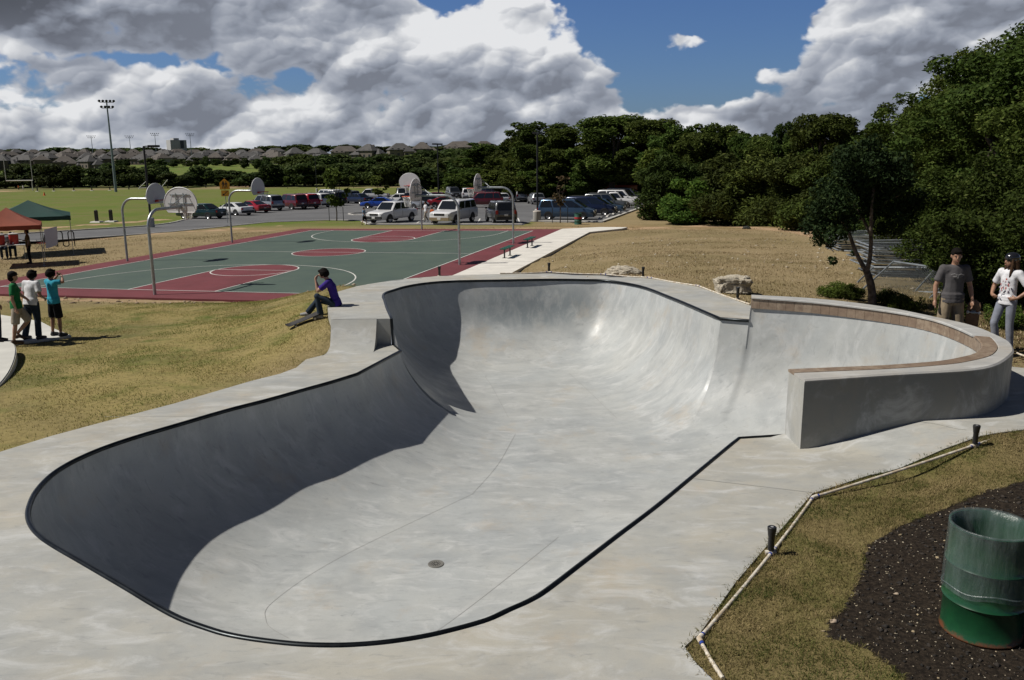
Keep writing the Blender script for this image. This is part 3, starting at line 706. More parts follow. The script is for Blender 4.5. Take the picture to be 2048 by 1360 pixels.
gme.materials.append(gm); smooth_mesh(gme, 180)
ground = link('ground', gme); tag(ground, kind='structure')

# ------------------------------------------------------------------ basketball court
def paint(name, c1, c2, rough=.75):
    return M(name, c1, rough, 0, var=1, col2=c2, vscale=.8, bump=.08, bscale=220, vdetail=7, spec=.25)
COL_G = paint('court_green', (.072, .100, .080), (.062, .088, .074)); COL_R = paint('court_red', (.155, .040, .046), (.128, .034, .038)); COL_W = paint('court_line', (.62, .61, .58), (.50, .50, .47))
court = MB()
def cpoly(mb, pts, h): mb.add([CT(u_, v_, h) for u_, v_ in pts], [tuple(range(len(pts)))])
cpoly(court, ((-9.2, -14.4), (9.2, -14.4), (9.2, 14.25), (-9.2, 14.25)), 0)
P = [CT(u_, v_) for u_, v_ in ((-9.2, -14.4), (9.2, -14.4), (9.2, 14.25), (-9.2, 14.25))]
for i in range(4):
    a, b_ = P[i], P[(i + 1) % 4]; court.quad(a, b_, b_ + Vector((0, 0, -.3)), a + Vector((0, 0, -.3)))
co_ = court.build('basketball_court', COL_R); tag(co_, kind='structure')
gs = MB(); cpoly(gs, ((-7.62, -12.8), (7.62, -12.8), (7.62, 12.8), (-7.62, 12.8)), .004); tag(gs.build('court_surface_green', COL_G), kind='structure')
arc = lambda cu, cv, r, a0, a1, n=48: [(cu + r * math.cos(R(a0 + (a1 - a0) * i / n)), cv + r * math.sin(R(a0 + (a1 - a0) * i / n))) for i in range(n + 1)]
ks = MB()
cpoly(ks, arc(0, 0, 1.83, 0, 360)[:-1], .008)
for s in (-1, 1):
    cpoly(ks, [(-1.83, s * 12.8), (1.83, s * 12.8), (1.83, s * 7.01)][::1] + [(1.83 * math.cos(R(a)), s * (7.01 - 1.83 * math.sin(R(a)))) for a in range(5, 180, 5)] + [(-1.83, s * 7.01)], .008)
tag(ks.build('court_surface_red', COL_R), kind='structure')
ln = MB()
def line(pts, w=.055, closed=False):
    m_ = len(pts); A = []; B = []
    for i, p in enumerate(pts):
        a = pts[(i - 1) % m_] if (i or closed) else p; b_ = pts[(i + 1) % m_] if (i < m_ - 1 or closed) else p
        t = Vector((b_[0] - a[0], b_[1] - a[1])).normalized(); nn = Vector((-t.y, t.x)) * w / 2
        A.append(CT(p[0] + nn.x, p[1] + nn.y, .012)); B.append(CT(p[0] - nn.x, p[1] - nn.y, .012))
    ln.add(A + B, [(i, (i + 1) % m_, m_ + (i + 1) % m_, m_ + i) for i in range(m_ if closed else m_ - 1)])
for s in (-1, 1):
    line([(s * 7.62, -12.8), (s * 7.62, 12.8)]); line([(-7.65, s * 12.8), (7.65, s * 12.8)])
    line([(-1.83, s * 12.77), (-1.83, s * 7.01)]); line([(1.83, s * 12.77), (1.83, s * 7.01)]); line([(-1.83, s * 7.01), (1.83, s * 7.01)])
    line(arc(0, s * 7.01, 1.83, 0, 360)[:-1], closed=True)
    line([(-6.02, s * 12.77)] + [(6.02 * math.cos(R(a)), s * (11.2 - 6.02 * math.sin(R(a)))) for a in range(180, -1, -4)] + [(6.02, s * 12.77)])
line([(-7.62, 0), (7.62, 0)]); line(arc(0, 0, 1.83, 0, 360)[:-1], closed=True)
tag(ln.build('court_markings', COL_W), kind='structure')

# concrete walk with an end flare beside the court
CON_WALK = M('walk_concrete', (.66, .63, .57), .75, var=.12, vscale=1.3, bump=.05)
wk = MB(); z_ = .02
wp = [(9.2, -15.8), (11.35, -15.6), (11.35, 12.0), (13.0, 14.6), (13.2, 15.6), (11.4, 15.7), (9.2, 14.25)]
wk.prism([CT(u_, v_, z_ - .25) for u_, v_ in wp], (0, 0, .25)); wo = wk.build('walkway', CON_WALK); tag(wo, kind='structure')
wj = MB()
for v_ in np.arange(-13.5, 14, 1.5): wj.add([CT(9.22, v_ - .01, z_ + .003), CT(11.33, v_ - .01, z_ + .003), CT(11.33, v_ + .01, z_ + .003), CT(9.22, v_ + .01, z_ + .003)], [(0, 1, 2, 3)])
tag(wj.build('walkway_joints', jm), kind='structure')

# ------------------------------------------------------------------ asphalt, kerbs, bay lines
ASM = M('asphalt', (.118, .118, .120), .9, var=.25, vscale=.25, bump=.1, bscale=40, vdetail=7)
am = MB()
nA = [Vector(lot(*p, .02)) for p in asph_px]; am.add(nA, [tuple(range(len(nA)))]); tag(am.build('parking_lot', ASM), kind='structure')
kb = MB(); CON_KERB = M('kerb_concrete', (.50, .48, .44), .8, var=.2, vscale=2)
def kerb(pxs, w=.16, h=.13):
    pts = resample(np.array([lot(*p, .0) for p in pxs]), max(6, len(pxs) * 4)); t = np.gradient(pts, axis=0); nn = np.stack([-t[:, 1], t[:, 0], 0 * t[:, 0]], 1); nn /= np.linalg.norm(nn, axis=1)[:, None]
    A = pts + nn * w / 2; B = pts - nn * w / 2; m_ = len(pts); up = np.array([0, 0, h])
    kb.add(list(A) + list(A + up) + list(B + up) + list(B), [(j * m_ + i, j * m_ + i + 1, (j + 1) * m_ + i + 1, (j + 1) * m_ + i) for j in range(3) for i in range(m_ - 1)])
kerb(asph_px[0:9], .16, .05); kerb(asph_px[8:10], .3, .12); kerb(asph_px[10:13], .3); kerb(asph_px[20:25], .16, .09)
kerb([(743, 431), (705, 430.5), (697, 429), (706, 427.5), (742, 426)], .15)
tag(kb.build('kerbs', CON_KERB), kind='structure')
# ------------------------------------------------------------------ court furniture
GALV = M('galvanised_steel', (.42, .45, .46), .38, .7, var=.25, vscale=6)
BOARD_W = M('backboard_white', (.60, .60, .61), .5, var=.06, vscale=3)
ORANGE = M('rim_orange', (.62, .085, .02), .45); RIMRED = M('rim_red', (.42, .03, .02), .45)
NETW = M('net_white', (.62, .62, .60), .8)
BLACKP = M('black_paint', (.012, .012, .013), .4)
def make_hoop(label, u, v, heading, rimmat, bend=.62):
    """gooseneck hoop; local +x reaches over the court"""
    p = CT(u, v); t = thing('basketball_hoop', label, 'basketball hoop', p, CTA + R(heading), 'basketball hoops round the court')
    hz = 2.98; ax = 1.82; r = .055
    path = [(0, 0, -.1), (0, 0, 1.2), (0, 0, hz - bend)] + [(bend - bend * math.cos(a), 0, hz - bend + bend * math.sin(a)) for a in np.linspace(.12, math.pi / 2, 9)] + [(ax, 0, hz)]
    MB().tube(path, r, 12).build('pole', GALV, t, smooth=50)
    # fan backboard: a thick steel fan with a rolled edge
    bw, bh = .69, .89; z0 = hz - .18
    out = [(-bw * .80, z0 - .02), (bw * .80, z0 - .02), (bw * .93, z0 + .10)] + [(bw * math.cos(a), z0 + .30 + (bh - .30) * math.sin(a)) for a in np.linspace(0, math.pi, 22)] + [(-bw * .93, z0 + .10)]
    x0 = ax + .10
    b = MB().prism([(x0, y, z) for y, z in out], (.03, 0, 0)).build('backboard', BOARD_W, t, bevel=.006)
    MB().tube([(x0 + .012, y, z) for y, z in out], .022, 6, closed=True).build('edge_roll', GALV if False else BOARD_W, b, smooth=60)
    w = MB()
    for zz in (z0 + .30, z0 + .62): w.box((x0 - .012, 0, zz), (.02, bw * 1.5 if zz < z0 + .5 else bw * 1.2, .035))
    for yy in (-.16, .16): w.box((x0 - .026, yy, z0 + .38), (.02, .035, .62))
    w.build('stiffener', GALV, b)
    br = MB()
    for s in (-1, 1): br.tube([(ax - .55, 0, hz + .04), (x0 - .02, s * .30, z0 + .66)], .013, 6)
    br.tube([(ax - .02, 0, hz), (x0, 0, hz)], .07, 8); br.build('brace', GALV, t, smooth=50)
    rz = hz - .05; rc = x0 + .03 + .15 + .2286
    rm = MB(); ring = [(rc + .2286 * math.cos(a), .2286 * math.sin(a), rz) for a in np.linspace(0, 2 * math.pi, 25)[:-1]]
    rm.tube(ring, .012, 6, closed=True)
    rm.add([(x0 + .03, -.13, rz + .01), (x0 + .03, .13, rz + .01), (rc - .17, .13, rz), (rc - .17, -.13, rz), (x0 + .03, -.13, rz - .1), (x0 + .03, .13, rz - .1)], [(0, 1, 2, 3), (4, 0, 3), (5, 2, 1), (4, 5, 1, 0), (4, 3, 2, 5)])
    rim = rm.build('rim', rimmat, t, smooth=50)
    nt_ = MB(); n = 12
    for i in range(n):
        for sgn in (1, -1):
            pts = []
            for j in range(6):
                f = j / 5; rr = .22 * (1 - .52 * f ** .8); a = 2 * math.pi * (i + sgn * j * .5) / n
                pts.append((rc + rr * math.cos(a), rr * math.sin(a), rz - .45 * f))
            nt_.tube(pts, .008, 3, caps=False)
    nt_.build('net', NETW, rim)
    return t
make_hoop('basketball hoop on the far right side of the court, behind the green benches', 8.45, 4.75, 180, ORANGE)
make_hoop('basketball hoop on the right side of the court nearest the concrete bowl', 8.37, -4.30, 180, ORANGE)
make_hoop('basketball hoop on the left side of the court nearest the tents', -8.36, -4.55, 0, RIMRED)
make_hoop('basketball hoop on the far left side of the court beside the yellow crossing sign', -8.42, 4.55, 0, RIMRED)
make_hoop('basketball hoop at the near end seen from the back of its board', 0.05, -13.75, 90, RIMRED)
make_hoop('basketball hoop at the far end of the court facing the viewer', -0.10, 13.72, -90, RIMRED)

GRN = M('bench_green', (.012, .115, .075), .45, var=.2, vscale=5)
def make_bench(label, v):
    t = thing('park_bench', label, 'bench', CT(9.72, v, .02), CTA, 'green benches beside the court')
    s = MB().box((0, 0, .43), (.30, 1.62, .035))
    for x in (-.1, 0, .1): s.box((x, 0, .452), (.08, 1.62, .012))
    s.build('seat', GRN, t, bevel=.008)
    for y in (-.5, .5):
        l = MB().tube([(0, y, 0), (0, y, .41)], .035, 10); l.box((0, y, .008), (.16, .16, .016)); l.box((0, y, .405), (.24, .06, .02))
        l.build('leg', BLACKP, t, smooth=40)
make_bench('green flat bench on the white walk nearer the bowl', -1.3); make_bench('green flat bench on the white walk nearer the car park', 3.2)

# ------------------------------------------------------------------ lamps and masts
LAMPM = M('lamp_black', (.02, .021, .022), .45, .3)
def lamp_post(label, px, py, top_py, arms=(1,), turn=0.):
    p = lot(px, py); h = 3.
    for h in np.arange(3, 40, .05):
        d = p + Vector((0, 0, h)); f = float(np.dot(np.array(d), _f)); yy = 680 - FPX * float(np.dot(np.array(d), CU)) / f
        if yy <= top_py: break
    t = thing('street_lamp', label, 'lamp post', p, turn, 'lamp posts round the car park')
    MB().lathe([(0, 0), (.26, 0), (.26, .75), (.2, .8), (0, .8)], n=16).build('base', M('lamp_base', (.42, .41, .38), .85), t, smooth=40)
    MB().tube([(0, 0, .7), (0, 0, h - .1)], [.095, .075], 8).build('pole', LAMPM, t, smooth=50)
    for s in arms:
        hd = MB(); hd.box((s * .75, 0, h - .12), (.85, .40, .17)); hd.box((s * .25, 0, h - .12), (.4, .08, .08)); hd.build('lamp_head', LAMPM, t, bevel=.02)
    return t
lamp_post('black lamp post with one flat head beyond the hoops by the road', 303, 455, 290, (1,), R(8))
lamp_post('black lamp post rising above the middle of the parked cars', 878, 412, 287, (-1, 1), R(70))
lamp_post('black lamp post in front of the blue van against the woods', 1075, 436, 264, (-1, 1), R(75))
lamp_post('thin dark lamp post standing on the field side of the parked cars', 634, 384, 306, (-1, 1), R(30))
MAST = M('mast_steel', (.20, .24, .25), .5, .5)
def mast(label, p, h, w=3.4):
    t = thing('floodlight_mast', label, 'floodlight', p, R(18), 'floodlight masts over the playing fields')
    MB().tube([(0, 0, -.3), (0, 0, h)], [.36, .16], 10).build('pole', MAST, t, smooth=50)
    MB().box((0, 0, h - .25), (w, .14, .14)).box((0, 0, h - 1.7), (w * .78, .14, .14)).build('crossarm', LAMPM, t)
    for z, n, ww in ((h - .05, 5, w), (h - 1.5, 4, w * .78)):
        for i in range(n):
            x = (i / (n - 1) - .5) * ww
            MB().lathe([(.08, .34), (.15, .25), (.34, 0), (.36, -.05), (0, -.05)], (x, -.25, z + .15), 10, Matrix.Rotation(R(65), 3, 'X')).build('floodlight', LAMPM, t, smooth=40)
    return t
def hfor(p, py):
    for h in np.arange(2, 80, .1):
        d = p + Vector((0, 0, h)); f = float(np.dot(np.array(d), _f))
        if 680 - FPX * float(np.dot(np.array(d), CU)) / f <= py: return h
p = lot(232, 384); mast('tall floodlight mast standing at the far edge of the playing field', p, hfor(p, 203))
for px, py, lab in ((186, 272, 'farthest left of the four distant floodlight masts on the skyline'), (262, 272, 'second from left of the four distant floodlight masts on the skyline'), (313, 267, 'distant floodlight mast left of the pale block on the skyline'), (383, 268, 'distant floodlight mast right of the pale block on the skyline')):
    d = ray(px, 308); q_ = Vector(d * (760 / d[1])); q_.z = zg(q_.x, q_.y); mast(lab, q_, hfor(q_, py), 6.5)

# ------------------------------------------------------------------ signs, bollards, cans, rack
YEL = M('sign_yellow', (.80, .36, .015), .5); SIGNB = M('sign_black', (.01, .01, .01), .5)
p = lot(455, 446); t = thing('crossing_sign', 'yellow pedestrian crossing sign with an arrow plate beneath it', 'road sign', p, R(4))
hs = hfor(p, 360); s_ = 1.0 / .76 * .44
MB().tube([(0, .03, -.2), (0, .03, hs)], .03, 8).build('post', GALV, t)
pent = [(-.42, 0, hs - .85), (.42, 0, hs - .85), (.42, 0, hs - .28), (0, 0, hs + .08), (-.42, 0, hs - .28)]
pl = MB().prism(pent, (0, .012, 0)).build('sign_plate', YEL, t)
fg = MB()
def fig(cx, sc):
    Y = -.004
    fg.ball((cx, Y, hs - .16 - (1 - sc) * .2), (.045 * sc, .003, .05 * sc), 10)
    fg.prism([(cx - .07 * sc, Y, hs - .23 - (1 - sc) * .2), (cx + .07 * sc, Y, hs - .23 - (1 - sc) * .2), (cx + .06 * sc, Y, hs - .5), (cx - .06 * sc, Y, hs - .5)], (0, .002, 0))
    for s in (-1, 1): fg.tube([(cx + s * .03 * sc, Y, hs - .48), (cx + s * .085 * sc, Y, hs - .74)], .026 * sc, 5); fg.tube([(cx + s * .06 * sc, Y, hs - .26 - (1 - sc) * .2), (cx + s * .13 * sc, Y, hs - .46)], .018, 5)
fig(-.11, 1.); fig(.13, .82); fg.build('walker_symbol', SIGNB, pl)
ar = MB().prism([(-.33, 0, hs - 1.42), (.33, 0, hs - 1.42), (.33, 0, hs - .92), (-.33, 0, hs - .92)], (0, .012, 0)).build('arrow_plate', YEL, t)
MB().tube([(.20, -.004, hs - 1.0), (-.12, -.004, hs - 1.28)], .028, 5).prism([(-.22, -.006, hs - 1.36), (-.02, -.006, hs - 1.34), (-.2, -.006, hs - 1.16)], (0, .003, 0)).build('arrow_symbol', SIGNB, ar)
BOLW = M('bollard_wood', (.022, .018, .014), .8); BASEW = M('bollard_base', (.55, .53, .48), .85)
def bollard(p, label, h=1.05):
    t = thing('wooden_bollard', label, 'bollard', p, 0, 'short posts round the playing field')
    MB().box((0, 0, .05), (.95, .95, .14), taper=.8).build('base', BASEW, t)
    b = MB().box((0, 0, h / 2), (.24, .24, h)); b.box((0, 0, h + .03), (.24, .24, .08), taper=.3); b.build('post', BOLW, t)
bollard(atp(194, 445, LOT_A + .0, LOT_B), 'dark post on a white base left of the pair by the left hoop'); bollard(atp(223, 444, LOT_A, LOT_B), 'dark post on a white base right of the pair by the left hoop')
for px, py in [(75, 383), (108, 382.5), (148, 382), (184, 381.5), (220, 381), (258, 380), (297, 379), (336, 378.5), (376, 378), (412, 377.5), (492, 376.8), (575, 376), (612, 375.5), (655, 375), (705, 374.6), (752, 374.2), (795, 374)]:
    bollard(atp(px, py, LOT_A, LOT_B), 'small dark bollard with a white foot along the track beyond the field')
RACK = M('rack_black', (.015, .015, .016), .4, .4)
p0 = onground(116, 494); sc_ = 1 / pxm(p0)
t = thing('bike_rack', 'black wave shaped bicycle rack on the dirt beside the tents', 'bike rack', p0, R(5))
pts = []
for i in range(2):
    x0 = i * .62
    pts += [(x0, 0, .0 if i else .02)] if False else []
w_ = .155
path = [(-.16, 0, .12), (-.08, 0, .05), (0, 0, .12), (0, 0, .78)] + [(w_ - w_ * math.cos(a), 0, .80 + .13 * math.sin(a)) for a in np.linspace(.3, math.pi - .3, 6)] + [(2 * w_, 0, .78), (2 * w_, 0, .14)] + [(3 * w_ - w_ * math.cos(a), 0, .14 - .11 * math.sin(a)) for a in np.linspace(.3, math.pi - .3, 6)] + [(4 * w_, 0, .14), (4 * w_, 0, .78)] + [(5 * w_ - w_ * math.cos(a), 0, .80 + .13 * math.sin(a)) for a in np.linspace(.3, math.pi - .3, 6)] + [(6 * w_, 0, .78), (6 * w_, 0, -.1)]
MB().tube([(x * 1.05, y, z) for x, y, z in path], .032, 8).build('rail', RACK, t, smooth=60)
t_ = MB().tube([(0, 0, .12), (0, 0, -.1)], .034, 8).build('foot', RACK, t)

# waste bins on the car park edge
pb = onground(1074, 443); t = thing('concrete_bin', 'round pale concrete litter bin at the corner of the car park', 'litter bin', pb)
MB().lathe([(0, 0), (.33, 0), (.34, .05), (.34, .78), (.31, .80), (0, .80)], n=24).build('drum', M('bin_concrete', (.36, .35, .33), .9, var=.25, vscale=30), t, smooth=40)
MB().lathe([(0, .80), (.335, .80), (.34, .84), (.33, .88), (.17, .90), (.15, .86), (0, .84)], n=24).build('lid', M('bin_lid', (.55, .50, .45), .8), t, smooth=40)
pb = onground(1156, 449); t = thing('oil_drum_bin', 'green oil drum bin with a red band near the blue van', 'litter bin', pb)
def drum_prof(r, h): return [(0, 0), (r - .01, 0), (r, .012), (r, .02), (r - .008, .03), (r - .008, h * .33 - .02), (r + .006, h * .33), (r - .008, h * .33 + .02), (r - .008, h * .66 - .02), (r + .006, h * .66), (r - .008, h * .66 + .02), (r - .008, h - .02), (r, h - .012), (r + .004, h), (r - .008, h), (r - .016, h - .03), (r - .02, .04), (0, .04)]
MB().lathe(drum_prof(.29, .88), n=28).build('drum', M('drum_green_far', (.02, .085, .06), .5), t, smooth=40)
MB().lathe([(.286, .44), (.294, .44), (.294, .60), (.286, .60)], n=28).build('red_band', M('band_red', (.35, .02, .03), .6), t, smooth=40)
# the near drum
pd = Vector((3.655, 6.10, -3.675)); t = thing('green_oil_drum', 'green oil drum bin with a clear plastic liner on the dark soil', 'litter bin', pd, R(20))
DG = bpy.data.materials.new('drum_green'); DG.use_nodes = True; q = N(DG.node_tree); b = q.nodes['Principled BSDF']; co = q.n('ShaderNodeTexCoord').outputs['Object']
zz = q.sep(co)[2]
c = q.mix(q.ramp(q.noise(co, 6, 6, .65), .35, .7), (.008, .060, .022), (.006, .042, .018))
rs_ = q.m('ADD', q.m('MULTIPLY', q.m('SUBTRACT', .13, zz), 5), q.m('SUBTRACT', q.noise(co, 11, 6, .7), .5))
c = q.mix(q.ramp(rs_, .35, .6), c, (.12, .045, .02))
q.put(b.inputs['Base Color'], c); b.inputs['Roughness'].default_value = .33; b.inputs['Coat Weight'].default_value = .2
MB().lathe(drum_prof(.293, .88), n=72).build('drum', DG, t, smooth=50)
LIN = bpy.data.materials.new('plastic_liner'); LIN.use_nodes = True; q = N(LIN.node_tree); q.nodes.clear()
tr = q.n('ShaderNodeBsdfTransparent'); tr.inputs[0].default_value = (.93, .95, .96, 1); gl = q.n('ShaderNodeBsdfPrincipled')
gl.inputs['Base Color'].default_value = (.20, .25, .245, 1); gl.inputs['Roughness'].default_value = .22; gl.inputs['Specular IOR Level'].default_value = .7
co = q.n('ShaderNodeTexCoord').outputs['Object']; wr = q.noise(q.vm('MULTIPLY', co, (9, 9, 1.6)), 2, 6, .65)
mx = q.n('ShaderNodeMixShader'); q.put(mx.inputs[0], q.ramp(wr, .3, .8, .16, .36)); q.links.new(tr.outputs[0], mx.inputs[1]); q.links.new(gl.outputs[0], mx.inputs[2])
bp = q.n('ShaderNodeBump'); bp.inputs['Strength'].default_value = .5; bp.inputs['Distance'].default_value = .02; q.put(bp.inputs['Height'], wr); q.put(gl.inputs['Normal'], bp.outputs[0])
q.links.new(mx.outputs[0], q.n('ShaderNodeOutputMaterial').inputs[0])
lm = MB(); n = 96; vs = []
prof = [(-1, .12), (-.9, .45), (-.5, .8), (-.15, .89), (.2, .90), (.45, .885), (.6, .8), (.8, .60), (1, .345)]
for (kk, z) in prof:
    for j in range(n):
        a = 2 * math.pi * j / n; wv = .006 * math.sin(a * 7 + z * 3) + .004 * math.sin(a * 17 + z * 9)
        if kk < 0: r_in = .262 - .03 * (-kk) + wv * 1.6
        else: r_in = .293 + .006 * kk + abs(wv) * .8
        zz_ = z
        if kk >= 1: zz_ = .345 - .035 * math.sin(a + .6) + .012 * math.sin(a * 5)
        if kk in (.8,): zz_ = z
        if abs(kk) < .3: r_in = .283 + (kk * .06)
        vs.append((r_in * math.cos(a), r_in * math.sin(a), zz_))
fs = [(i * n + j, i * n + (j + 1) % n, (i + 1) * n + (j + 1) % n, (i + 1) * n + j) for i in range(len(prof) - 1) for j in range(n)]
lm.add(vs, fs); lm.build('plastic_liner', LIN, t, smooth=180)
hb = MB()                                                # rolled hem of the liner
hb.tube([(.304 * math.cos(a), .304 * math.sin(a), .385 - .035 * math.sin(a + .6) + .012 * math.sin(a * 5)) for a in np.linspace(0, 2 * math.pi, 73)[:-1]], .006, 5, closed=True)
hb.build('liner_hem', LIN, t, smooth=60)

# ------------------------------------------------------------------ irrigation: white pipe runs and sprinkler heads
PVC = M('pvc_white', (.62, .58, .50), .5, var=.35, vscale=14, col2=(.42, .34, .24)); BLUE = M('primer_blue', (.02, .05, .28), .5)
def pipe(label, pts, r=.0165):
    t = thing('irrigation_pipe', label, 'pipe', pts[0], 0, 'white irrigation pipes along the concrete')
    o = Vector(pts[0]); P = [Vector(p) - o for p in pts]
    fine = []
    for i in range(len(P) - 1):
        for f in np.linspace(0, 1, 8)[:-1]: fine.append(P[i].lerp(P[i + 1], f) + Vector((0, 0, -.012 * math.sin(f * math.pi))))
    fine.append(P[-1]); MB().tube(fine, r, 10).build('tube', PVC, t, smooth=60)
    for i in range(1, len(P) - 1):
        d0 = (P[i - 1] - P[i]).normalized(); d1 = (P[i + 1] - P[i]).normalized()
        e = MB().tube([P[i] + d0 * .055, P[i], P[i] + d1 * .055], r * 1.35, 10).build('elbow', PVC, t, smooth=60)
        for d_ in (d0, d1): MB().tube([P[i] + d_ * .056, P[i] + d_ * .08], r * 1.12, 10).build('primer_ring', BLUE, e)
    return t
def gp(px, py, dz=.02): p = onground(px, py); p.z += dz; return p
pipe('white pipe bent round the grass corner between the concrete and the oil drum', [gp(1446, 1362), gp(1398, 1282), gp(1545, 1107), gp(1626, 998), gp(1950, 893), gp(2075, 848)])
def zf_(px, py, dz=.02): return Vector(at(px, py, ZF + dz))
far_run = [(1000, 546.5), (1098, 544), (1207, 548.5), (1300, 555), (1397, 571.5), (1500, 608.5)]
pipe('thin white pipe along the far rim of the bowl deck', [zf_(*p) for p in far_run])
pipe('short white pipe end behind the curved end of the raised wall', [Vector(at(2034, 706, -3.34)), Vector(at(2062, 714, -3.34))])
SPK = M('sprinkler_black', (.012, .012, .013), .42)
def sprinkler(p, label):
    t = thing('sprinkler_head', label, 'sprinkler', p, 0, 'black pop up sprinklers on the white pipes')
    MB().lathe([(0, .02), (.030, .02), (.030, .15), (.034, .16), (.038, .20), (.042, .225), (.042, .245), (.036, .25), (.014, .25), (.012, .243), (0, .243)], n=16).build('riser', SPK, t, smooth=40)
    MB().tube([(0, 0, -.03), (0, 0, .03)], .024, 10).tube([(-.05, 0, -.008), (.05, 0, -.008)], .022, 10).build('tee', PVC, t, smooth=50)
    MB().lathe([(0, 0), (.016, 0), (.016, .004), (0, .004)], (0, 0, .246), 10).build('cap_dot', M('sprinkler_cap', (.3, .3, .3), .5), t)
sprinkler(gp(1541, 1109, .03), 'black sprinkler on the white pipe nearest the oil drum, beside the bowl'); sprinkler(gp(1949, 895, .03), 'black sprinkler on the white pipe between the raised wall and the soil')
for px, py, lab in ((1098, 544, 'black sprinkler on the far bowl rim in line with the dry slope'), (1286, 553, 'black sprinkler just right of the low white rock'), (1475, 597, 'black sprinkler in front of the pale boulder'), (879, 551.5, 'black sprinkler at the far rim where the red court edge meets the walk')): sprinkler(zf_(px, py, .0), lab)

# ------------------------------------------------------------------ rocks
ROCK = bpy.data.materials.new('limestone'); ROCK.use_nodes = True; q = N(ROCK.node_tree); b = q.nodes['Principled BSDF']; co = q.n('ShaderNodeTexCoord').outputs['Object']
c = q.mix(q.ramp(q.noise(co, 5, 8, .7), .35, .65), (.50, .45, .36), (.33, .29, .22)); c = q.mix(q.ramp(q.noise(co, 16, 6, .75), .55, .68, 0, .8), c, (.10, .09, .075))
q.put(b.inputs['Base Color'], c); b.inputs['Roughness'].default_value = .9
bp = q.n('ShaderNodeBump'); bp.inputs['Strength'].default_value = 1.; bp.inputs['Distance'].default_value = .05; q.put(bp.inputs['Height'], q.noise(co, 14, 7, .7)); q.put(b.inputs['Normal'], bp.outputs[0])
from mathutils import noise as mnoise
def rock(label, p, d, rz, seed, blocky):
    bm = bmesh.new(); bmesh.ops.create_icosphere(bm, subdivisions=5, radius=1)
    for v in bm.verts:
        c = v.co.copy()
        if blocky: c = Vector([math.copysign(abs(a) ** .42, a) for a in c])
        n_ = mnoise.fractal(c * 1.3 + Vector((seed, 0, 0)), 1.0, 2.2, 5); n2_ = mnoise.fractal(c * 4 + Vector((seed, 5, 0)), 1., 2., 5)
        ridge = mnoise.ridged_multi_fractal(c * 2.2 + Vector((seed, 2, 1)), .9, 2.2, 4, 1., 2.)
        c = c * (1 + .20 * n_ + .10 * n2_ - .06 * ridge)
        v.co = Vector((c.x * d[0] / 2, c.y * d[1] / 2, max(c.z, -.5) * d[2] / 2))
    me = bpy.data.meshes.new('boulder'); bm.to_mesh(me); bm.free(); me.materials.append(ROCK); smooth_mesh(me, 40)
    o = link('boulder', me); o.location = p; o.rotation_euler = (0, 0, rz); tag(o, label, 'rock', 'limestone rocks on the dry slope')
a_ = onground(1471, 588); rock('squarish grey boulder just left of the raised wall', a_ + Vector((0, .25, .15)), (.84, .62, .47), R(-10), 3.3, True)
a_ = onground(1250, 552); rock('long low white rock lying behind the far bowl rim', a_ + Vector((0, .5, .02)), (1.15, .55, .42), R(-8), 8.1, False)
a_ = onground(1493, 458); rock('small dark lump on the dirt path in front of the woods', a_ + Vector((0, 0, .05)), (.55, .4, .3), 0, 5.1, False)
o_ = bpy.data.objects.get('boulder.002'); o_.data.materials.clear(); o_.data.materials.append(M('dark_lump', (.03, .03, .025), .9))

# ------------------------------------------------------------------ raised skate slab at the left
sl = MB(); zs = -4.16; P = [Vector((x, y, zs)) for x, y in SLAB]
sl.prism([p + Vector((0, 0, -.3)) for p in P], (0, 0, .3))
so = thing('skate_pad', 'pale concrete pad under the standing boys by the court', 'skate pad', (0, 0, 0))
CON_PAD = M('pad_concrete', (.56, .55, .50), .7, var=.15, vscale=1.2, bump=.05)
sl.build('pad', CON_PAD, so)
# curved kerbed lip of a second feature at the frame edge
lip = MB(); tp = [at(-60, 684, -3.95), at(0, 684, -3.95), at(22, 684, -3.95), at(31, 692, -3.95), at(32, 705, -3.95), at(27, 725, -3.95), at(14, 750, -3.95), at(-10, 775, -3.95), at(-60, 800, -3.95)]
tp = [Vector(p) for p in catmull(tp, 5)]
lip.prism([p + Vector((0, 0, -.45)) for p in tp], (0, 0, .45)); t = thing('skate_ledge', 'white concrete ledge with a rounded end at the edge of the grass mound', 'skate ledge'); lip.build('ledge', CON_PAD, t, bevel=.02)
# ------------------------------------------------------------------ vehicles
GLASS = M('car_glass', (.010, .012, .014), .08, 0, spec=.7); TYRE = M('tyre', (.012, .012, .012), .85); RIMM = M('alloy_rim', (.45, .45, .46), .3, .8)
TRIM = M('dark_trim', (.020, .020, .022), .6); LIGHTW = M('headlight_glass', (.62, .64, .66), .15, spec=.8); LIGHTR = M('tail_light_red', (.28, .008, .010), .25); PLATE = M('plate_white', (.6, .6, .6), .5); CHROME = M('chrome', (.55, .55, .56), .15, 1.)
_paint = {}
def carpaint(name, col, metal=.25):
    return M('paint_' + name, col, .30, metal, coat=.8, spec=.5)
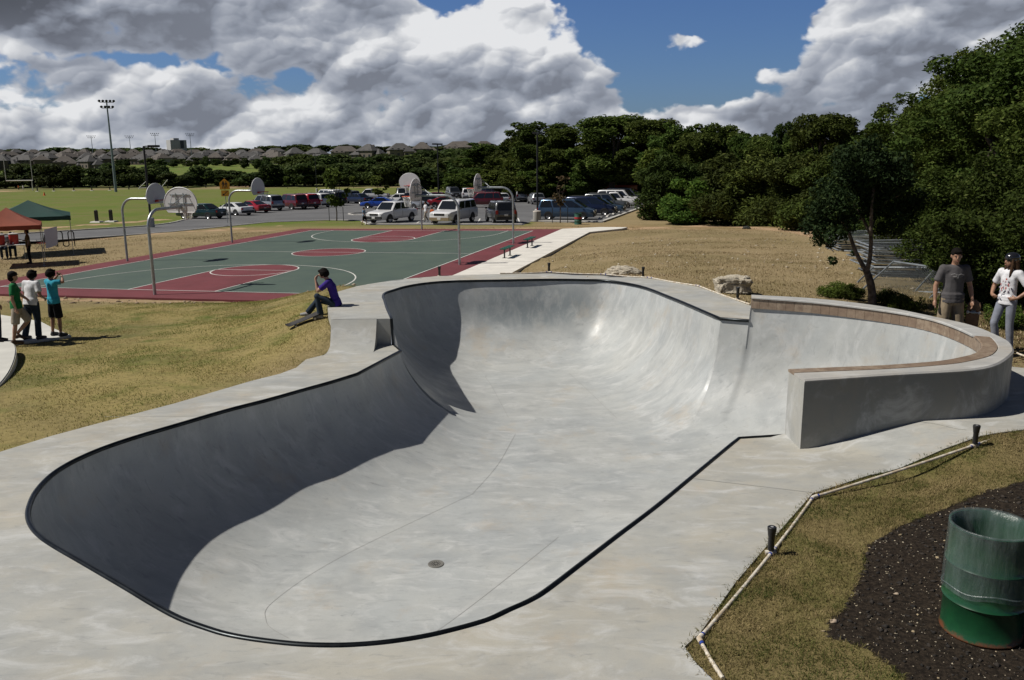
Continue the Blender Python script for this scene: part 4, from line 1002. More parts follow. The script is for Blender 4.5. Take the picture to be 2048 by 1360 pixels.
# kind: length, width, height, belt height, bonnet height, cabin (base rear, roof rear, roof front, base front) as x fractions of length from the rear, wheel radius, wheelbase fractions
KIND = {
 'sedan':   (4.7, 1.78, 1.42, .90, .84, (.16, .31, .60, .76), .32, (.20, .80), .95),
 'coupe':   (4.5, 1.76, 1.30, .86, .80, (.10, .34, .56, .74), .32, (.20, .79), .92),
 'suv':     (4.75, 1.86, 1.80, 1.08, 1.04, (.015, .07, .62, .76), .37, (.20, .80), 1.06),
 'bigsuv':  (5.4, 2.0, 1.90, 1.16, 1.12, (.012, .05, .62, .745), .39, (.21, .80), 1.13),
 'minivan': (4.95, 1.9, 1.76, 1.02, .98, (.015, .06, .62, .86), .34, (.20, .80), 1.0),
 'pickup':  (5.6, 1.95, 1.80, 1.12, 1.10, (.42, .45, .62, .73), .39, (.20, .80), 1.04),
 'sporttrac': (5.2, 1.82, 1.74, 1.08, 1.04, (.25, .29, .60, .73), .37, (.19, .80), 1.04),
 'hatch':   (4.0, 1.72, 1.46, .92, .90, (.02, .10, .60, .80), .31, (.19, .80), .92)}
_cache = {}
def car_meshes(kind):
    if kind in _cache: return _cache[kind]
    L, Wd, H, zb, zh, cab, wr, wb_, zt = KIND[kind]; hw = Wd / 2; X = lambda f: -L / 2 + L * f
    z0 = .26 if kind not in ('suv', 'bigsuv', 'pickup', 'sporttrac') else .36
    b = MB()
    # lower body: rounded sections along the length (rear to front)
    st = [(0, .80, zt * .86, .88), (.012, .95, zt * .95, .95), (.05, .985, zt, .985), (.15, 1., zb if kind not in ('pickup', 'sporttrac') else zt, 1.), (cab[0], 1., zb, 1.), (cab[3], 1., zb, 1.), (cab[3] + .03, .995, zh + .01, .99), (.93, .965, zh - .06, .96), (.975, .93, zh - .12, .92), (.995, .84, zh - .22, .84), (1., .78, zh - .30, .78)]
    st = sorted(st, key=lambda s: s[0])
    rings = []
    for f, w, zs, wl in st:
        x = X(f); h = hw * w; zl = z0 + (.10 if f in (0, 1.) else 0)
        half = [(h * .90, zl), (h * .975, zl + .08), (h, zl + (zs - zl) * .45), (h * .985, zs - .13), (h * .95, zs - .03), (h * .86, zs), (h * .45, zs + .018)]
        rings.append([(x, y, z) for y, z in half] + [(x, -y, z) for y, z in reversed(half)])
    n = len(rings[0]); vs = [p for r_ in rings for p in r_]
    b.add(vs, [(i * n + j, i * n + (j + 1) % n, (i + 1) * n + (j + 1) % n, (i + 1) * n + j) for i in range(len(rings) - 1) for j in range(n)] + [tuple(range(n)), tuple((len(rings) - 1) * n + j for j in range(n - 1, -1, -1))])
    # cabin
    xr0, xr1, xf1, xf0 = (X(f) for f in cab); wbl = hw * .93; wrf = hw * (.74 if kind in ('sedan', 'coupe', 'hatch') else .80)
    zr = H
    lv = [(xr0, xf0, wbl, zb - .02), (xr0 + (xr1 - xr0) * .5, xf0 + (xf1 - xf0) * .5, (wbl + wrf) / 2 + .015, zb + (zr - zb) * .5), (xr1 - .02, xf1 + .03, wrf + .015, zr - .09), (xr1 + .04, xf1 - .04, wrf - .06, zr - .02), (xr1 + .25, xf1 - .25, wrf - .28, zr)]
    def ring(l):
        a, c, w, z = l; q = .10
        return [(a, -w * .88, z), (a + q, -w, z), (c - q, -w, z), (c, -w * .86, z), (c, w * .86, z), (c - q, w, z), (a + q, w, z), (a, w * .88, z)]
    R_ = [ring(l) for l in lv]; vs = [p for r_ in R_ for p in r_]
    b.add(vs, [(i * 8 + j, i * 8 + (j + 1) % 8, (i + 1) * 8 + (j + 1) % 8, (i + 1) * 8 + j) for i in range(4) for j in range(8)] + [tuple(32 + j for j in range(8))])
    parts = {'body': b.mesh('body', None, 42)}
    # glass
    def onside(fx, t, s, off=.014):
        """point on the cabin flank: fx 0..1 along, t 0..1 up"""
        a = xr0 + (xr1 - xr0) * t; c = xf0 + (xf1 - xf0) * t; w = wbl + (wrf - wbl) * t
        return (a + (c - a) * fx, s * (w + off + .02 * (1 - abs(2 * t - 1))), zb + (zr - zb) * t)
    cuts = {'sedan': (.10, .47, .50, .90), 'coupe': (.14, .90), 'suv': (.05, .27, .30, .60, .63, .93), 'bigsuv': (.04, .30, .33, .62, .65, .93), 'minivan': (.04, .30, .33, .62, .65, .94), 'pickup': (.08, .92), 'sporttrac': (.06, .46, .50, .92), 'hatch': (.06, .28, .31, .92)}[kind]
    sw = []
    for s in (-1, 1):
        for i in range(0, len(cuts), 2):
            m_ = MB(); a, c = cuts[i], cuts[i + 1]; t0, t1 = .10, .86
            m_.quad(onside(a, t0, s), onside(c, t0, s), onside(c if i < len(cuts) - 2 else c - .015, t1, s), onside(a + .01, t1, s)); sw.append(m_.mesh('side_window'))
    parts['side_window'] = sw
    m_ = MB(); o = .016
    def front(y, t, x0, x1, o): return (x0 + (x1 - x0) * t + o, y * (wbl * .84 + (wrf - wbl) * t), zb + (zr - zb) * t + .01)
    m_.quad(front(-1, .06, xf0, xf1, o), front(1, .06, xf0, xf1, o), front(.97, .90, xf0, xf1, o), front(-.97, .90, xf0, xf1, o)); parts['windscreen'] = m_.mesh('windscreen')
    m_ = MB(); m_.quad(front(-1, .16, xr0, xr1, -o), front(1, .16, xr0, xr1, -o), front(.95, .86, xr0, xr1, -o), front(-.95, .86, xr0, xr1, -o)); parts['rear_window'] = m_.mesh('rear_window')
    # wheels
    m_ = MB().lathe([(wr * .62, -.10), (wr * .92, -.11), (wr, -.08), (wr, .08), (wr * .92, .11), (wr * .62, .10), (wr * .62, -.10)], n=24, mat=Matrix.Rotation(R(90), 3, 'X')); parts['tyre'] = m_.mesh('tyre', TYRE, 40)
    m_ = MB().lathe([(0, .07), (wr * .2, .085), (wr * .5, .065), (wr * .64, .10), (wr * .64, -.10), (wr * .5, -.065), (wr * .2, -.085), (0, -.07)], n=24, mat=Matrix.Rotation(R(90), 3, 'X'))
    for i in range(5):
        a = i * 2 * math.pi / 5
        for s in (-1, 1): m_.box((wr * .42 * math.cos(a), s * .082, wr * .42 * math.sin(a)), (wr * .12, .01, wr * .12))
    parts['rim'] = m_.mesh('rim', RIMM, 40)
    ar = []
    for s in (-1, 1):
        for f in wb_:
            m_ = MB(); x = X(f); q = [(x + wr * 1.17 * math.cos(a), s * (hw + .004), max(z0 + .015, wr + wr * 1.17 * math.sin(a))) for a in np.linspace(0, math.pi, 15)]
            m_.prism(q, (0, -s * .12, 0)); ar.append(m_.mesh('wheel_arch', TRIM))
    parts['wheel_arch'] = ar
    parts['wheels'] = [(X(f), s * (hw - .095), wr) for f in wb_ for s in (-1, 1)]
    xe = X(1.) - .035; big = kind in ('suv', 'bigsuv', 'pickup', 'sporttrac')
    hz = zh - .27
    parts['headlight'] = [MB().box((xe - .01, s * hw * .66, hz + .02), (.10, hw * .26, .15), taper=.9).mesh('headlight', LIGHTW) for s in (-1, 1)]
    parts['grille'] = MB().box((xe + .005, 0, hz + .01), (.09, hw * .92, .17 if big else .11)).mesh('grille', TRIM)
    parts['front_bumper'] = MB().box((xe - .02, 0, z0 + .16), (.22, hw * 1.72, .24)).mesh('front_bumper', TRIM, bevel=.03)
    parts['rear_bumper'] = MB().box((X(0) + .03, 0, z0 + .16), (.20, hw * 1.74, .22)).mesh('rear_bumper', TRIM, bevel=.03)
    tz = zb - .16 if kind in ('sedan', 'coupe', 'hatch') else (zb - .10 if kind not in ('pickup', 'sporttrac') else zt - .17)
    parts['tail_light'] = [MB().box((X(0) + .025, s * hw * .80, tz), (.12, hw * .20, .17 if not big else .30)).mesh('tail_light', LIGHTR) for s in (-1, 1)]
    parts['licence_plate'] = [MB().box((x, 0, z), (.02, .30, .15)).mesh('licence_plate', PLATE) for x, z in ((xe + .095, z0 + .18), (X(0) - .012, zb - .32))]
    parts['wing_mirror'] = [MB().box((xf0 - .32, s * (hw + .09), zb + .10), (.10, .20, .15), taper=.8).mesh('wing_mirror', TRIM, bevel=.02) for s in (-1, 1)]
    parts['door_seam'] = [MB().box((X(f), s * (hw + .001), (z0 + zb) / 2 + .05), (.012, .012, zb - z0 - .2)).mesh('door_seam', TRIM) for s in (-1, 1) for f in ((cab[0] + cab[3]) / 2 - (.04 if kind != 'coupe' else .14), cab[3] - .035)]
    if big and kind != 'pickup' or kind == 'minivan': parts['roof_rack'] = [MB().tube([(xr1 + .3, s * (wrf - .16), H), (xr1 + .32, s * (wrf - .16), H + .05), (xf1 - .55, s * (wrf - .16), H + .05), (xf1 - .5, s * (wrf - .16), H)], .018, 5).mesh('roof_rack', TRIM) for s in (-1, 1)]
    if kind in ('pickup', 'sporttrac'): parts['cargo_bed'] = MB().box(((X(0.02) + xr0 - .08) / 2, 0, zt + .012), (xr0 - .08 - X(.02), hw * 1.56, .03)).mesh('cargo_bed', TRIM)
    _cache[kind] = parts; return parts
ncar = 0
def car(kind, px, py, yaw, paint, label, cat='car', trim=None, scale=1.):
    pr = car_meshes(kind); p = lot(px, py, .02)
    nm = {'sedan': 'sedan_car', 'coupe': 'coupe_car', 'suv': 'sport_utility_car', 'bigsuv': 'sport_utility_car', 'minivan': 'minivan', 'pickup': 'pickup_truck', 'sporttrac': 'pickup_truck', 'hatch': 'hatchback_car'}[kind]
    t = thing(nm, label, cat, p, R(yaw), 'vehicles standing in the car park'); t.scale = (scale,) * 3
    if not pr['body'].materials: pr['body'].materials.append(paint)
    b = link('body', pr['body'], t); b.material_slots[0].link = 'OBJECT'; b.material_slots[0].material = paint
    for kk in ('side_window', 'wheel_arch', 'headlight', 'tail_light', 'licence_plate', 'wing_mirror', 'roof_rack', 'door_seam'):
        for me in pr.get(kk, []):
            if not me.materials: me.materials.append(GLASS if kk == 'side_window' else TRIM)
            link(kk, me, t)
    for kk in ('windscreen', 'rear_window', 'grille', 'front_bumper', 'rear_bumper', 'cargo_bed'):
        if kk in pr:
            me = pr[kk]
            if not me.materials: me.materials.append(GLASS)
            o = link(kk, me, t)
            if trim and 'bumper' in kk: o.material_slots[0].link = 'OBJECT'; o.material_slots[0].material = trim
    for w in pr['wheels']:
        ty = link('wheel', pr['tyre'], t); ty.location = w; link('rim', pr['rim'], ty)
    return t
PW = carpaint('white', (.66, .66, .66), 0.); PS = carpaint('silver', (.36, .37, .38), .6); PR = carpaint('red', (.33, .012, .018), .1); PM = carpaint('maroon', (.115, .010, .014), .2); PG = carpaint('grey', (.07, .075, .08), .5)
PB = carpaint('blue', (.012, .060, .36), .2); PN = carpaint('navy', (.012, .020, .055), .4); PK = carpaint('black', (.010, .011, .013), .3); PT = carpaint('dark_green', (.008, .035, .034), .4); PVB = carpaint('steel_blue', (.055, .10, .165), .5); PGD = carpaint('pewter', (.16, .17, .17), .6); PT2 = carpaint('gold_grey', (.20, .19, .17), .5)
# row along the playing field, noses to the grass
car('sedan', 404, 437, 160, PT, 'dark green saloon parked first in the row beside the basketball net')
car('coupe', 468, 430, 146, PW, 'white sports coupe parked second in the row along the field')
car('coupe', 505, 425, 143, PR, 'red coupe between the white coupe and the silver sport utility')
car('suv', 533, 421, 140, PS, 'silver tall car with a dark rear window beside the red coupe')
car('suv', 583, 418.5, 138, PM, 'dark red tall car between the silver and the white family cars')
car('minivan', 630, 414, 140, PW, 'long white people carrier in the row along the field')
car('suv', 607, 417, 138, PR, 'red car mostly hidden between the dark red car and the white people carrier')
car('suv', 662, 410.5, 138, PK, 'black tall car behind the staked leafy tree')
car('bigsuv', 655, 405, 140, PW, 'white roofed tall car behind the black one and the staked tree')
car('minivan', 692, 406, 138, PG, 'grey people carrier just right of the staked leafy tree')
car('sedan', 716, 407, 140, PN, 'navy saloon seen from behind beyond the lawn island')
car('pickup', 742, 401, 178, PW, 'white pickup truck side on against the playing field', 'truck')
# middle of the car park
car('coupe', 760, 416, 172, PB, 'bright blue coupe peeking out behind the white sport truck')
car('sporttrac', 785, 444, -118, PW, 'white sport truck with dark bumper facing the walking boy', 'truck', TRIM)
car('sedan', 822, 417, -40, PS, 'silver saloon behind the white sport truck')
car('sedan', 800, 408, 170, PW, 'white saloon behind the bright blue coupe')
car('suv', 805, 399, -80, PGD, 'pewter tall car far back behind the facing backboard')
car('minivan', 845, 409, 0, PK, 'black low car behind the man in the white shirt')
car('sedan', 872, 404, 176, PM, 'maroon saloon behind the middle lamp post')
car('coupe', 893, 414, 0, PR, 'bright red sports car behind the big white sport utility')
car('bigsuv', 908, 446, -112, PW, 'big white sport utility car facing the viewer beside the orange shirted child', trim=CHROME)
car('suv', 907, 396, -75, PG, 'dark grey tall car far back right of the middle lamp post')
car('minivan', 935, 398, 95, PW, 'white people carrier far back behind the hoop with the orange rim')
car('suv', 966, 414.5, 178, PM, 'dark red tall car side on behind the far right hoop')
car('suv', 1001, 445, 102, PG, 'dark grey sport utility seen from behind by the far right hoop', trim=TRIM)
car('hatch', 999, 407.5, 110, PW, 'small white hatchback above the dark grey sport utility')
car('pickup', 1022, 402, 170, PM, 'dark red pickup truck behind the small white hatchback', 'truck')
car('bigsuv', 975, 396, 150, PM, 'maroon tall car far back under the woods')
car('suv', 1039, 403.5, 100, PS, 'silver tall car seen from behind under the woods beside the red shirted person')
car('hatch', 1072, 408, 100, PS, 'small silver car half hidden by the lamp post at the woods')
car('minivan', 1096, 399, 70, PT, 'dark green van seen from behind over the steel blue van')
# right row, noses to the wheel stops
rows = [('minivan', 1134, 438.5, PVB, 'steel blue people carrier with silver lower trim nearest in the right row'), ('minivan', 1180, 430, PN, 'dark blue people carrier second in the right row'), ('sedan', 1202, 426, PVB, 'blue saloon third in the right row'), ('suv', 1210, 421, PGD, 'pewter estate car fourth in the right row'), ('pickup', 1224, 416, PW, 'white pickup truck with a low open bed in the right row'),
        ('bigsuv', 1238, 411.5, PW, 'tall white car just behind the white pickup in the right row'), ('suv', 1247, 408, PK, 'black tall car near the end of the right row'), ('bigsuv', 1252, 405, PW, 'white car with a raised roof near the end of the right row'), ('minivan', 1258, 402, PR, 'red people carrier at the far end of the right row')]
for kd, px, py, pt_, lb in rows: car(kd, px, py, -14, pt_, lb, 'truck' if kd == 'pickup' else 'car')
# long red trailer behind the right row
pt0 = lot(1195, 401.5); t = thing('goods_trailer', 'long low red trailer standing behind the right row of cars', 'trailer', pt0, R(3))
MB().box((0, 0, 1.72), (11., 2.4, .95)).build('box_body', carpaint('trailer_red', (.34, .035, .018), 0), t, bevel=.05)
MB().box((0, 0, 1.16), (11.1, 2.44, .14)).build('chassis', TRIM, t)
for x in (-4, -2.9, 3.6):
    for s in (-1, 1): w = MB().lathe([(0, -.12), (.46, -.12), (.48, 0), (.46, .12), (0, .12)], n=18, mat=Matrix.Rotation(R(90), 3, 'X')).build('wheel', TYRE, t, smooth=40); w.location = (x, s * 1.05, .48)
# wheel stops
for i, (px, py) in enumerate([(1200, 438), (1216, 433), (1228, 428), (1239, 423.5), (1247, 419.5), (1256, 415.8), (1264, 412)]):
    p = lot(px, py, .02); o = MB().box((0, 0, .06), (.22, 1.7, .12), taper=.75).build('wheel_stop', CON_KERB, None); o.location = p; o.rotation_euler = (0, 0, R(-14))
    tag(o, ['low pale wheel stop nearest the green drum bin', 'low pale wheel stop in front of the second van', 'low pale wheel stop in front of the blue saloon', 'low pale wheel stop in front of the pewter estate', 'low pale wheel stop in front of the white pickup', 'low pale wheel stop in front of the tall white car', 'low pale wheel stop farthest up the kerb'][i], 'wheel stop', 'wheel stops of the right row')
bl = MB()
for px0, py0, px1, py1 in [(1204, 443, 1088, 446), (1214, 437.8, 1150, 439), (1226, 432.5, 1165, 433), (1238, 428, 1180, 428), (830, 448.5, 848, 437), (954, 448.5, 960, 437), (1040, 447, 1036, 436), (730, 448.5, 762, 437)]:
    a, c = lot(px0, py0, .026), lot(px1, py1, .026); d_ = (c - a).normalized(); nn = Vector((-d_.y, d_.x, 0)) * .06; bl.quad(a + nn, a - nn, c - nn, c + nn)
tag(bl.build('bay_lines', COL_W), kind='structure')
# ------------------------------------------------------------------ people
def remesh(mb, vox, mat, it=6, fac=.5):
    me = bpy.data.meshes.new('tmp'); me.from_pydata(mb.v, [], mb.f); o = bpy.data.objects.new('tmp', me); C.objects.link(o)
    m = o.modifiers.new('r', 'REMESH'); m.mode = 'VOXEL'; m.voxel_size = vox
    s = o.modifiers.new('s', 'SMOOTH'); s.iterations = it; s.factor = fac
    dg = bpy.context.evaluated_depsgraph_get(); out = bpy.data.meshes.new_from_object(o.evaluated_get(dg))
    bpy.data.objects.remove(o); bpy.data.meshes.remove(me)
    out.materials.clear(); out.materials.append(mat); smooth_mesh(out, 180); return out
def skin_mat(name, col):
    m = M(name, col, .5, var=.2, vscale=14, spec=.4); m.node_tree.nodes['Principled BSDF'].inputs['Subsurface Weight'].default_value = .0; return m
SK1 = skin_mat('skin_light', (.40, .235, .165)); SK2 = skin_mat('skin_tan', (.30, .165, .105)); SK3 = skin_mat('skin_brown', (.16, .085, .055))
HAIRB = M('hair_dark', (.0075, .0055, .0045), .85, var=.5, vscale=40, spec=.12); HAIRBR = M('hair_brown', (.06, .032, .016), .8, var=.5, vscale=50, spec=.15)
def cloth(name, col): return M('cloth_' + name, col, .9, var=.22, vscale=9, bump=.25, bscale=14, spec=.2)
EYEM = M('eye_dark', (.015, .012, .01), .3); LIP = M('lip', (.26, .10, .08), .5)
V = Vector
def lerp(a, b, t): return a + (b - a) * t
def hand_shape(mb, wr, d, palm_n, s, curl=.5):
    """palm, four unequal fingers with a bend, and a thumb from the side of the palm"""
    d = d.normalized(); n = (palm_n - d * palm_n.dot(d)).normalized(); w = d.cross(n).normalized()
    mb.tube([wr, wr + d * .035 * s, wr + d * .085 * s], [.024 * s, .036 * s, .034 * s], 8)
    for i, (o, L) in enumerate(((-.030, .062), (-.010, .074), (.011, .070), (.030, .054))):
        b = wr + d * .08 * s + w * o * s; k = b + d * L * .5 * s + n * .012 * s * curl; e = k + (d * (1 - curl * .9) + n * curl).normalized() * L * .55 * s
        mb.tube([b - d * .02 * s, b, k, e], [.0105 * s, .0105 * s, .010 * s, .0085 * s], 6)
    b = wr + d * .03 * s + w * -.034 * s; k = b + (d * .7 - w * .75).normalized() * .035 * s; mb.tube([b + w * .02 * s, b, k, k + (d * .95 + n * .35).normalized() * .034 * s], [.014 * s, .013 * s, .011 * s, .009 * s], 6)
def person(label, loc, rz, H=1.72, skin=SK1, shirt=None, lower=None, lower_len='shorts', hair=HAIRB, hairstyle='short', shoe=None, J=None, vox=.016, head_turn=0., head_nod=0., scale_w=1., sleeve='short', curl=.5, extras=None):
    """canonical figure faces -y; J overrides joints (metres for a 1.75 m body)"""
    t = thing('person', label, 'person', loc, rz); s = H / 1.75; t.scale = (s, s, s)
    j = dict(pel=V((0, 0, .95)), chest=V((0, .0, 1.30)), neck=V((0, .01, 1.475)), head=V((0, -.015, 1.625)))
    for sd_, k in ((1, 'L'), (-1, 'R')):
        j.update({'sh' + k: V((sd_ * .176, .01, 1.42)), 'el' + k: V((sd_ * .255, .03, 1.13)), 'wr' + k: V((sd_ * .265, -.04, .88)), 'hip' + k: V((sd_ * .092, 0, .92)), 'kn' + k: V((sd_ * .105, -.02, .50)), 'an' + k: V((sd_ * .115, .02, .085)), 'toe' + k: V((sd_ * .14, -.16, .03))})
    if J:
        for k, v in J.items(): j[k] = V(v)
    b = MB(); w = scale_w
    up = (j['neck'] - j['pel']).normalized()
    # trunk
    def trunk(mb, e, waist=1.):
        b0 = j['pel'] - up * .04; pts = [b0, lerp(j['pel'], j['chest'], .35), lerp(j['pel'], j['chest'], .75), j['chest'], lerp(j['chest'], j['neck'], .6)]
        fr = (.150, .137 * waist, .150, .160, .120)
        ax = (j['shL'] - j['shR']).normalized(); fw = up.cross(ax).normalized(); m3 = Matrix((ax, fw, up)).transposed()
        for i, p in enumerate(pts):
            n = 3
            q = pts[min(i + 1, len(pts) - 1)]
            for a in range(n):
                f = a / n; r = lerp(fr[i], fr[min(i + 1, len(fr) - 1)], f) + e
                mb.ball(lerp(p, q, f), (r * w, r * .68 * w, .10), 12, m3)
        mb.tube([lerp(j['shR'], j['chest'], .12), lerp(j['shL'], j['chest'], .12)], .062 + e, 8)
    trunk(b, 0)
    b.tube([lerp(j['chest'], j['neck'], .7), j['neck'], lerp(j['neck'], j['head'], .5)], [.075, .056, .054], 10)
    for k in 'LR':
        sh, el, wr = j['sh' + k], j['el' + k], j['wr' + k]
        b.ball(sh, .062, 10); b.tube([sh, lerp(sh, el, .4), el], [.054, .050, .040], 9); b.ball(el, .041, 8)
        b.tube([el, lerp(el, wr, .3), wr], [.040, .041, .026], 9)
        sgn = 1 if k == 'L' else -1
        pn = j.get('pn' + k, V((-sgn, -.2, 0))); hand_shape(b, wr, (j['hd' + k] - wr) if 'hd' + k in j else (wr - el), pn, 1., curl)
        hp, kn, an, to = j['hip' + k], j['kn' + k], j['an' + k], j['toe' + k]
        b.ball(hp, .088, 10); b.tube([hp, lerp(hp, kn, .35), kn], [.090 * w, .082 * w, .056], 10); b.ball(kn, .056, 8)
        b.tube([kn, lerp(kn, an, .35), an], [.053, .057, .036], 9)
        b.tube([an + V((0, 0, -.01)), lerp(an, to, .5) + V((0, 0, -.012)), to], [.040, .038, .028], 8)
    # head
    ht = Matrix.Rotation(head_turn, 3, 'Z') @ Matrix.Rotation(head_nod, 3, 'X'); hc = j['head']
    P = lambda x, y, z: hc + ht @ V((x, y, z))
    b.ball(P(0, .012, .035), (.076, .095, .095), 16, ht); b.ball(P(0, -.022, -.035), (.060, .070, .080), 14, ht); b.ball(P(0, -.055, -.088), (.030, .026, .024), 10, ht)
    b.tube([P(0, -.088, .02), P(0, -.108, -.018), P(0, -.098, -.03)], [.010, .015, .014], 7); b.ball(P(0, -.085, -.058), (.024, .014, .009), 8, ht)
    for sx in (-1, 1):
        b.ball(P(sx * .078, .012, -.005), (.012, .022, .034), 8, ht); b.ball(P(sx * .031, -.082, .032), (.024, .012, .010), 8, ht)
    body = link('body', remesh(b, vox, skin), t)
    e_ = MB()
    for sx in (-1, 1): e_.ball(P(sx * .031, -.085, .010), (.013, .008, .007), 8, ht)
    e_.build('eyes', EYEM, body, smooth=60)
    MB().ball(P(0, -.096, -.059), (.022, .008, .006), 8, ht).build('lips', LIP, body, smooth=60)
    # hair
    if hairstyle:
        h = MB()
        h.ball(P(0, .022, .050), (.085, .103, .092), 16, ht); h.ball(P(0, .05, -.01), (.082, .078, .10), 14, ht)
        if hairstyle == 'long':
            for sx in (-1, 0, 1): h.tube([P(sx * .05, .06, .02), P(sx * .06, .075, -.10), P(sx * .065, .07, -.22), P(sx * .06, .06, -.30)], [.06, .055, .045, .02], 8)
            for sx in (-1, 1): h.tube([P(sx * .075, -.01, .05), P(sx * .085, -.015, -.06), P(sx * .085, -.03, -.18), P(sx * .08, -.05, -.28)], [.025, .028, .028, .012], 7)
        elif hairstyle == 'shaggy':
            for i in range(16):
                a = i / 16 * 2 * math.pi; f = abs(math.sin(a / 2)); 
                if -.2 < math.sin(a - math.pi / 2 + math.pi) and abs(math.cos(a)) < .5 and math.sin(a) < 0: continue
                h.tube([P(.08 * math.cos(a), .02 + .09 * math.sin(a), .06), P(.094 * math.cos(a), .022 + .10 * math.sin(a), -.01), P(.092 * math.cos(a), .025 + .10 * math.sin(a), -.06)], [.03, .028, .012], 6)
            h.tube([P(-.06, -.075, .085), P(.0, -.098, .075), P(.06, -.08, .06)], .025, 6)
        else: h.tube([P(-.06, -.06, .085), P(0, -.082, .085), P(.06, -.06, .085)], .024, 6)
        link('hair', remesh(h, max(vox * .8, .011), hair, 3), t)
    if shirt is not None:
        c = MB(); trunk(c, .020, 1.12)
        hem = j['pel'] - up * .02
        ax = (j['shL'] - j['shR']).normalized(); fw = up.cross(ax).normalized(); m3 = Matrix((ax, fw, up)).transposed()
        for dz in (-.09, -.05, 0, .05): c.ball(j['pel'] + up * dz + V((0, 0, .0)), (.205 * w, .142 * w, .05), 12, m3)
        c.tube([lerp(j['chest'], j['neck'], .55), lerp(j['chest'], j['neck'], .92)], [.10, .070], 10)
        for k in 'LR':
            sh, el, wr = j['sh' + k], j['el' + k], j['wr' + k]; c.ball(sh, .074, 12); c.ball(lerp(sh, j['chest'], .3), .084, 10)
            if sleeve == 'short': c.tube([lerp(sh, j['chest'], .25), sh, lerp(sh, el, .45), lerp(sh, el, .72)], [.082, .073, .071, .077], 10)
            else: c.tube([lerp(sh, j['chest'], .25), sh, el, lerp(el, wr, .92)], [.085, .076, .060, .044], 10)
        sm = remesh(c, vox, shirt, 12); hp_ = j['pel'] - up * .085
        for vv in sm.vertices:                                     # a straight hem
            d_ = (vv.co - hp_).dot(up)
            if d_ < 0 and (vv.co - hp_ - up * d_).length < .3 and min((vv.co - j['elL']).length, (vv.co - j['elR']).length) > .12: vv.co = vv.co - up * d_
        link('shirt', sm, t)
    if lower is not None:
        c = MB()
        for f in (-.07, -.02, .03): c.ball(j['pel'] + up * f, (.166 * w, .116 * w, .07), 12)
        for k in 'LR':
            hp, kn, an = j['hip' + k], j['kn' + k], j['an' + k]; c.ball(hp, .104 * w, 12)
            if lower_len == 'shorts': c.tube([hp, lerp(hp, kn, .5), lerp(hp, kn, 1.04)], [.098 * w, .102 * w, .100], 12)
            elif lower_len == 'slim': c.tube([hp, lerp(hp, kn, .5), kn, lerp(kn, an, .4), an], [.100 * w, .088 * w, .066, .066, .056], 12); c.ball(kn, .066, 10)
            else: c.tube([hp, lerp(hp, kn, .5), kn, lerp(kn, an, .5), lerp(kn, an, 1.02)], [.106 * w, .098 * w, .080, .076, .078], 12); c.ball(kn, .080, 10)
        link('shorts' if lower_len == 'shorts' else 'trousers', remesh(c, vox, lower, 10), t)
    if shoe is not None:
        for k in 'LR':
            an, to = j['an' + k], j['toe' + k]; c = MB(); hl = an - (to - an) * .35; hl.z = lerp(an.z, to.z, .8)
            c.tube([an + (an - j['kn' + k]).normalized() * -.03, an], [.048, .050], 9); c.tube([hl, lerp(an, to, .35) + V((0, 0, -.02)), to + (to - an) * .12], [.045, .050, .038], 9)
            link('shoe', remesh(c, max(vox * .8, .012), shoe, 3), t)
    if extras: extras(t, P, ht, j)
    return t
GREYT = cloth('charcoal', (.085, .080, .082)); KHAKI = cloth('khaki', (.27, .215, .145)); WHITE = cloth('white', (.66, .66, .68)); JEANL = cloth('pale_denim', (.22, .235, .28)); PURP = cloth('purple', (.045, .022, .21)); JEAN = cloth('dark_denim', (.022, .034, .052)); JEANM = cloth('denim', (.06, .095, .14))
GREEN = cloth('green', (.012, .14, .045)); KH2 = cloth('stone', (.33, .29, .235)); TURQ = cloth('turquoise', (.035, .30, .42)); BLKC = cloth('black', (.010, .010, .012)); ORNG = cloth('orange', (.50, .10, .02)); OLIV = cloth('olive', (.07, .055, .022)); LBLU = cloth('light_blue', (.18, .28, .40)); REDC = cloth('red', (.42, .02, .025)); BRN = cloth('brown', (.17, .085, .03))
SHD = M('shoe_dark', (.015, .014, .018), .6); SHG = M('shoe_grey', (.22, .22, .22), .7); SHB = M('shoe_brown', (.06, .035, .02), .7)
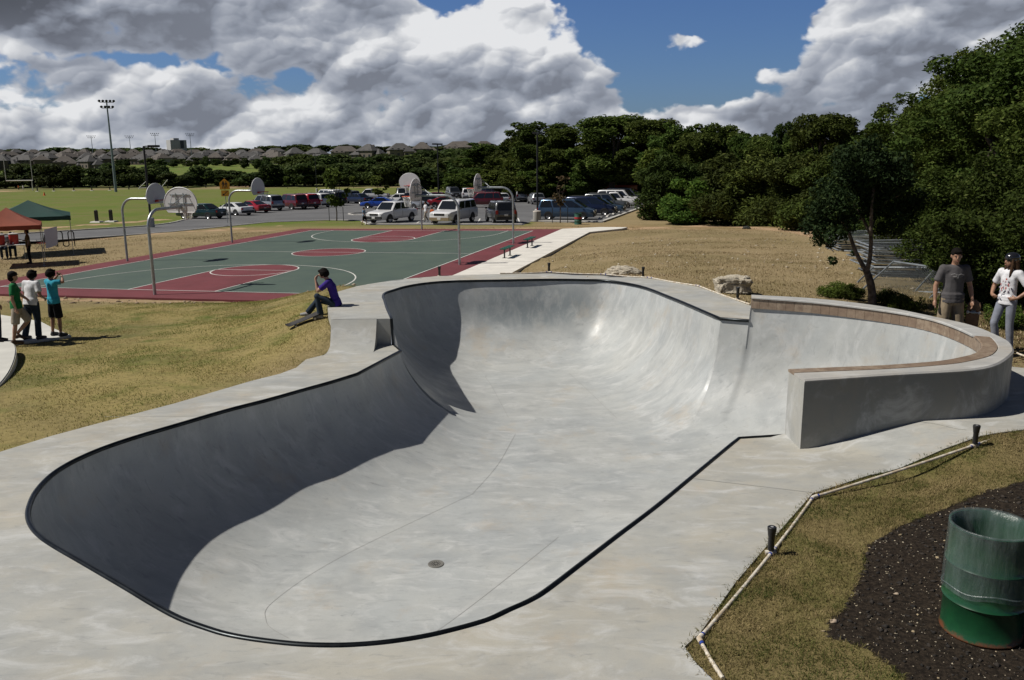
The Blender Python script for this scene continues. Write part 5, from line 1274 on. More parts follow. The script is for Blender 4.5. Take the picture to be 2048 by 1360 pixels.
def near_skate(label, loc, rot, wood=(.19, .11, .06)):
    t = thing('skateboard', label, 'skateboard', loc); t.rotation_euler = rot
    d = MB(); n = 22; L = .80; W_ = .20; vs = []; fs = []
    for i in range(n):
        x = -L / 2 + L * i / (n - 1); e = max(0, abs(x) - .29); ww = W_ / 2 * math.sqrt(max(.03, 1 - max(0, (abs(x) - .30) / .103) ** 2)); z = .085 + e * e * 3.6
        for y, dz in ((-ww, .006), (0, 0), (ww, .006)): vs += [(x, y, z + dz), (x, y, z + dz - .011)]
    for i in range(n - 1):
        a = i * 6; c = a + 6
        fs += [(a, c, c + 2, a + 2), (a + 2, c + 2, c + 4, a + 4), (a + 1, a + 3, c + 3, c + 1), (a + 3, a + 5, c + 5, c + 3), (a, a + 1, c + 1, c), (a + 4, c + 4, c + 5, a + 5)]
    fs += [(0, 2, 3, 1), (2, 4, 5, 3), ((n - 1) * 6, (n - 1) * 6 + 1, (n - 1) * 6 + 3, (n - 1) * 6 + 2), ((n - 1) * 6 + 2, (n - 1) * 6 + 3, (n - 1) * 6 + 5, (n - 1) * 6 + 4)]
    d.add(vs, fs); d.build('deck', M('skate_ply_%d' % int(wood[0] * 1000), wood, .6, var=.4, vscale=9), t, smooth=40)
    for x in (-.21, .21):
        MB().box((x, 0, .055), (.055, .06, .04)).tube([(x, -.085, .030), (x, .085, .030)], .012, 8).build('truck', GALV, t)
        for y in (-.085, .085):
            MB().lathe([(0, -.016), (.022, -.016), (.026, -.010), (.026, .010), (.022, .016), (0, .016)], (x, y, .027), 14, Matrix.Rotation(R(90), 3, 'X')).build('wheel', M('skate_wheel', (.55, .52, .46), .5), t, smooth=40)
    return t
# the two on the right, behind the raised wall
def chest_logo(t, P, ht, j):
    y = -.148
    for pts in ([(-.10, 1.335), (-.05, 1.355), (0, 1.33), (.05, 1.35), (.10, 1.33)], [(-.03, 1.34), (.0, 1.28), (.025, 1.345)], [(-.07, 1.30), (-.02, 1.31)], [(.02, 1.30), (.08, 1.315)]): MB().tube([V((x, y - .003 + abs(x) * .30, z)) for x, z in pts], .006, 4).build('print_stroke', M('print_grey', (.17, .165, .165), .9), t)
g = at(1893, 706, -3.36); g.z = -3.36
person('man in a grey t shirt and khaki shorts holding a skateboard behind the raised wall', g, R(-6), 1.78, SK2, GREYT, KHAKI, 'shorts', HAIRB, 'short', SHD,
       dict(elR=(-.27, .02, 1.13), wrR=(-.285, -.05, .90), elL=(.275, .03, 1.13), wrL=(.30, -.06, .90), hdL=(.30, -.07, .80), pnL=(-1, 0, 0), knR=(-.13, -.03, .5), anR=(-.17, .02, .085), toeR=(-.21, -.15, .03), knL=(.12, 0, .5), anL=(.14, .05, .085), toeL=(.20, -.12, .03)), .012, head_turn=R(-8), head_nod=R(8), scale_w=.98, extras=chest_logo)
gs_ = near_skate('dark skateboard hanging from the hand of the man in grey', g + V((.345, -.06, .50)), (R(8), R(78), R(72)))
def woman_extra(t, P, ht, j):
    h = MB(); h.ball(P(0, .022, .062), (.103, .128, .100), 20, ht); h.ball(P(0, .06, .02), (.098, .095, .09), 16, ht); hm = M('helmet_black', (.012, .012, .014), .18, coat=.5, spec=.6)
    he = link('helmet', remesh(h, .012, hm, 4), t)
    MB().tube([P(-.098, .0, .02), P(-.085, -.03, -.06), P(0, -.06, -.125), P(.085, -.03, -.06), P(.098, .0, .02)], .006, 5).build('chin_strap', hm, he)
    # loose red and grey print on the shirt front
    pr = MB(); sh = bpy.data.objects
    random.seed(3)
    for i in range(26):
        x = random.gauss(.0, .055); z = 1.17 + random.gauss(0, .09)
        y = -.155 - .0 + abs(x) * .25
        r = random.uniform(.007, .018); pr.ball(V((x, y + random.uniform(-.004, .002), z)), (r, .006, r * random.uniform(.6, 1.5)), 7)
    pr.build('shirt_print', M('print_red', (.42, .10, .075), .9, var=1, col2=(.30, .33, .40), vscale=16), t)
g = at(2003, 700, -3.40); g.z = zg(g.x, g.y)
person('girl in a black helmet, white printed t shirt and pale jeans, hand on hip', g, R(-70), 1.70, SK2, WHITE, JEANL, 'slim', HAIRBR, 'long', SHD,
       dict(elL=(.36, .10, 1.16), wrL=(.235, -.06, 1.0), hdL=(.16, -.10, .985), pnL=(-1, .3, 0), elR=(-.33, .04, 1.14), wrR=(-.22, -.13, 1.02), hdR=(-.15, -.15, 1.0), pnR=(1, .3, 0), knR=(-.10, -.14, .52), anR=(-.10, -.02, .085), toeR=(-.12, -.19, .03), knL=(.10, .0, .5), anL=(.11, .06, .085)), .012, head_turn=R(-18), scale_w=.90, extras=woman_extra)
# the seated boy on the corner of the upper deck, facing the court to the left (canonical -y turned to world -x)
b0 = at(650, 610, ZF)
HB = 1.55
person('boy in a purple t shirt sitting on the bowl deck, hands at mouth', V((-3.78, 17.98, ZF - .43)), R(-88), HB, SK1, PURP, JEAN, 'long', HAIRB, 'shaggy', SHG,
       dict(pel=(0, .06, .57), chest=(0, -.03, .95), neck=(0, -.12, 1.12), head=(0, -.21, 1.265), shL=(.165, -.10, 1.06), shR=(-.165, -.10, 1.06), elL=(.12, -.34, .86), wrL=(.055, -.39, 1.12), hdL=(.02, -.37, 1.20), pnL=(0, 1, .2), elR=(-.13, -.34, .84), wrR=(-.04, -.41, 1.10), hdR=(-.01, -.385, 1.19), pnR=(0, 1, .2),
            hipL=(.10, .02, .55), hipR=(-.10, .02, .55), knL=(.13, -.36, .74), anL=(.13, -.30, .30), toeL=(.14, -.46, .22), knR=(-.15, -.40, .60), anR=(-.17, -.66, .30), toeR=(-.19, -.83, .25)), .013, head_nod=R(6), scale_w=.92, curl=.8)
p_ = V((-4.36, 17.80, 0)); p_.z = zg(p_.x, p_.y)
near_skate('dark skateboard resting in the grass under the feet of the seated boy', p_ + V((0, 0, .0)), (R(10), R(-20), R(18)), (.03, .027, .026))
# four boys on the left
zp = -4.16
g = at(116, 672, zp); person('boy in a turquoise t shirt and black shorts with one arm raised to his face', g, R(150), 1.62, SK2, TURQ, BLKC, 'shorts', HAIRB, 'shaggy', SHD,
       dict(elL=(.30, .04, 1.42) if False else (.26, -.20, 1.40), wrL=(.10, -.26, 1.55), hdL=(.03, -.22, 1.60), pnL=(0, 1, 0), elR=(-.30, -.12, 1.42), wrR=(-.08, -.24, 1.57), hdR=(-.02, -.2, 1.62), pnR=(0, 1, 0), knL=(.13, .0, .5), anL=(.16, .03, .085), toeL=(.22, -.13, .03), knR=(-.12, -.02, .5), anR=(-.13, -.0, .085)), .018)
g = at(72, 678, zp); person('boy in white t shirt and dark jeans between the green and turquoise shirts', g, R(165), 1.66, SK2, WHITE, JEAN, 'long', HAIRB, 'shaggy', SHD,
       dict(pel=(0, .02, .95), chest=(0, -.05, 1.28), neck=(0, -.09, 1.45), head=(0, -.14, 1.59), shL=(.18, -.06, 1.40), shR=(-.18, -.06, 1.40), elR=(-.27, -.02, 1.1), wrR=(-.20, -.22, 1.0), elL=(.25, -.08, 1.1), wrL=(.2, -.28, 1.05), knL=(.15, .02, .5), anL=(.22, .1, .085), toeL=(.24, -.08, .03)), .018)
def cap_extra(t, P, ht, j):
    c = MB(); c.ball(P(0, .015, .065), (.092, .108, .085), 14, ht); c.tube([P(-.05, -.08, .06), P(0, -.15, .05), P(.05, -.08, .06)], .012, 6); link('cap', remesh(c, .015, BLKC, 3), t)
g = at(42, 686, zp); person('boy in a green t shirt, stone shorts and a black cap stepping off the pad', g, R(118), 1.66, SK1, GREEN, KH2, 'shorts', HAIRB, 'short', SHB,
       dict(elL=(.24, -.12, 1.14), wrL=(.22, -.30, .98), elR=(-.26, .06, 1.12), wrR=(-.24, .0, .88), knL=(.11, -.22, .53), anL=(.12, .06, .22), toeL=(.13, -.08, .10), knR=(-.10, .06, .50), anR=(-.10, .14, .085), toeR=(-.10, -.05, .03)), .018, head_turn=R(15), extras=cap_extra)
g = at(-4, 684, zp); person('person in a brown top half cut off beyond the green shirt', g, R(100), 1.66, SK2, BRN, JEAN, 'long', HAIRB, 'short', SHD, None, .022)
# by the tents and in the car park (small in the picture)
def small(label, px, py, rz, H, **kw):
    g = onground(px, py) if kw.pop('grd', True) else lot(px, py, .02)
    return person(label, g, rz, H, vox=kw.pop('vox', .03), **kw)
walk = dict(knL=(.1, -.16, .52), anL=(.11, -.16, .10), toeL=(.11, -.32, .06), knR=(-.1, .03, .5), anR=(-.1, .26, .14), toeR=(-.1, .12, .04), elL=(.24, .12, 1.13), wrL=(.24, .05, .9), elR=(-.24, -.10, 1.13), wrR=(-.24, -.28, .98))
small('person in an olive shirt and black trousers standing under the orange tent', 61, 527, R(-60), 1.66, skin=SK3, shirt=OLIV, lower=BLKC, lower_len='long', shoe=SHD, J=dict(elR=(-.25, -.12, 1.15), wrR=(-.12, -.30, 1.22), elL=(.26, .02, 1.12)))
sit = dict(pel=(0, .1, .55), chest=(0, .06, .92), neck=(0, .04, 1.09), head=(0, .0, 1.23), shL=(.18, .06, 1.04), shR=(-.18, .06, 1.04), elL=(.24, -.05, .8), wrL=(.16, -.26, .74), elR=(-.24, -.05, .8), wrR=(-.16, -.26, .74), hipL=(.1, .06, .52), hipR=(-.1, .06, .52), knL=(.12, -.36, .55), knR=(-.12, -.36, .55), anL=(.12, -.38, .085), anR=(-.12, -.38, .085), toeL=(.12, -.55, .03), toeR=(-.12, -.55, .03))
small('person in a pale shirt sitting behind the red coolers under the tent', 10, 516, R(30), 1.7, skin=SK2, shirt=cloth('pale_grey', (.40, .39, .38)), lower=JEAN, lower_len='long', shoe=SHD, J=sit)
small('second person sitting at the table, nearer the standing one under the tent', 27, 514, R(30), 1.7, skin=SK3, shirt=cloth('mid_grey', (.28, .27, .27)), lower=JEAN, lower_len='long', shoe=SHD, J=sit)
small('boy in a light blue shirt walking in front of the white sport truck', 729, 450, R(60), 1.42, skin=SK1, shirt=LBLU, lower=BLKC, lower_len='shorts', shoe=SHB, J=walk)
small('man in a white shirt walking between the two big white vehicles', 852, 444, R(-60), 1.72, grd=False, skin=SK2, shirt=WHITE, lower=KH2, lower_len='long', shoe=SHG, J=walk)
small('child in an orange shirt beside the man in white', 865, 446, R(150), 1.32, grd=False, skin=SK2, shirt=ORNG, lower=KH2, lower_len='shorts', shoe=SHD)
small('person in a red shirt under the woods behind the parked cars', 1059, 403, R(20), 1.72, grd=False, skin=SK2, shirt=REDC, lower=BLKC, lower_len='long', shoe=SHD, vox=.05)
small('tiny player in orange by the distant goal posts', 38, 381, R(0), 1.7, grd=False, skin=SK2, shirt=ORNG, lower=BLKC, lower_len='long', shoe=SHD, vox=.06)
small('tiny player in white by the distant goal posts', 47, 381, R(0), 1.75, grd=False, skin=SK2, shirt=WHITE, lower=WHITE, lower_len='long', shoe=SHD, vox=.06)

# ------------------------------------------------------------------ pop up tents, table, coolers
TFR = M('tent_leg', (.30, .31, .31), .4, .6)
def tent(label, c, half, rot, eave, peak, fabric, sag=.12):
    t = thing('canopy_tent', label, 'tent', c, rot, 'pop up tents by the court')
    m_ = MB(); n = 10; e = half
    for q in range(4):
        rotm = Matrix.Rotation(q * math.pi / 2, 3, 'Z'); vs = []; fs = []
        for i in range(n + 1):
            f = i / n; z = eave + (peak - eave) * (1 - f) ** 1.0 - sag * math.sin(math.pi * f) * .6; w_ = e * f
            for k_ in range(-4, 5):
                g_ = k_ / 4; vs.append(rotm @ V((w_, w_ * g_, z - sag * .7 * (1 - g_ * g_) * f * math.sin(math.pi * f * .9))))
        for i in range(n):
            for k_ in range(8): a = i * 9 + k_; fs.append((a, a + 9, a + 10, a + 1))
        m_.add(vs, fs)
        ed = [rotm @ V((e, e * k_ / 4, eave)) for k_ in range(-4, 5)]
        m_.add(ed + [p + V((0, 0, -.20 - .02 * ((i + q) % 2))) for i, p in enumerate(ed)], [(i, i + 1, i + 10, i + 9) for i in range(8)])
    m_.build('canopy', fabric, t, smooth=35)
    for sx in (-1, 1):
        for sy in (-1, 1):
            zz = zg(c.x + math.cos(rot) * sx * e * .98 - math.sin(rot) * sy * e * .98, c.y + math.sin(rot) * sx * e * .98 + math.cos(rot) * sy * e * .98) - c.z
            MB().tube([(sx * e * .97, sy * e * .97, zz - .03), (sx * e * .97, sy * e * .97, eave - .02)], .020, 6).box((sx * e * .97, sy * e * .97, zz + .01), (.11, .11, .02)).build('leg', TFR, t)
    return t
def fabric(name, col):
    m = M(name, col, .7, var=.12, vscale=3); nt = m.node_tree; q = N(nt); b = nt.nodes['Principled BSDF']
    tl = q.n('ShaderNodeBsdfTranslucent'); tl.inputs[0].default_value = (*col, 1); mx = q.n('ShaderNodeMixShader'); mx.inputs[0].default_value = .22
    q.links.new(b.outputs[0], mx.inputs[1]); q.links.new(tl.outputs[0], mx.inputs[2]); q.links.new(mx.outputs[0], nt.nodes['Material Output'].inputs[0]); return m
tz = -5.05
tc_ = V((-23.87, 41.0, 0)); tc_.z = zg(tc_.x, tc_.y)
def zat(px, py, d):                      # height of a pixel at forward distance d
    return float((ray(px, py) * d)[2])
tent('orange pop up canopy tent in front of the dark green one', tc_, 1.38, R(27), zat(100, 446, 41.3) - tc_.z, zat(36, 413, 41.3) - tc_.z, fabric('tent_orange', (.27, .062, .030)))
tc2 = V((-25.9, 46.6, 0)); tc2.z = zg(tc2.x, tc2.y)
tent('dark green pop up canopy tent behind the orange one', tc2, 1.95, R(27), zat(153, 430, 46) - tc2.z, zat(68, 399, 46.6) - tc2.z, fabric('tent_green', (.010, .055, .045)))
# banner tied to the corner of the orange tent
bm_ = MB(); A = V(ray(88, 459) * 40.6); B = V(ray(113, 453) * 41.6); Cc = V(ray(115, 488) * 41.7); D = V(ray(91, 497) * 40.7); vs = []
for i in range(9):
    for k_ in range(9):
        u_, v_ = i / 8, k_ / 8; p = lerp(lerp(A, B, u_), lerp(D, Cc, u_), v_); p.y += .05 * math.sin(u_ * 7 + v_ * 2); p.z -= .04 * math.sin(u_ * math.pi) * v_; vs.append(p)
bm_.add(vs, [(i * 9 + k_, i * 9 + k_ + 1, (i + 1) * 9 + k_ + 1, (i + 1) * 9 + k_) for i in range(8) for k_ in range(8)])
bo_ = bm_.build('cloth_banner', M('banner_white', (.58, .58, .62), .8, bump=.2, bscale=4), None, smooth=180); tag(bo_, 'creased white banner hanging from the corner of the orange tent', 'banner')
p = onground(22, 518); t = thing('folding_table', 'white folding table under the orange tent', 'table', p, R(15))
MB().box((0, 0, .73), (1.8, .75, .04)).build('table_top', M('table_white', (.6, .6, .58), .5), t, bevel=.01)
for x in (-.75, .75):
    for y in (-.3, .3): MB().tube([(x, y, 0), (x, y, .71)], .016, 6).build('leg', TFR, t)
COOL = M('cooler_red', (.36, .02, .018), .45); 
for i, (dx, dy, lab) in enumerate(((-.35, -.15, 'red drinks cooler left on the folding table'), (.22, .1, 'red drinks cooler nearer the standing person on the folding table'))):
    c_ = thing('drinks_cooler', lab, 'cooler', p + Matrix.Rotation(R(15), 3, 'Z') @ V((dx, dy, .75)), R(15), 'red coolers on the table')
    MB().lathe([(0, 0), (.20, 0), (.21, .02), (.225, .48), (.20, .50), (0, .50)], n=20).build('barrel', COOL, c_, smooth=40)
    MB().lathe([(0, .50), (.235, .50), (.235, .55), (.06, .57), (.05, .60), (0, .60)], n=20).build('lid', M('cooler_lid', (.55, .52, .50), .5), c_, smooth=40)
    MB().box((0, -.23, .07), (.05, .06, .05)).build('tap', PLATE, c_)
p = onground(86, 500); t = thing('folding_chair', 'folding camp chair with red seat beside the white banner', 'chair', p, R(-30))
MB().quad((-.24, -.2, .42), (.24, -.2, .42), (.24, .2, .38), (-.24, .2, .38)).build('seat', REDC, t); MB().quad((-.24, .2, .40), (.24, .2, .40), (.24, .3, .85), (-.24, .3, .85)).build('backrest', BLKC, t)
for sx in (-1, 1):
    MB().tube([(sx * .25, -.25, 0), (sx * .25, .28, .62)], .012, 6).tube([(sx * .25, .25, 0), (sx * .25, -.2, .60), (sx * .25, .3, .62)], .012, 6).build('side_frame', BLACKP, t)
# goal posts in the distance
p = lot(66, 382); t = thing('goal_posts', 'tall white goal posts at the far left end of the field', 'goal posts', p, R(4)); gp_ = M('goal_white', (.55, .55, .52), .5)
MB().tube([(0, 0, 0), (0, 0, 3.0)], .14, 8).build('stem', gp_, t); MB().tube([(-7.2, 0, 3.05), (.3, 0, 3.05)], .14, 8).build('crossbar', gp_, t)
for x in (-7.2, .3): MB().tube([(x, 0, 3.05), (x, 0, 9.6)], .09, 6).build('upright', M('goal_grey', (.33, .33, .31), .6), t)
p = lot(300, 379.5); t = thing('goal_posts', 'leaning white frame lying on the track behind the left hoop', 'goal posts', p, R(4))
MB().tube([(-3.2, 0, .5), (3.6, 0, .9)], .12, 6).build('crossbar', gp_, t); MB().tube([(-3.2, 0, .5), (-1., 0, 2.4)], .10, 6).build('upright', gp_, t); MB().tube([(3.6, 0, .9), (5.4, 0, 2.9)], .10, 6).build('upright', gp_, t)
for x in (-3.2, 3.6): MB().tube([(x, 0, 0), (x, 0, .7)], .1, 6).build('stem', gp_, t)
p = lot(89, 391); o = MB().lathe([(0, 0), (.35, 0), (.35, .04), (.22, .05), (.06, .75), (0, .76)], n=14).build('traffic_cone', M('cone_orange', (.6, .08, .01), .6), None, smooth=40); o.location = p; tag(o, 'orange marker cone alone on the far grass', 'cone')

# ------------------------------------------------------------------ stacks of chain link panels on the right
WIRE = bpy.data.materials.new('chain_link'); WIRE.use_nodes = True; q = N(WIRE.node_tree); b = q.nodes['Principled BSDF']; co = q.n('ShaderNodeTexCoord').outputs['Object']
x_, y_, _z = q.sep(co); 
d1 = q.m('ABSOLUTE', q.m('SUBTRACT', q.m('FRACT', q.m('MULTIPLY', q.m('ADD', x_, y_), 14)), .5)); d2 = q.m('ABSOLUTE', q.m('SUBTRACT', q.m('FRACT', q.m('MULTIPLY', q.m('SUBTRACT', x_, y_), 14)), .5))
al = q.m('LESS_THAN', q.m('MINIMUM', d1, d2), .032); q.put(b.inputs['Alpha'], al); b.inputs['Base Color'].default_value = (.11, .12, .125, 1); b.inputs['Metallic'].default_value = .2; b.inputs['Roughness'].default_value = .6
def panel_meshes(Lp, Wp):
    f = MB(); r = .025
    for a, c in (((-Lp / 2, -Wp / 2), (Lp / 2, -Wp / 2)), ((Lp / 2, -Wp / 2), (Lp / 2, Wp / 2)), ((Lp / 2, Wp / 2), (-Lp / 2, Wp / 2)), ((-Lp / 2, Wp / 2), (-Lp / 2, -Wp / 2)), ((0, -Wp / 2), (0, Wp / 2))): f.tube([(*a, 0), (*c, 0)], r, 6)
    w_ = MB().quad((-Lp / 2, -Wp / 2, 0), (Lp / 2, -Wp / 2, 0), (Lp / 2, Wp / 2, 0), (-Lp / 2, Wp / 2, 0))
    return f.mesh('frame', GALV, 50), w_.mesh('mesh', WIRE)
PF, PW_ = panel_meshes(3.4, 1.85)
def stack(px, py, n, yaw, labels, grp, dz=.075, jit=.25, base=None):
    b0 = base or onground(px, py)
    for i in range(n):
        lb = labels[0] if i == n - 1 else (labels[1] if i == 0 else labels[2])
        t = thing('fence_panel', lb, 'fence panel', (b0.x + random.uniform(-jit, jit), b0.y + random.uniform(-jit, jit), b0.z + .05 + i * dz), R(yaw) + random.uniform(-.06, .06), grp)
        t.rotation_euler[0] = random.uniform(-.03, .03); t.rotation_euler[1] = random.uniform(-.025, .025)
        link('frame', PF, t); link('wire_mesh', PW_, t)
random.seed(11)
b1 = onground(1853, 548)
stack(0, 0, 13, -8, ('chain link fence panel on top of the stack behind the man in grey', 'lowest chain link panel of the stack behind the man in grey', 'one of the chain link panels inside the stack behind the man in grey'), 'fence panels stacked behind the man in grey', base=b1)
b2 = onground(1746, 500); stack(0, 0, 10, -4, ('topmost chain link panel of the far stack behind the leaning tree', 'lowest chain link panel of the far stack behind the leaning tree', 'one of the chain link panels inside the far stack behind the leaning tree'), 'fence panels in the far stack behind the leaning tree', base=b2, jit=.18)
for i, (px, py, rx, ry, rz, lb) in enumerate([(1850, 575, 14, -4, -42, 'chain link panel slid askew off the stack towards the man in grey'), (1880, 592, 22, 3, -50, 'chain link panel leaning lowest on the grass beside the man in grey'), (1800, 515, 3, -7, 12, 'chain link panel with its end poking out between the two stacks'), (1795, 520, -4, 6, 22, 'bent chain link panel lying at the foot of the near stack')]):
    p = onground(px, py) + V((0, 0, .22)); t = thing('fence_panel', lb, 'fence panel', p, R(rz)); t.rotation_euler[0] = R(rx); t.rotation_euler[1] = R(ry); link('frame', PF, t); link('wire_mesh', PW_, t)
# ------------------------------------------------------------------ trees
def leafmat(name, c1, c2, c3, trans=.30, rough=.55):
    m = bpy.data.materials.new(name); m.use_nodes = True; q = N(m.node_tree); b = q.nodes['Principled BSDF']
    rnd = q.n('ShaderNodeNewGeometry').outputs['Random Per Island']; ob = q.n('ShaderNodeObjectInfo').outputs['Random']
    c = q.mix(q.ramp(rnd, .1, .75), c1, c2); c = q.mix(q.ramp(rnd, .86, .99), c, c3)
    hsv = q.n('ShaderNodeHueSaturation'); q.put(hsv.inputs['Hue'], q.ramp(ob, 0, 1, .475, .512)); q.put(hsv.inputs['Value'], q.ramp(q.m('FRACT', q.m('MULTIPLY', ob, 7.3)), 0, 1, .72, 1.28)); q.put(hsv.inputs['Color'], c); c = hsv.outputs[0]
    q.put(b.inputs['Base Color'], c); b.inputs['Roughness'].default_value = .75; b.inputs['Specular IOR Level'].default_value = .12
    tl = q.n('ShaderNodeBsdfTranslucent'); q.put(tl.inputs[0], c); mx = q.n('ShaderNodeMixShader'); mx.inputs[0].default_value = trans
    q.links.new(b.outputs[0], mx.inputs[1]); q.links.new(tl.outputs[0], mx.inputs[2]); q.links.new(mx.outputs[0], q.nodes['Material Output'].inputs[0]); return m
L_OAK = leafmat('oak_leaves', (.030, .049, .009), (.055, .088, .015), (.115, .15, .036)); L_CED = leafmat('cedar_leaves', (.030, .048, .010), (.050, .078, .014), (.085, .115, .022), .2)
L_BRT = leafmat('bright_leaves', (.045, .085, .014), (.075, .125, .020), (.12, .17, .03), .3); L_MID = leafmat('mid_leaves', (.038, .062, .012), (.068, .104, .017), (.11, .145, .028)); L_FAR = leafmat('far_leaves', (.036, .056, .016), (.056, .082, .022), (.08, .105, .03))
BARK = M('bark', (.085, .065, .05), .9, var=.45, vscale=14, bump=.8, bscale=22); BARKL = M('bark_light', (.15, .12, .095), .9, var=.5, vscale=9, bump=.8, bscale=20, col2=(.05, .038, .03))
def leaves(blobs, n, size, up=.25, flat=.5, shell=.5, sprig=1):
    """quads scattered through the outer part of a set of ellipsoids"""
    bl = np.array(blobs, float); w = (bl[:, 3] * bl[:, 4] * bl[:, 5]) ** (2 / 3); idx = rng.choice(len(bl), n, p=w / w.sum())
    d = rng.normal(size=(n, 3)); d /= np.linalg.norm(d, axis=1)[:, None]
    # clumping: pull directions towards a few hundred twig tips so that gaps open between sprays
    K = max(8, n // 26); tips = rng.normal(size=(K, 3)); tips /= np.linalg.norm(tips, axis=1)[:, None]; ti = rng.integers(0, K, n)
    d = d * .30 + tips[ti] * .9; d /= np.linalg.norm(d, axis=1)[:, None]
    r = (shell + (1 - shell) * rng.random(n) ** .6) * (.82 + .36 * rng.random(K)[ti])
    c = bl[idx, :3] + d * r[:, None] * bl[idx, 3:6]
    nn = d * .6 + rng.normal(size=(n, 3)) * .75; nn[:, 2] += up; nn /= np.linalg.norm(nn, axis=1)[:, None]
    t = np.cross(nn, rng.normal(size=(n, 3))); t /= np.linalg.norm(t, axis=1)[:, None]; b = np.cross(nn, t)
    s = size * (.6 + .8 * rng.random(n)); a = t * s[:, None]; e = b * (s * flat)[:, None]; lift = nn * (s * .18)[:, None]
    Vv = np.stack([c - a, c - e * .9 + lift, c + a, c + e * .9 + lift], 1).reshape(-1, 3)
    return Vv, np.arange(n * 4).reshape(-1, 4)
def limbs(mb, base, tips, r0, n=6):
    for tp in tips:
        b = V(base); e = V(tp); mid = lerp(b, e, .5) + V((random.uniform(-.1, .1), random.uniform(-.1, .1), .12)) * (e - b).length
        P = catmull([b, mid, e], 4); mb.tube([V(p) for p in P], list(np.linspace(r0, r0 * .25, len(P))), n)
def rblobs(n, cx, cz, rx, rz, br, seed, ry=None):
    g = np.random.default_rng(seed); out = []
    for i in range(n):
        a = g.random() * 2 * math.pi; f = math.sqrt(g.random()) * .92; h = g.uniform(-1, 1); k_ = math.sqrt(max(.05, 1 - h * h * .85))
        s = br * g.uniform(.65, 1.3); out.append((cx + math.cos(a) * f * rx * k_, math.sin(a) * f * (ry or rx) * k_, cz + h * rz, s, s, s * g.uniform(.65, .9)))
    for i in range(n // 3):
        a = g.random() * 2 * math.pi; h = g.uniform(-.5, 1.0); k_ = math.sqrt(max(.1, 1 - h * h * .8)) * g.uniform(.9, 1.22); s = br * g.uniform(.35, .62)
        out.append((cx + math.cos(a) * rx * k_, math.sin(a) * (ry or rx) * k_, cz + h * rz * g.uniform(1.0, 1.28), s, s, s * .8))
    return out
def proto(name, blobs, n, size, mat, trunk_h, r0, bark=None, up=.25, flat=.5, shell=.45):
    Vv, F = leaves(blobs, n, size, up, flat, shell); cm = np_mesh('crown', Vv, F, mat)
    tb_ = MB(); tb_.tube([V((0, 0, -.3)), V((.05, .03, trunk_h * .5)), V((0, 0, trunk_h))], [r0 * 1.25, r0, r0 * .8], 8)
    limbs(tb_, (0, 0, trunk_h * .95), [b[:3] for b in blobs[:8]], r0 * .6); tm = tb_.mesh('trunk', bark or BARK, 60)
    z = Vv[:, 2].max(); wd = (np.percentile(Vv[:, 0], 98) - np.percentile(Vv[:, 0], 2)); return dict(name=name, crown=cm, trunk=tm, h=float(z), w=float(wd))
TALL = [proto('oak_tree', rblobs(34, 0, 6.2, 2.9, 3.5, 1.0, 10 + i), 26000, .16, L_OAK, 3.2, .24) for i in range(3)]
MIDT = [proto('broadleaf_tree', rblobs(26, 0, 4.3, 2.6, 2.8, .95, 30 + i), 12000, .20, L_MID, 1.6, .2) for i in range(3)]
CED = [proto('cedar_tree', rblobs(10, 0, 1.6, 2.0, 1.3, 1.15, 50 + i) + rblobs(8, 0, 3.4, 1.35, 1.2, .95, 60 + i) + [(0, 0, 4.9, .8, .8, .9)], 17000, .14, L_CED, 1.2, .2, flat=.35) for i in range(2)]
BRT = [proto('leafy_shrub', rblobs(12, 0, 1.5, 1.5, 1.2, .8, 70), 9000, .12, L_BRT, .6, .06)]
FART = [proto('broadleaf_tree', rblobs(11, 0, 3.6, 2.7, 2.2, 1.45, 80 + i), 2600, .42, L_FAR, 1.2, .2) for i in range(3)]
SKYT = [proto('broadleaf_tree', rblobs(8, 0, 4.0, 3.2, 2.0, 1.9, 90 + i), 600, .9, L_FAR, 1.5, .3) for i in range(2)]
BUSH = [proto('low_bush', rblobs(11, 0, .42, .75, .30, .34, 95), 6000, .042, L_MID, .25, .02)]
def along(px, d):
    q_ = ray(px, 310) * (d / 1.); q_ = q_ / math.hypot(q_[0], q_[1]) * d if False else ray(px, 310) / ray(px, 310)[1] * d
    return V((q_[0], q_[1], zg(q_[0], q_[1])))
def plant(pr, px, d, top, wpx, label, cat='tree', group=None, rz=None, sink=.0, wmul=1.):
    p = along(px, d); p.z -= sink; dpt = float(np.dot(np.array(p), _f)); 
    zt = float((ray(px, top) / ray(px, top)[1] * d)[2]); h = max(.4, zt - p.z); wd = wpx / FPX * d * wmul
    t = thing(pr['name'], label, cat, p, random.uniform(0, 6.28) if rz is None else rz, group)
    t.scale = (wd / pr['w'], wd / pr['w'], h / pr['h'])
    link('crown', pr['crown'], t); link('trunk', pr['trunk'], t); return t
random.seed(21)
ch = random.choice
# behind the car park
for px, d, top, w_, lb in [(985, 165, 284, 110, 'rounded tree at the left end of the woods behind the parked cars'), (1040, 150, 268, 110, 'green tree left of the tallest woods behind the parked cars'), (1088, 128, 240, 125, 'tall tree behind the tall lamp post at the woods'), (1150, 124, 252, 125, 'tree between the tall lamp post and the highest crown of the woods'), (1225, 118, 229, 150, 'highest broad crown of the woods behind the steel blue van'), (1296, 114, 236, 120, 'dark tall tree at the end of the parked rows'), (1335, 108, 263, 90, 'lower dark crown where the tall woods drop towards the cedars')]:
    plant(ch(TALL), px, d, top, w_, lb, group='trees of the woods behind the car park')
for px in range(930, 1345, 38): plant(ch(MIDT), px + random.uniform(-8, 8), random.uniform(118, 150) if px > 1000 else random.uniform(150, 175), random.uniform(312, 345), random.uniform(70, 95), 'smaller tree filling in under the tall woods behind the car park', group='understorey trees behind the car park')
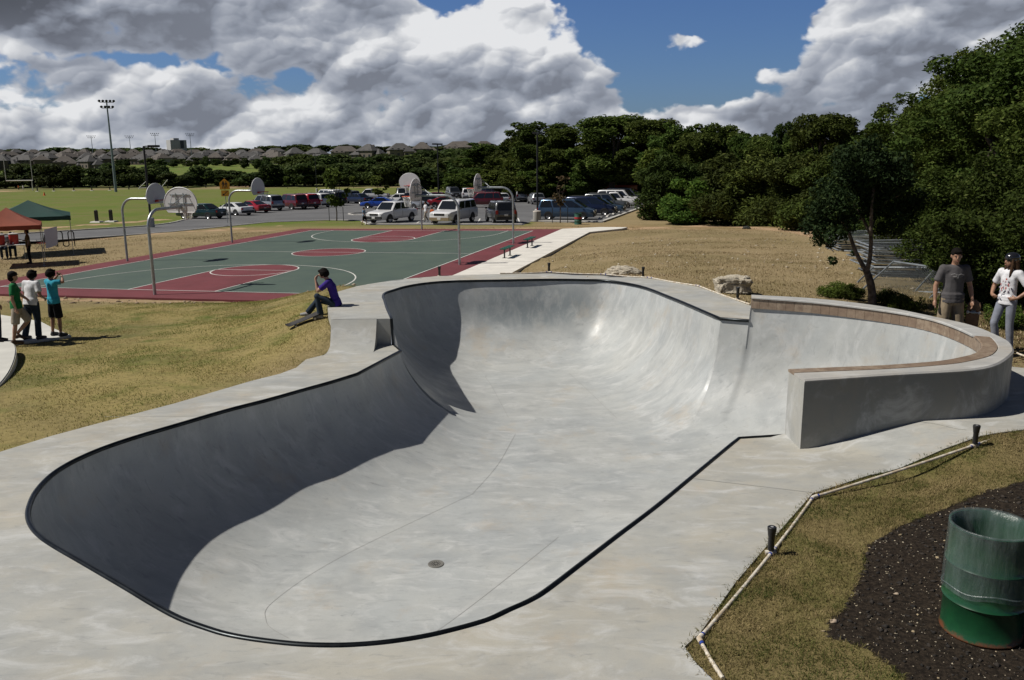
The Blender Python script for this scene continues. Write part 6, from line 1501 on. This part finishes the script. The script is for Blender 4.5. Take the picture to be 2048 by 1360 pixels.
for px in range(1040, 1330, 36): plant(ch(MIDT), px, random.uniform(128, 140), random.uniform(275, 300), 85, 'tree in the second rank of the woods behind the car park', group='second rank trees behind the car park')
# middle right wood
for px, d, top, w_, lb, pr in [(1360, 84, 244, 78, 'thin topped tree left of the domed crown above the cedars', TALL[0]), (1440, 82, 243, 105, 'domed tree with a ragged tip above the bright shrub', TALL[1]), (1395, 80, 262, 90, 'dark tree between the thin topped and the domed crowns', TALL[2]), (1500, 80, 264, 95, 'tree on the falling skyline right of the domed crown', TALL[0]), (1575, 72, 240, 55, 'narrow tree poking up alone on the skyline', TALL[1]), (1655, 58, 224, 135, 'tall tree with a broken top left of the big oak wood', TALL[2]), (1730, 56, 254, 120, 'dark tree right of the tall broken topped one', TALL[0]), (1800, 50, 243, 120, 'dense tree next to the big oak wood', TALL[1]), (1535, 76, 272, 90, 'tree behind the two front cedars', TALL[2]), (1610, 70, 266, 90, 'tree between the narrow skyline tree and the broken topped one', TALL[0])]:
    plant(pr, px, d, top, w_, lb, group='tall trees of the middle wood')
for px, d, top, w_, lb in [(1333, 74, 302, 112, 'dense rounded cedar at the corner of the car park'), (1452, 67, 300, 128, 'wide dark cedar right of the bright shrub'), (1520, 64, 292, 130, 'dark cedar in the middle of the front rank'), (1590, 60, 300, 130, 'dark cedar where the dirt path enters the woods'), (1650, 52, 312, 130, 'dark cedar behind the leaning tree'), (1405, 74, 320, 90, 'cedar standing behind the bright shrub'), (1725, 44, 320, 150, 'dark cedar behind the far stack of fence panels'), (1800, 40, 330, 160, 'dark cedar above the near stack of fence panels')]:
    plant(ch(CED), px, d, top, w_, lb, group='cedars at the front of the wood')
plant(BRT[0], 1392, 68, 352, 88, 'bright yellow green shrub lit up among the dark cedars', 'shrub'); plant(BRT[0], 1368, 67, 392, 70, 'low bright shrub at the foot of the taller bright one', 'shrub')
for px in range(1350, 2150, 42): plant(ch(MIDT), px, random.uniform(88, 98), random.uniform(262, 290), 110, 'tree deep in the shade of the right hand wood', group='trees deep in the right wood')
# big oaks at the right edge
OAKB = [proto('oak_tree', rblobs(52, 0, 5.6, 3.3, 3.4, .85, 110 + i), 52000, .085, L_OAK, 2.6, .26, BARKL) for i in range(2)]
for px, d, top, w_, lb, i in [(2085, 25, 22, 360, 'tallest oak rising out of the frame at the right edge', 0), (1955, 29, 112, 300, 'oak below the tallest one, above the girl in the helmet', 1), (1885, 36, 190, 210, 'oak stepping down towards the middle wood', 0), (2010, 34, 60, 260, 'oak set back behind the tallest oak', 1), (2150, 22, 120, 300, 'oak just past the right edge reaching into the frame', 1)]:
    plant(OAKB[i], px, d, top, w_, lb, group='big oaks at the right edge')
SPEC = [proto('broadleaf_tree', rblobs(22, 0, 2.6, 2.0, 2.1, .95, 130), 30000, .068, L_OAK, 1.0, .12)]
for px, d, top, w_, lb in [(1950, 24, 330, 230, 'leafy young oak with light branches above the girl and the man'), (2060, 19.5, 300, 260, 'leafy oak directly behind the girl in the helmet'), (1855, 30, 380, 170, 'low dark oak behind the near stack of fence panels'), (1990, 20.5, 470, 150, 'low bush of oak leaves between the man and the girl')]:
    plant(SPEC[0], px, d, top, w_, lb, group='young oaks behind the two people')
for px, d, top, w_, lb in [(1690, 20.3, 574, 66, 'small green bush left of the leaning tree trunk'), (1727, 20.0, 584, 46, 'small green bush hugging the leaning tree trunk'), (1792, 19.4, 588, 52, 'small bush right of the leaning tree trunk'), (1935, 17.5, 585, 60, 'dark bush behind the hand of the man in grey'), (2050, 16.5, 600, 70, 'bush at the feet of the girl in the helmet'), (1840, 18.5, 600, 60, 'low bush in the shade left of the man in grey')]:
    plant(BUSH[0], px, d, top, w_, lb, 'bush', 'low bushes behind the raised wall')
# the leaning two-stemmed tree
tp = onground(1746, 612); D0 = tp.y
def tp_(px, py, dd=0.): d = ray(px, py); p = V(d / d[1] * (D0 + dd)); return p - tp
t = thing('leaning_tree', 'dark two stemmed tree leaning in front of the fence panel stacks', 'tree', tp)
tr_ = MB()
main = [V((0, 0, -.3)), tp_(1744, 585), tp_(1738, 556), tp_(1732, 540)]
tr_.tube([V(p) for p in catmull(main, 4)], list(np.linspace(.095, .070, 13)), 10)
b_l = [tp_(1734, 546), tp_(1712, 505, .1), tp_(1697, 465, .2), tp_(1672, 420, .2), tp_(1650, 385, .1)]; b_r = [tp_(1733, 548), tp_(1741, 505, -.1), tp_(1742, 450, -.2), tp_(1745, 400, -.3), tp_(1752, 345, -.2)]
for bb, r_0 in ((b_l, .050), (b_r, .056)): q_ = catmull(bb, 5); tr_.tube([V(p) for p in q_], list(np.linspace(r_0, .025, len(q_))), 8)
for a_, c_, r_0 in ((tp_(1742, 470), tp_(1700, 400, .4), .04), (tp_(1743, 430), tp_(1800, 390, -.3), .035), (tp_(1700, 470), tp_(1640, 450, .2), .03), (tp_(1744, 455), tp_(1760, 420, .5), .03), (tp_(1720, 440, .2), tp_(1740, 380, .6), .03)): tr_.tube([a_, lerp(a_, c_, .5) + V((0, 0, .08)), c_], [r_0, r_0 * .7, r_0 * .3], 6)
tr_.tube([tp_(1662, 425, .2), tp_(1654, 458, .15), tp_(1650, 485, .1), tp_(1668, 505, .05)], [.02, .015, .012, .006], 5).tube([tp_(1697, 455, .2), tp_(1690, 470, .15)], [.015, .008], 5)
tr_.build('trunk', BARKL, t, smooth=60)
bl_ = []
g_ = np.random.default_rng(5)
for cx, cy, r, n_ in [(1640, 430, .36, 5), (1668, 395, .42, 6), (1700, 360, .45, 6), (1740, 345, .5, 7), (1785, 360, .45, 6), (1812, 410, .38, 5), (1760, 400, .42, 5), (1660, 455, .26, 4), (1700, 420, .34, 4), (1800, 450, .28, 4), (1650, 485, .17, 3), (1668, 508, .11, 2), (1735, 310, .36, 4), (1690, 325, .34, 4), (1790, 325, .34, 4), (1775, 450, .24, 3), (1690, 470, .14, 2)]:
    for i in range(n_):
        p = tp_(cx + g_.normal() * 13, cy + g_.normal() * 11, g_.normal() * .45); s = r * g_.uniform(.6, 1.0); bl_.append((*p, s, s, s * .8))
Vv, F = leaves(bl_, 26000, .044, .2, .5, .35); link('crown', np_mesh('crown', Vv, F, leafmat('lean_leaves', (.016, .030, .009), (.030, .050, .013), (.06, .08, .02), .15)), t)
# staked young trees by the car park
SAP = [proto('young_tree', rblobs(12, 0, 2.6, .62, 1.25, .40, 140), 1500, .13, L_MID, 1.4, .035), proto('young_tree', rblobs(9, 0, 2.6, .55, 1.1, .26, 141), 260, .10, leafmat('sparse_leaves', (.07, .06, .03), (.14, .09, .05), (.25, .16, .10)), 1.6, .03)]
def sapling(pr, px, py, top, wpx, lb, stakes=True):
    p = onground(px, py); h = hfor(p, top); d = p.y
    t = thing('young_tree', lb, 'tree', p, R(20), 'young trees planted round the car park'); wd = wpx / FPX * d; t.scale = (wd / pr['w'], wd / pr['w'], h / pr['h'])
    link('crown', pr['crown'], t); link('trunk', pr['trunk'], t)
    if stakes:
        for sx, lab in ((-1, 'left'), (1, 'other')):
            s = thing('tree_stake', 'dark stake ' + ('before' if sx < 0 else 'after') + ' the trunk of the young tree ' + lb.split(' tree ')[-1], 'stake', p + V((sx * .62, 0, 0)), 0, 'stakes of the young trees'); MB().tube([(0, 0, -.1), (0, 0, 1.25)], .03, 5).build('pole', BLACKP, s)
sapling(SAP[0], 673, 442, 335, 42, 'leafy young tree in front of the black tall cars'); sapling(SAP[0], 757, 404, 350, 30, 'smaller leafy young tree beyond the white pickup truck', False); sapling(SAP[1], 1120, 446, 352, 34, 'almost bare young tree in front of the steel blue van')
sapling(SAP[0], 575, 378, 352, 14, 'tiny young tree on the track right of the crossing sign', False); sapling(SAP[0], 707, 377, 352, 14, 'tiny young tree on the track above the navy saloon', False)
# belt of trees beyond the playing field
random.seed(5)
for px in range(-60, 480, 22): plant(ch(FART), px + random.uniform(-6, 6), random.uniform(272, 300), random.uniform(328, 350) - (6 if 20 < px < 330 else 0), random.uniform(46, 66), 'dark bushy tree in the left belt beyond the playing field', group='left belt of trees beyond the playing field')
for px in range(455, 560, 20): plant(ch(FART), px, random.uniform(275, 290), random.uniform(340, 352), 48, 'low bushy tree in front of the golf course', group='low trees in front of the golf course')
for px in range(540, 960, 20):
    f = (px - 540) / 420; plant(ch(FART), px + random.uniform(-6, 6), random.uniform(268, 290), random.uniform(320, 338) - 12 * f, random.uniform(52, 74), 'bushy tree in the belt behind the parked cars', group='belt of trees behind the parked cars')
for px in range(560, 1010, 24):
    f = (px - 560) / 450; plant(ch(FART), px + random.uniform(-8, 8), random.uniform(330, 380), random.uniform(304, 320) - 14 * f, random.uniform(56, 76), 'tree rising behind the belt towards the hillside houses', group='upper trees below the hillside houses')
for px in range(850, 1010, 26): plant(ch(FART), px, random.uniform(205, 235), 330 - (px - 850) * .24 + random.uniform(-6, 6), random.uniform(70, 90), 'tree where the belt joins the woods behind the cars', group='trees joining belt and woods')
for px, d in [(300, 505), (322, 520), (345, 500), (372, 510), (392, 515), (410, 495), (432, 520), (456, 505), (470, 530), (486, 470), (511, 460), (250, 520), (232, 505), (530, 470)]: plant(ch(FART), px, d, random.uniform(312, 320), random.uniform(16, 26), 'small separate tree on the bright golf grass', group='trees dotted over the golf course')
for px in range(-80, 1040, 26): plant(ch(SKYT), px + random.uniform(-10, 10), random.uniform(880, 1000), random.uniform(293, 301) - (6 if px > 500 else 0) - (5 if 230 < px < 290 else 0), random.uniform(32, 56), 'dark tree along the skyline behind the houses', group='skyline trees behind the houses')
for px in range(-60, 560, 30): plant(ch(SKYT), px + random.uniform(-10, 10), random.uniform(520, 720), random.uniform(314, 322), random.uniform(20, 34), 'tree standing between the houses on the left slope', group='trees between the left houses')

# ------------------------------------------------------------------ houses
WALLM = [M('house_wall_%s' % n_, c_, .85, var=.12, vscale=.5) for n_, c_ in (('tan', (.17, .145, .12)), ('cream', (.30, .275, .235)), ('brick', (.13, .10, .085)))]
ROOFM = [M('house_roof_%s' % n_, c_, .9, var=.25, vscale=.8) for n_, c_ in (('grey', (.085, .082, .080)), ('brown', (.098, .085, .074)))]
WINM = M('house_window', (.03, .035, .04), .2)
def house_proto(kind):
    """two-storey house: wings, hipped roofs, windows, chimney"""
    out = dict(wall=[], roof=[], window=[], chimney=[])
    vols = {0: [(0, 0, 13, 10, 4.6, 3.6), (4.2, -4.2, 5.5, 5, 3.6, 2.6)], 1: [(0, 0, 11, 10, 4.8, 3.9), (-5.6, -3.6, 6, 6, 2.6, 2.6), (6.2, 1, 6, 8, 2.8, 2.8)], 2: [(0, 0, 16, 9, 5.0, 3.2), (-3, -3.5, 6, 5, 4.4, 2.6)]}[kind]
    for (x, y, w, d, h, rh) in vols:
        out['wall'].append(MB().box((x, y, h / 2 - .5), (w, d, h + 1)).mesh('wall'))
        e = .5; a, c = w / 2 + e, d / 2 + e; rl = max(.4, a - c * .9)
        vs = [(x - a, y - c, h), (x + a, y - c, h), (x + a, y + c, h), (x - a, y + c, h), (x - rl, y, h + rh), (x + rl, y, h + rh), (x - a, y - c, h - .22), (x + a, y - c, h - .22), (x + a, y + c, h - .22), (x - a, y + c, h - .22)]
        out['roof'].append(MB().add(vs, [(0, 1, 5, 4), (2, 3, 4, 5), (1, 2, 5), (3, 0, 4), (0, 6, 7, 1), (1, 7, 8, 2), (2, 8, 9, 3), (3, 9, 6, 0), (6, 9, 8, 7)]).mesh('roof'))
        nx = max(2, int(w / 3.2))
        for fl_ in ((1.2, 3.9) if h > 4 else (1.2,)):
            for i in range(nx): out['window'].append(MB().box((x - w / 2 + w * (i + .5) / nx, y - d / 2 - .03, fl_ + .7), (1.25, .08, 1.4)).mesh('window'))
    out['chimney'].append(MB().box((2.4, 1.5, vols[0][4] + 1.9), (.9, .9, 3.0)).mesh('chimney')); return out
HP = [house_proto(i) for i in range(3)]
def house(px, base, d, kind, rz, wm, rm_, label, group, sc=1.):
    p = along(px, d); dd = ray(px, base) / ray(px, base)[1] * d; p.z = float(dd[2])
    t = thing('house', label, 'house', p, rz, group); t.scale = (sc,) * 3
    for kk, mt in (('wall', wm), ('roof', rm_), ('window', WINM), ('chimney', wm)):
        for me in HP[kind][kk]:
            if not me.materials: me.materials.append(mt)
            o = link(kk, me, t); o.material_slots[0].link = 'OBJECT'; o.material_slots[0].material = mt
random.seed(9)
for row, (y0, d0) in enumerate(((337, 470), (329, 560), (322, 650), (315, 760))):
    px = -40 + row * 13
    while px < (570 if row else 210):
        house(px, y0 + random.uniform(-2, 2), d0 + random.uniform(-20, 20), random.randrange(3), random.uniform(-1.2, 1.2), ch(WALLM), ch(ROOFM), 'tan or brick house with a hipped roof on the left slope beyond the trees', 'houses on the left slope', .86); px += random.uniform(30, 44) * (620 / d0) ** .5
for px, base, d, kd, rz, lb in [(500, 319, 590, 2, .1, 'long house just left of the golf bunker on the skyline'), (545, 316, 560, 0, -.2, 'house above the right end of the golf course'), (590, 313, 545, 1, .2, 'first of the larger hillside houses from the golf course'), (632, 314, 530, 0, -.1, 'house with three roofs left of the pale balcony house'), (690, 311, 500, 2, .05, 'pale balcony house over the trees above the white people carrier'), (738, 309, 490, 1, -.15, 'grey roofed house between the balcony house and the gabled one'), (800, 307, 470, 0, .1, 'broad hipped house above the facing backboard'), (845, 306, 480, 1, .0, 'house partly hidden by trees left of the middle lamp post'), (920, 304, 460, 2, -.05, 'cream house with tall windows right of the middle lamp post'), (968, 303, 470, 0, .15, 'last hillside house before the woods')]:
    house(px, base + 9, d, kd, rz * 3, WALLM[1] if kd == 2 else WALLM[0], ch(ROOFM), lb, 'hillside houses above the trees', .95)
p = along(355, 820); p.z = float((ray(355, 300) / ray(355, 300)[1] * 820)[2]); t = thing('office_block', 'pale flat topped block standing alone on the left skyline', 'building', p, R(42)); bw_ = M('block_wall', (.42, .42, .42), .8, var=.1, vscale=.1)
MB().box((0, 0, 2.5), (15, 10, 13)).build('wall', bw_, t); MB().box((-1.5, 0, 9.6), (5, 8, 2.2)).build('stair_tower', bw_, t)
MB().box((3.2, -5.05, 5.), (3.2, .3, 7.)).build('window', WINM, t)
# ------------------------------------------------------------------ grass, stones, clods
def blademat(name, cs, nscale=1.2):
    m = bpy.data.materials.new(name); m.use_nodes = True; q = N(m.node_tree); b = q.nodes['Principled BSDF']
    rnd = q.n('ShaderNodeNewGeometry').outputs['Random Per Island']; co = q.n('ShaderNodeTexCoord').outputs['Object']
    f = q.m('ADD', q.m('MULTIPLY', rnd, .38), q.m('MULTIPLY', q.ramp(q.noise(co, nscale, 5, .65, dist=.6), .38, .62), .62))
    r_ = q.n('ShaderNodeValToRGB'); q.put(r_.inputs[0], f); el = r_.color_ramp.elements
    el[0].position = .1; el[0].color = (*cs[0], 1); el[1].position = .9; el[1].color = (*cs[-1], 1)
    for i, c in enumerate(cs[1:-1]): e = el.new(.1 + .8 * (i + 1) / (len(cs) - 1)); e.color = (*c, 1)
    q.put(b.inputs['Base Color'], r_.outputs[0]); b.inputs['Roughness'].default_value = .8; b.inputs['Specular IOR Level'].default_value = .15
    tl = q.n('ShaderNodeBsdfTranslucent'); q.put(tl.inputs[0], r_.outputs[0]); mx = q.n('ShaderNodeMixShader'); mx.inputs[0].default_value = .2
    q.links.new(b.outputs[0], mx.inputs[1]); q.links.new(tl.outputs[0], mx.inputs[2]); q.links.new(mx.outputs[0], q.nodes['Material Output'].inputs[0]); return m
def blades(name, x, y, h, w, lean, mat, clump=0.):
    n = len(x); z = zground(x, y); hh = h * (.45 + .9 * rng.random(n)); a = rng.random(n) * 2 * np.pi; la = rng.random(n) * 2 * np.pi; ll = hh * lean * rng.random(n) ** .7
    t = np.c_[np.cos(a), np.sin(a), 0 * a] * (w * (.6 + .8 * rng.random(n)))[:, None]; b = np.c_[x, y, z - .004]
    m_ = b + np.c_[np.cos(la) * ll * .35, np.sin(la) * ll * .35, hh * .6]; tip = b + np.c_[np.cos(la) * ll, np.sin(la) * ll, hh * (1 - .45 * np.minimum(1, (ll / hh) ** 2))]
    Vv = np.stack([b - t, b + t, m_ + t * .75, tip, m_ - t * .75], 1).reshape(-1, 3)
    o = np.arange(n)[:, None] * 5; F = np.concatenate([o + np.array([0, 1, 2]), o + np.array([0, 2, 4]), o + np.array([4, 2, 3])], 0)
    ob = link(name, np_mesh(name, Vv, F, mat)); tag(ob, kind='stuff'); return ob
def scatter(n, x0, x1, y0, y1, keep):
    x = rng.uniform(x0, x1, n); y = rng.uniform(y0, y1, n); k_ = keep(x, y); return x[k_], y[k_]
nz = lambda x, y, f: np.array([mnoise.noise(V((a * f, b_ * f, 1.7))) for a, b_ in zip(x, y)])
off_deck = lambda x, y: ~inpoly(x, y, deck_out)
STRAW = blademat('lawn_blades', ((.055, .072, .016), (.105, .10, .030), (.17, .14, .058), (.30, .23, .115)), 1.6)
x, y = scatter(620000, 1.0, 12.0, 3.2, 11.6, lambda x, y: off_deck(x, y) & (np.where(inpoly(x, y, SOIL), -1, 1) * segdist(x, y, SOIL) > -.02) & (x < .8 * y + 3.4))
g_ = nz(x, y, 2.4); keep = rng.random(len(x)) < np.clip(.7 + g_ * .9, .3, 1); blades('lawn_grass', x[keep], y[keep], .040, .0026, 1.6, STRAW)
# long runners along the concrete edge
e_ = []
for i in range(len(dens_out)):
    a, b_ = np.array(dens_out[i]), np.array(dens_out[(i + 1) % len(dens_out)])
    if a[0] > 1.2 and a[1] < 12.0 and a[1] > 3.5 or (a[0] < -3 and a[1] > 8): 
        k_ = int(np.linalg.norm(b_ - a) * 130); f = rng.random(k_)[:, None]; e_.append(a + (b_ - a) * f + rng.normal(size=(k_, 2)) * .022)
e_ = np.vstack(e_); blades('edge_grass', e_[:, 0], e_[:, 1], .055, .0028, 1.6, STRAW)
MOUND = blademat('mound_blades', ((.105, .140, .024), (.180, .180, .045), (.285, .238, .088), (.36, .295, .135)), .42)
x, y = scatter(170000, -13, -3.3, 8, 28.5, lambda x, y: off_deck(x, y) & ~inpoly(x, y, SLAB) & (uv_of(x, y)[1] < -14.5) & (x > -y * .66))
g_ = nz(x, y, 1.1); keep = rng.random(len(x)) < np.clip(.6 + g_ * 1.3, .15, 1); blades('mound_grass', x[keep], y[keep], .036, .0042, 1.8, MOUND)
DRY = blademat('dry_blades', ((.16, .125, .055), (.26, .20, .105), (.36, .275, .165), (.46, .37, .24)), .5)
x, y = scatter(190000, -1, 22, 15, 56, lambda x, y: off_deck(x, y) & (uv_of(x, y)[0] > 11.5) & (x < y * .6 + 1) & (rng.random(len(x)) < np.clip(26 / y, .2, 1) ** 1.2))
g_ = nz(x, y, .55) + .8 * nz(x * .4 + y * .8, y * .2, .6); keep = rng.random(len(x)) < np.clip(.45 + g_ * 1.3, .04, 1); blades('dry_grass', x[keep], y[keep], .06, .0075, 1.6, DRY)
x, y = scatter(60000, -34, -14, 26, 58, lambda x, y: (uv_of(x, y)[0] < -9.5)); g_ = nz(x, y, .5); keep = rng.random(len(x)) < np.clip(.5 + g_ * 1.3, .08, 1); blades('roadside_grass', x[keep], y[keep], .07, .009, 1.6, DRY)
x, y = scatter(16000, -24, 14, 27, 62, lambda x, y: (np.abs(uv_of(x, y)[1]) > 14.6) & (np.abs(uv_of(x, y)[1]) < 19) & (np.abs(uv_of(x, y)[0]) < 14) & off_deck(x, y)); blades('court_end_grass', x, y, .08, .008, 1.6, DRY)
# woodland floor litter under the oaks
x, y = scatter(26000, 7.6, 16, 13.2, 30, lambda x, y: (x > 7.2 + (y - 13) * .42) & off_deck(x, y)); blades('leaf_litter', x, y, .05, .016, 2.2, blademat('litter', ((.05, .035, .018), (.12, .08, .04), (.24, .17, .10), (.10, .11, .03)), 2.))
def pebbles(name, x, y, r, cols, squash=.6):
    n = len(x); z = zground(x, y); base = np.array([(1, 0, 0), (0, 1, 0), (-1, 0, 0), (0, -1, 0), (.0, 0, 1), (0, 0, -1)], float)
    rad = r * (.35 + rng.random(n) ** 2.2 * 1.6); a = rng.random(n) * 6.28; ca, sa = np.cos(a), np.sin(a)
    Pp = base[None] * (1 + .45 * rng.normal(size=(n, 6, 1)).clip(-1, 1)) * np.array([1.25, .85, squash]) * rad[:, None, None]
    X_ = Pp[..., 0] * ca[:, None] - Pp[..., 1] * sa[:, None]; Y_ = Pp[..., 0] * sa[:, None] + Pp[..., 1] * ca[:, None]
    Vv = np.stack([X_ + x[:, None], Y_ + y[:, None], Pp[..., 2] + z[:, None] + (rad * .15)[:, None]], -1).reshape(-1, 3)
    f = np.array([(0, 1, 4), (1, 2, 4), (2, 3, 4), (3, 0, 4), (1, 0, 5), (2, 1, 5), (3, 2, 5), (0, 3, 5)]); F = (np.arange(n)[:, None, None] * 6 + f).reshape(-1, 3)
    ob = link(name, np_mesh(name, Vv, F, cols)); tag(ob, kind='stuff'); return ob
def stonemat(name, cs):
    m = bpy.data.materials.new(name); m.use_nodes = True; q = N(m.node_tree); b = q.nodes['Principled BSDF']; rnd = q.n('ShaderNodeNewGeometry').outputs['Random Per Island']
    r_ = q.n('ShaderNodeValToRGB'); q.put(r_.inputs[0], rnd); el = r_.color_ramp.elements; el[0].color = (*cs[0], 1); el[1].color = (*cs[-1], 1)
    for i, c in enumerate(cs[1:-1]): e = el.new((i + 1) / (len(cs) - 1)); e.color = (*c, 1)
    q.put(b.inputs['Base Color'], r_.outputs[0]); b.inputs['Roughness'].default_value = .9; return m
SOILX = lambda x, y: inpoly(x, y, SOIL)
x, y = scatter(9000, 2.2, 8, 3.6, 9.5, SOILX); pebbles('soil_clods', x, y, .013, stonemat('clods', ((.005, .004, .003), (.016, .012, .009), (.035, .026, .018))))
x, y = scatter(8000, 2.2, 8, 3.6, 9.5, SOILX); pebbles('soil_grit', x, y, .0055, stonemat('grit', ((.12, .10, .07), (.30, .25, .17), (.45, .40, .30))), .5)
x, y = scatter(300, 2.2, 8, 3.6, 9.5, SOILX); pebbles('soil_stones', x, y, .017, stonemat('stones', ((.22, .17, .10), (.38, .30, .18), (.33, .26, .22))), .45)
x, y = scatter(700, 1, 20, 22, 50, lambda x, y: (uv_of(x, y)[0] > 11.6)); pebbles('slope_stones', x, y, .035, stonemat('slope_stone', ((.20, .15, .10), (.40, .34, .26), (.50, .46, .38))), .5)
x, y = scatter(900, -24, 3, 24, 33, lambda x, y: (uv_of(x, y)[1] < -14.5) & (uv_of(x, y)[1] > -16.2)); pebbles('berm_rubble', x, y, .05, stonemat('rubble', ((.10, .07, .045), (.24, .17, .11), (.42, .36, .28))), .6)
# blown leaves and twigs on the oldest part of the soil edge, dirt washed along the slab edge
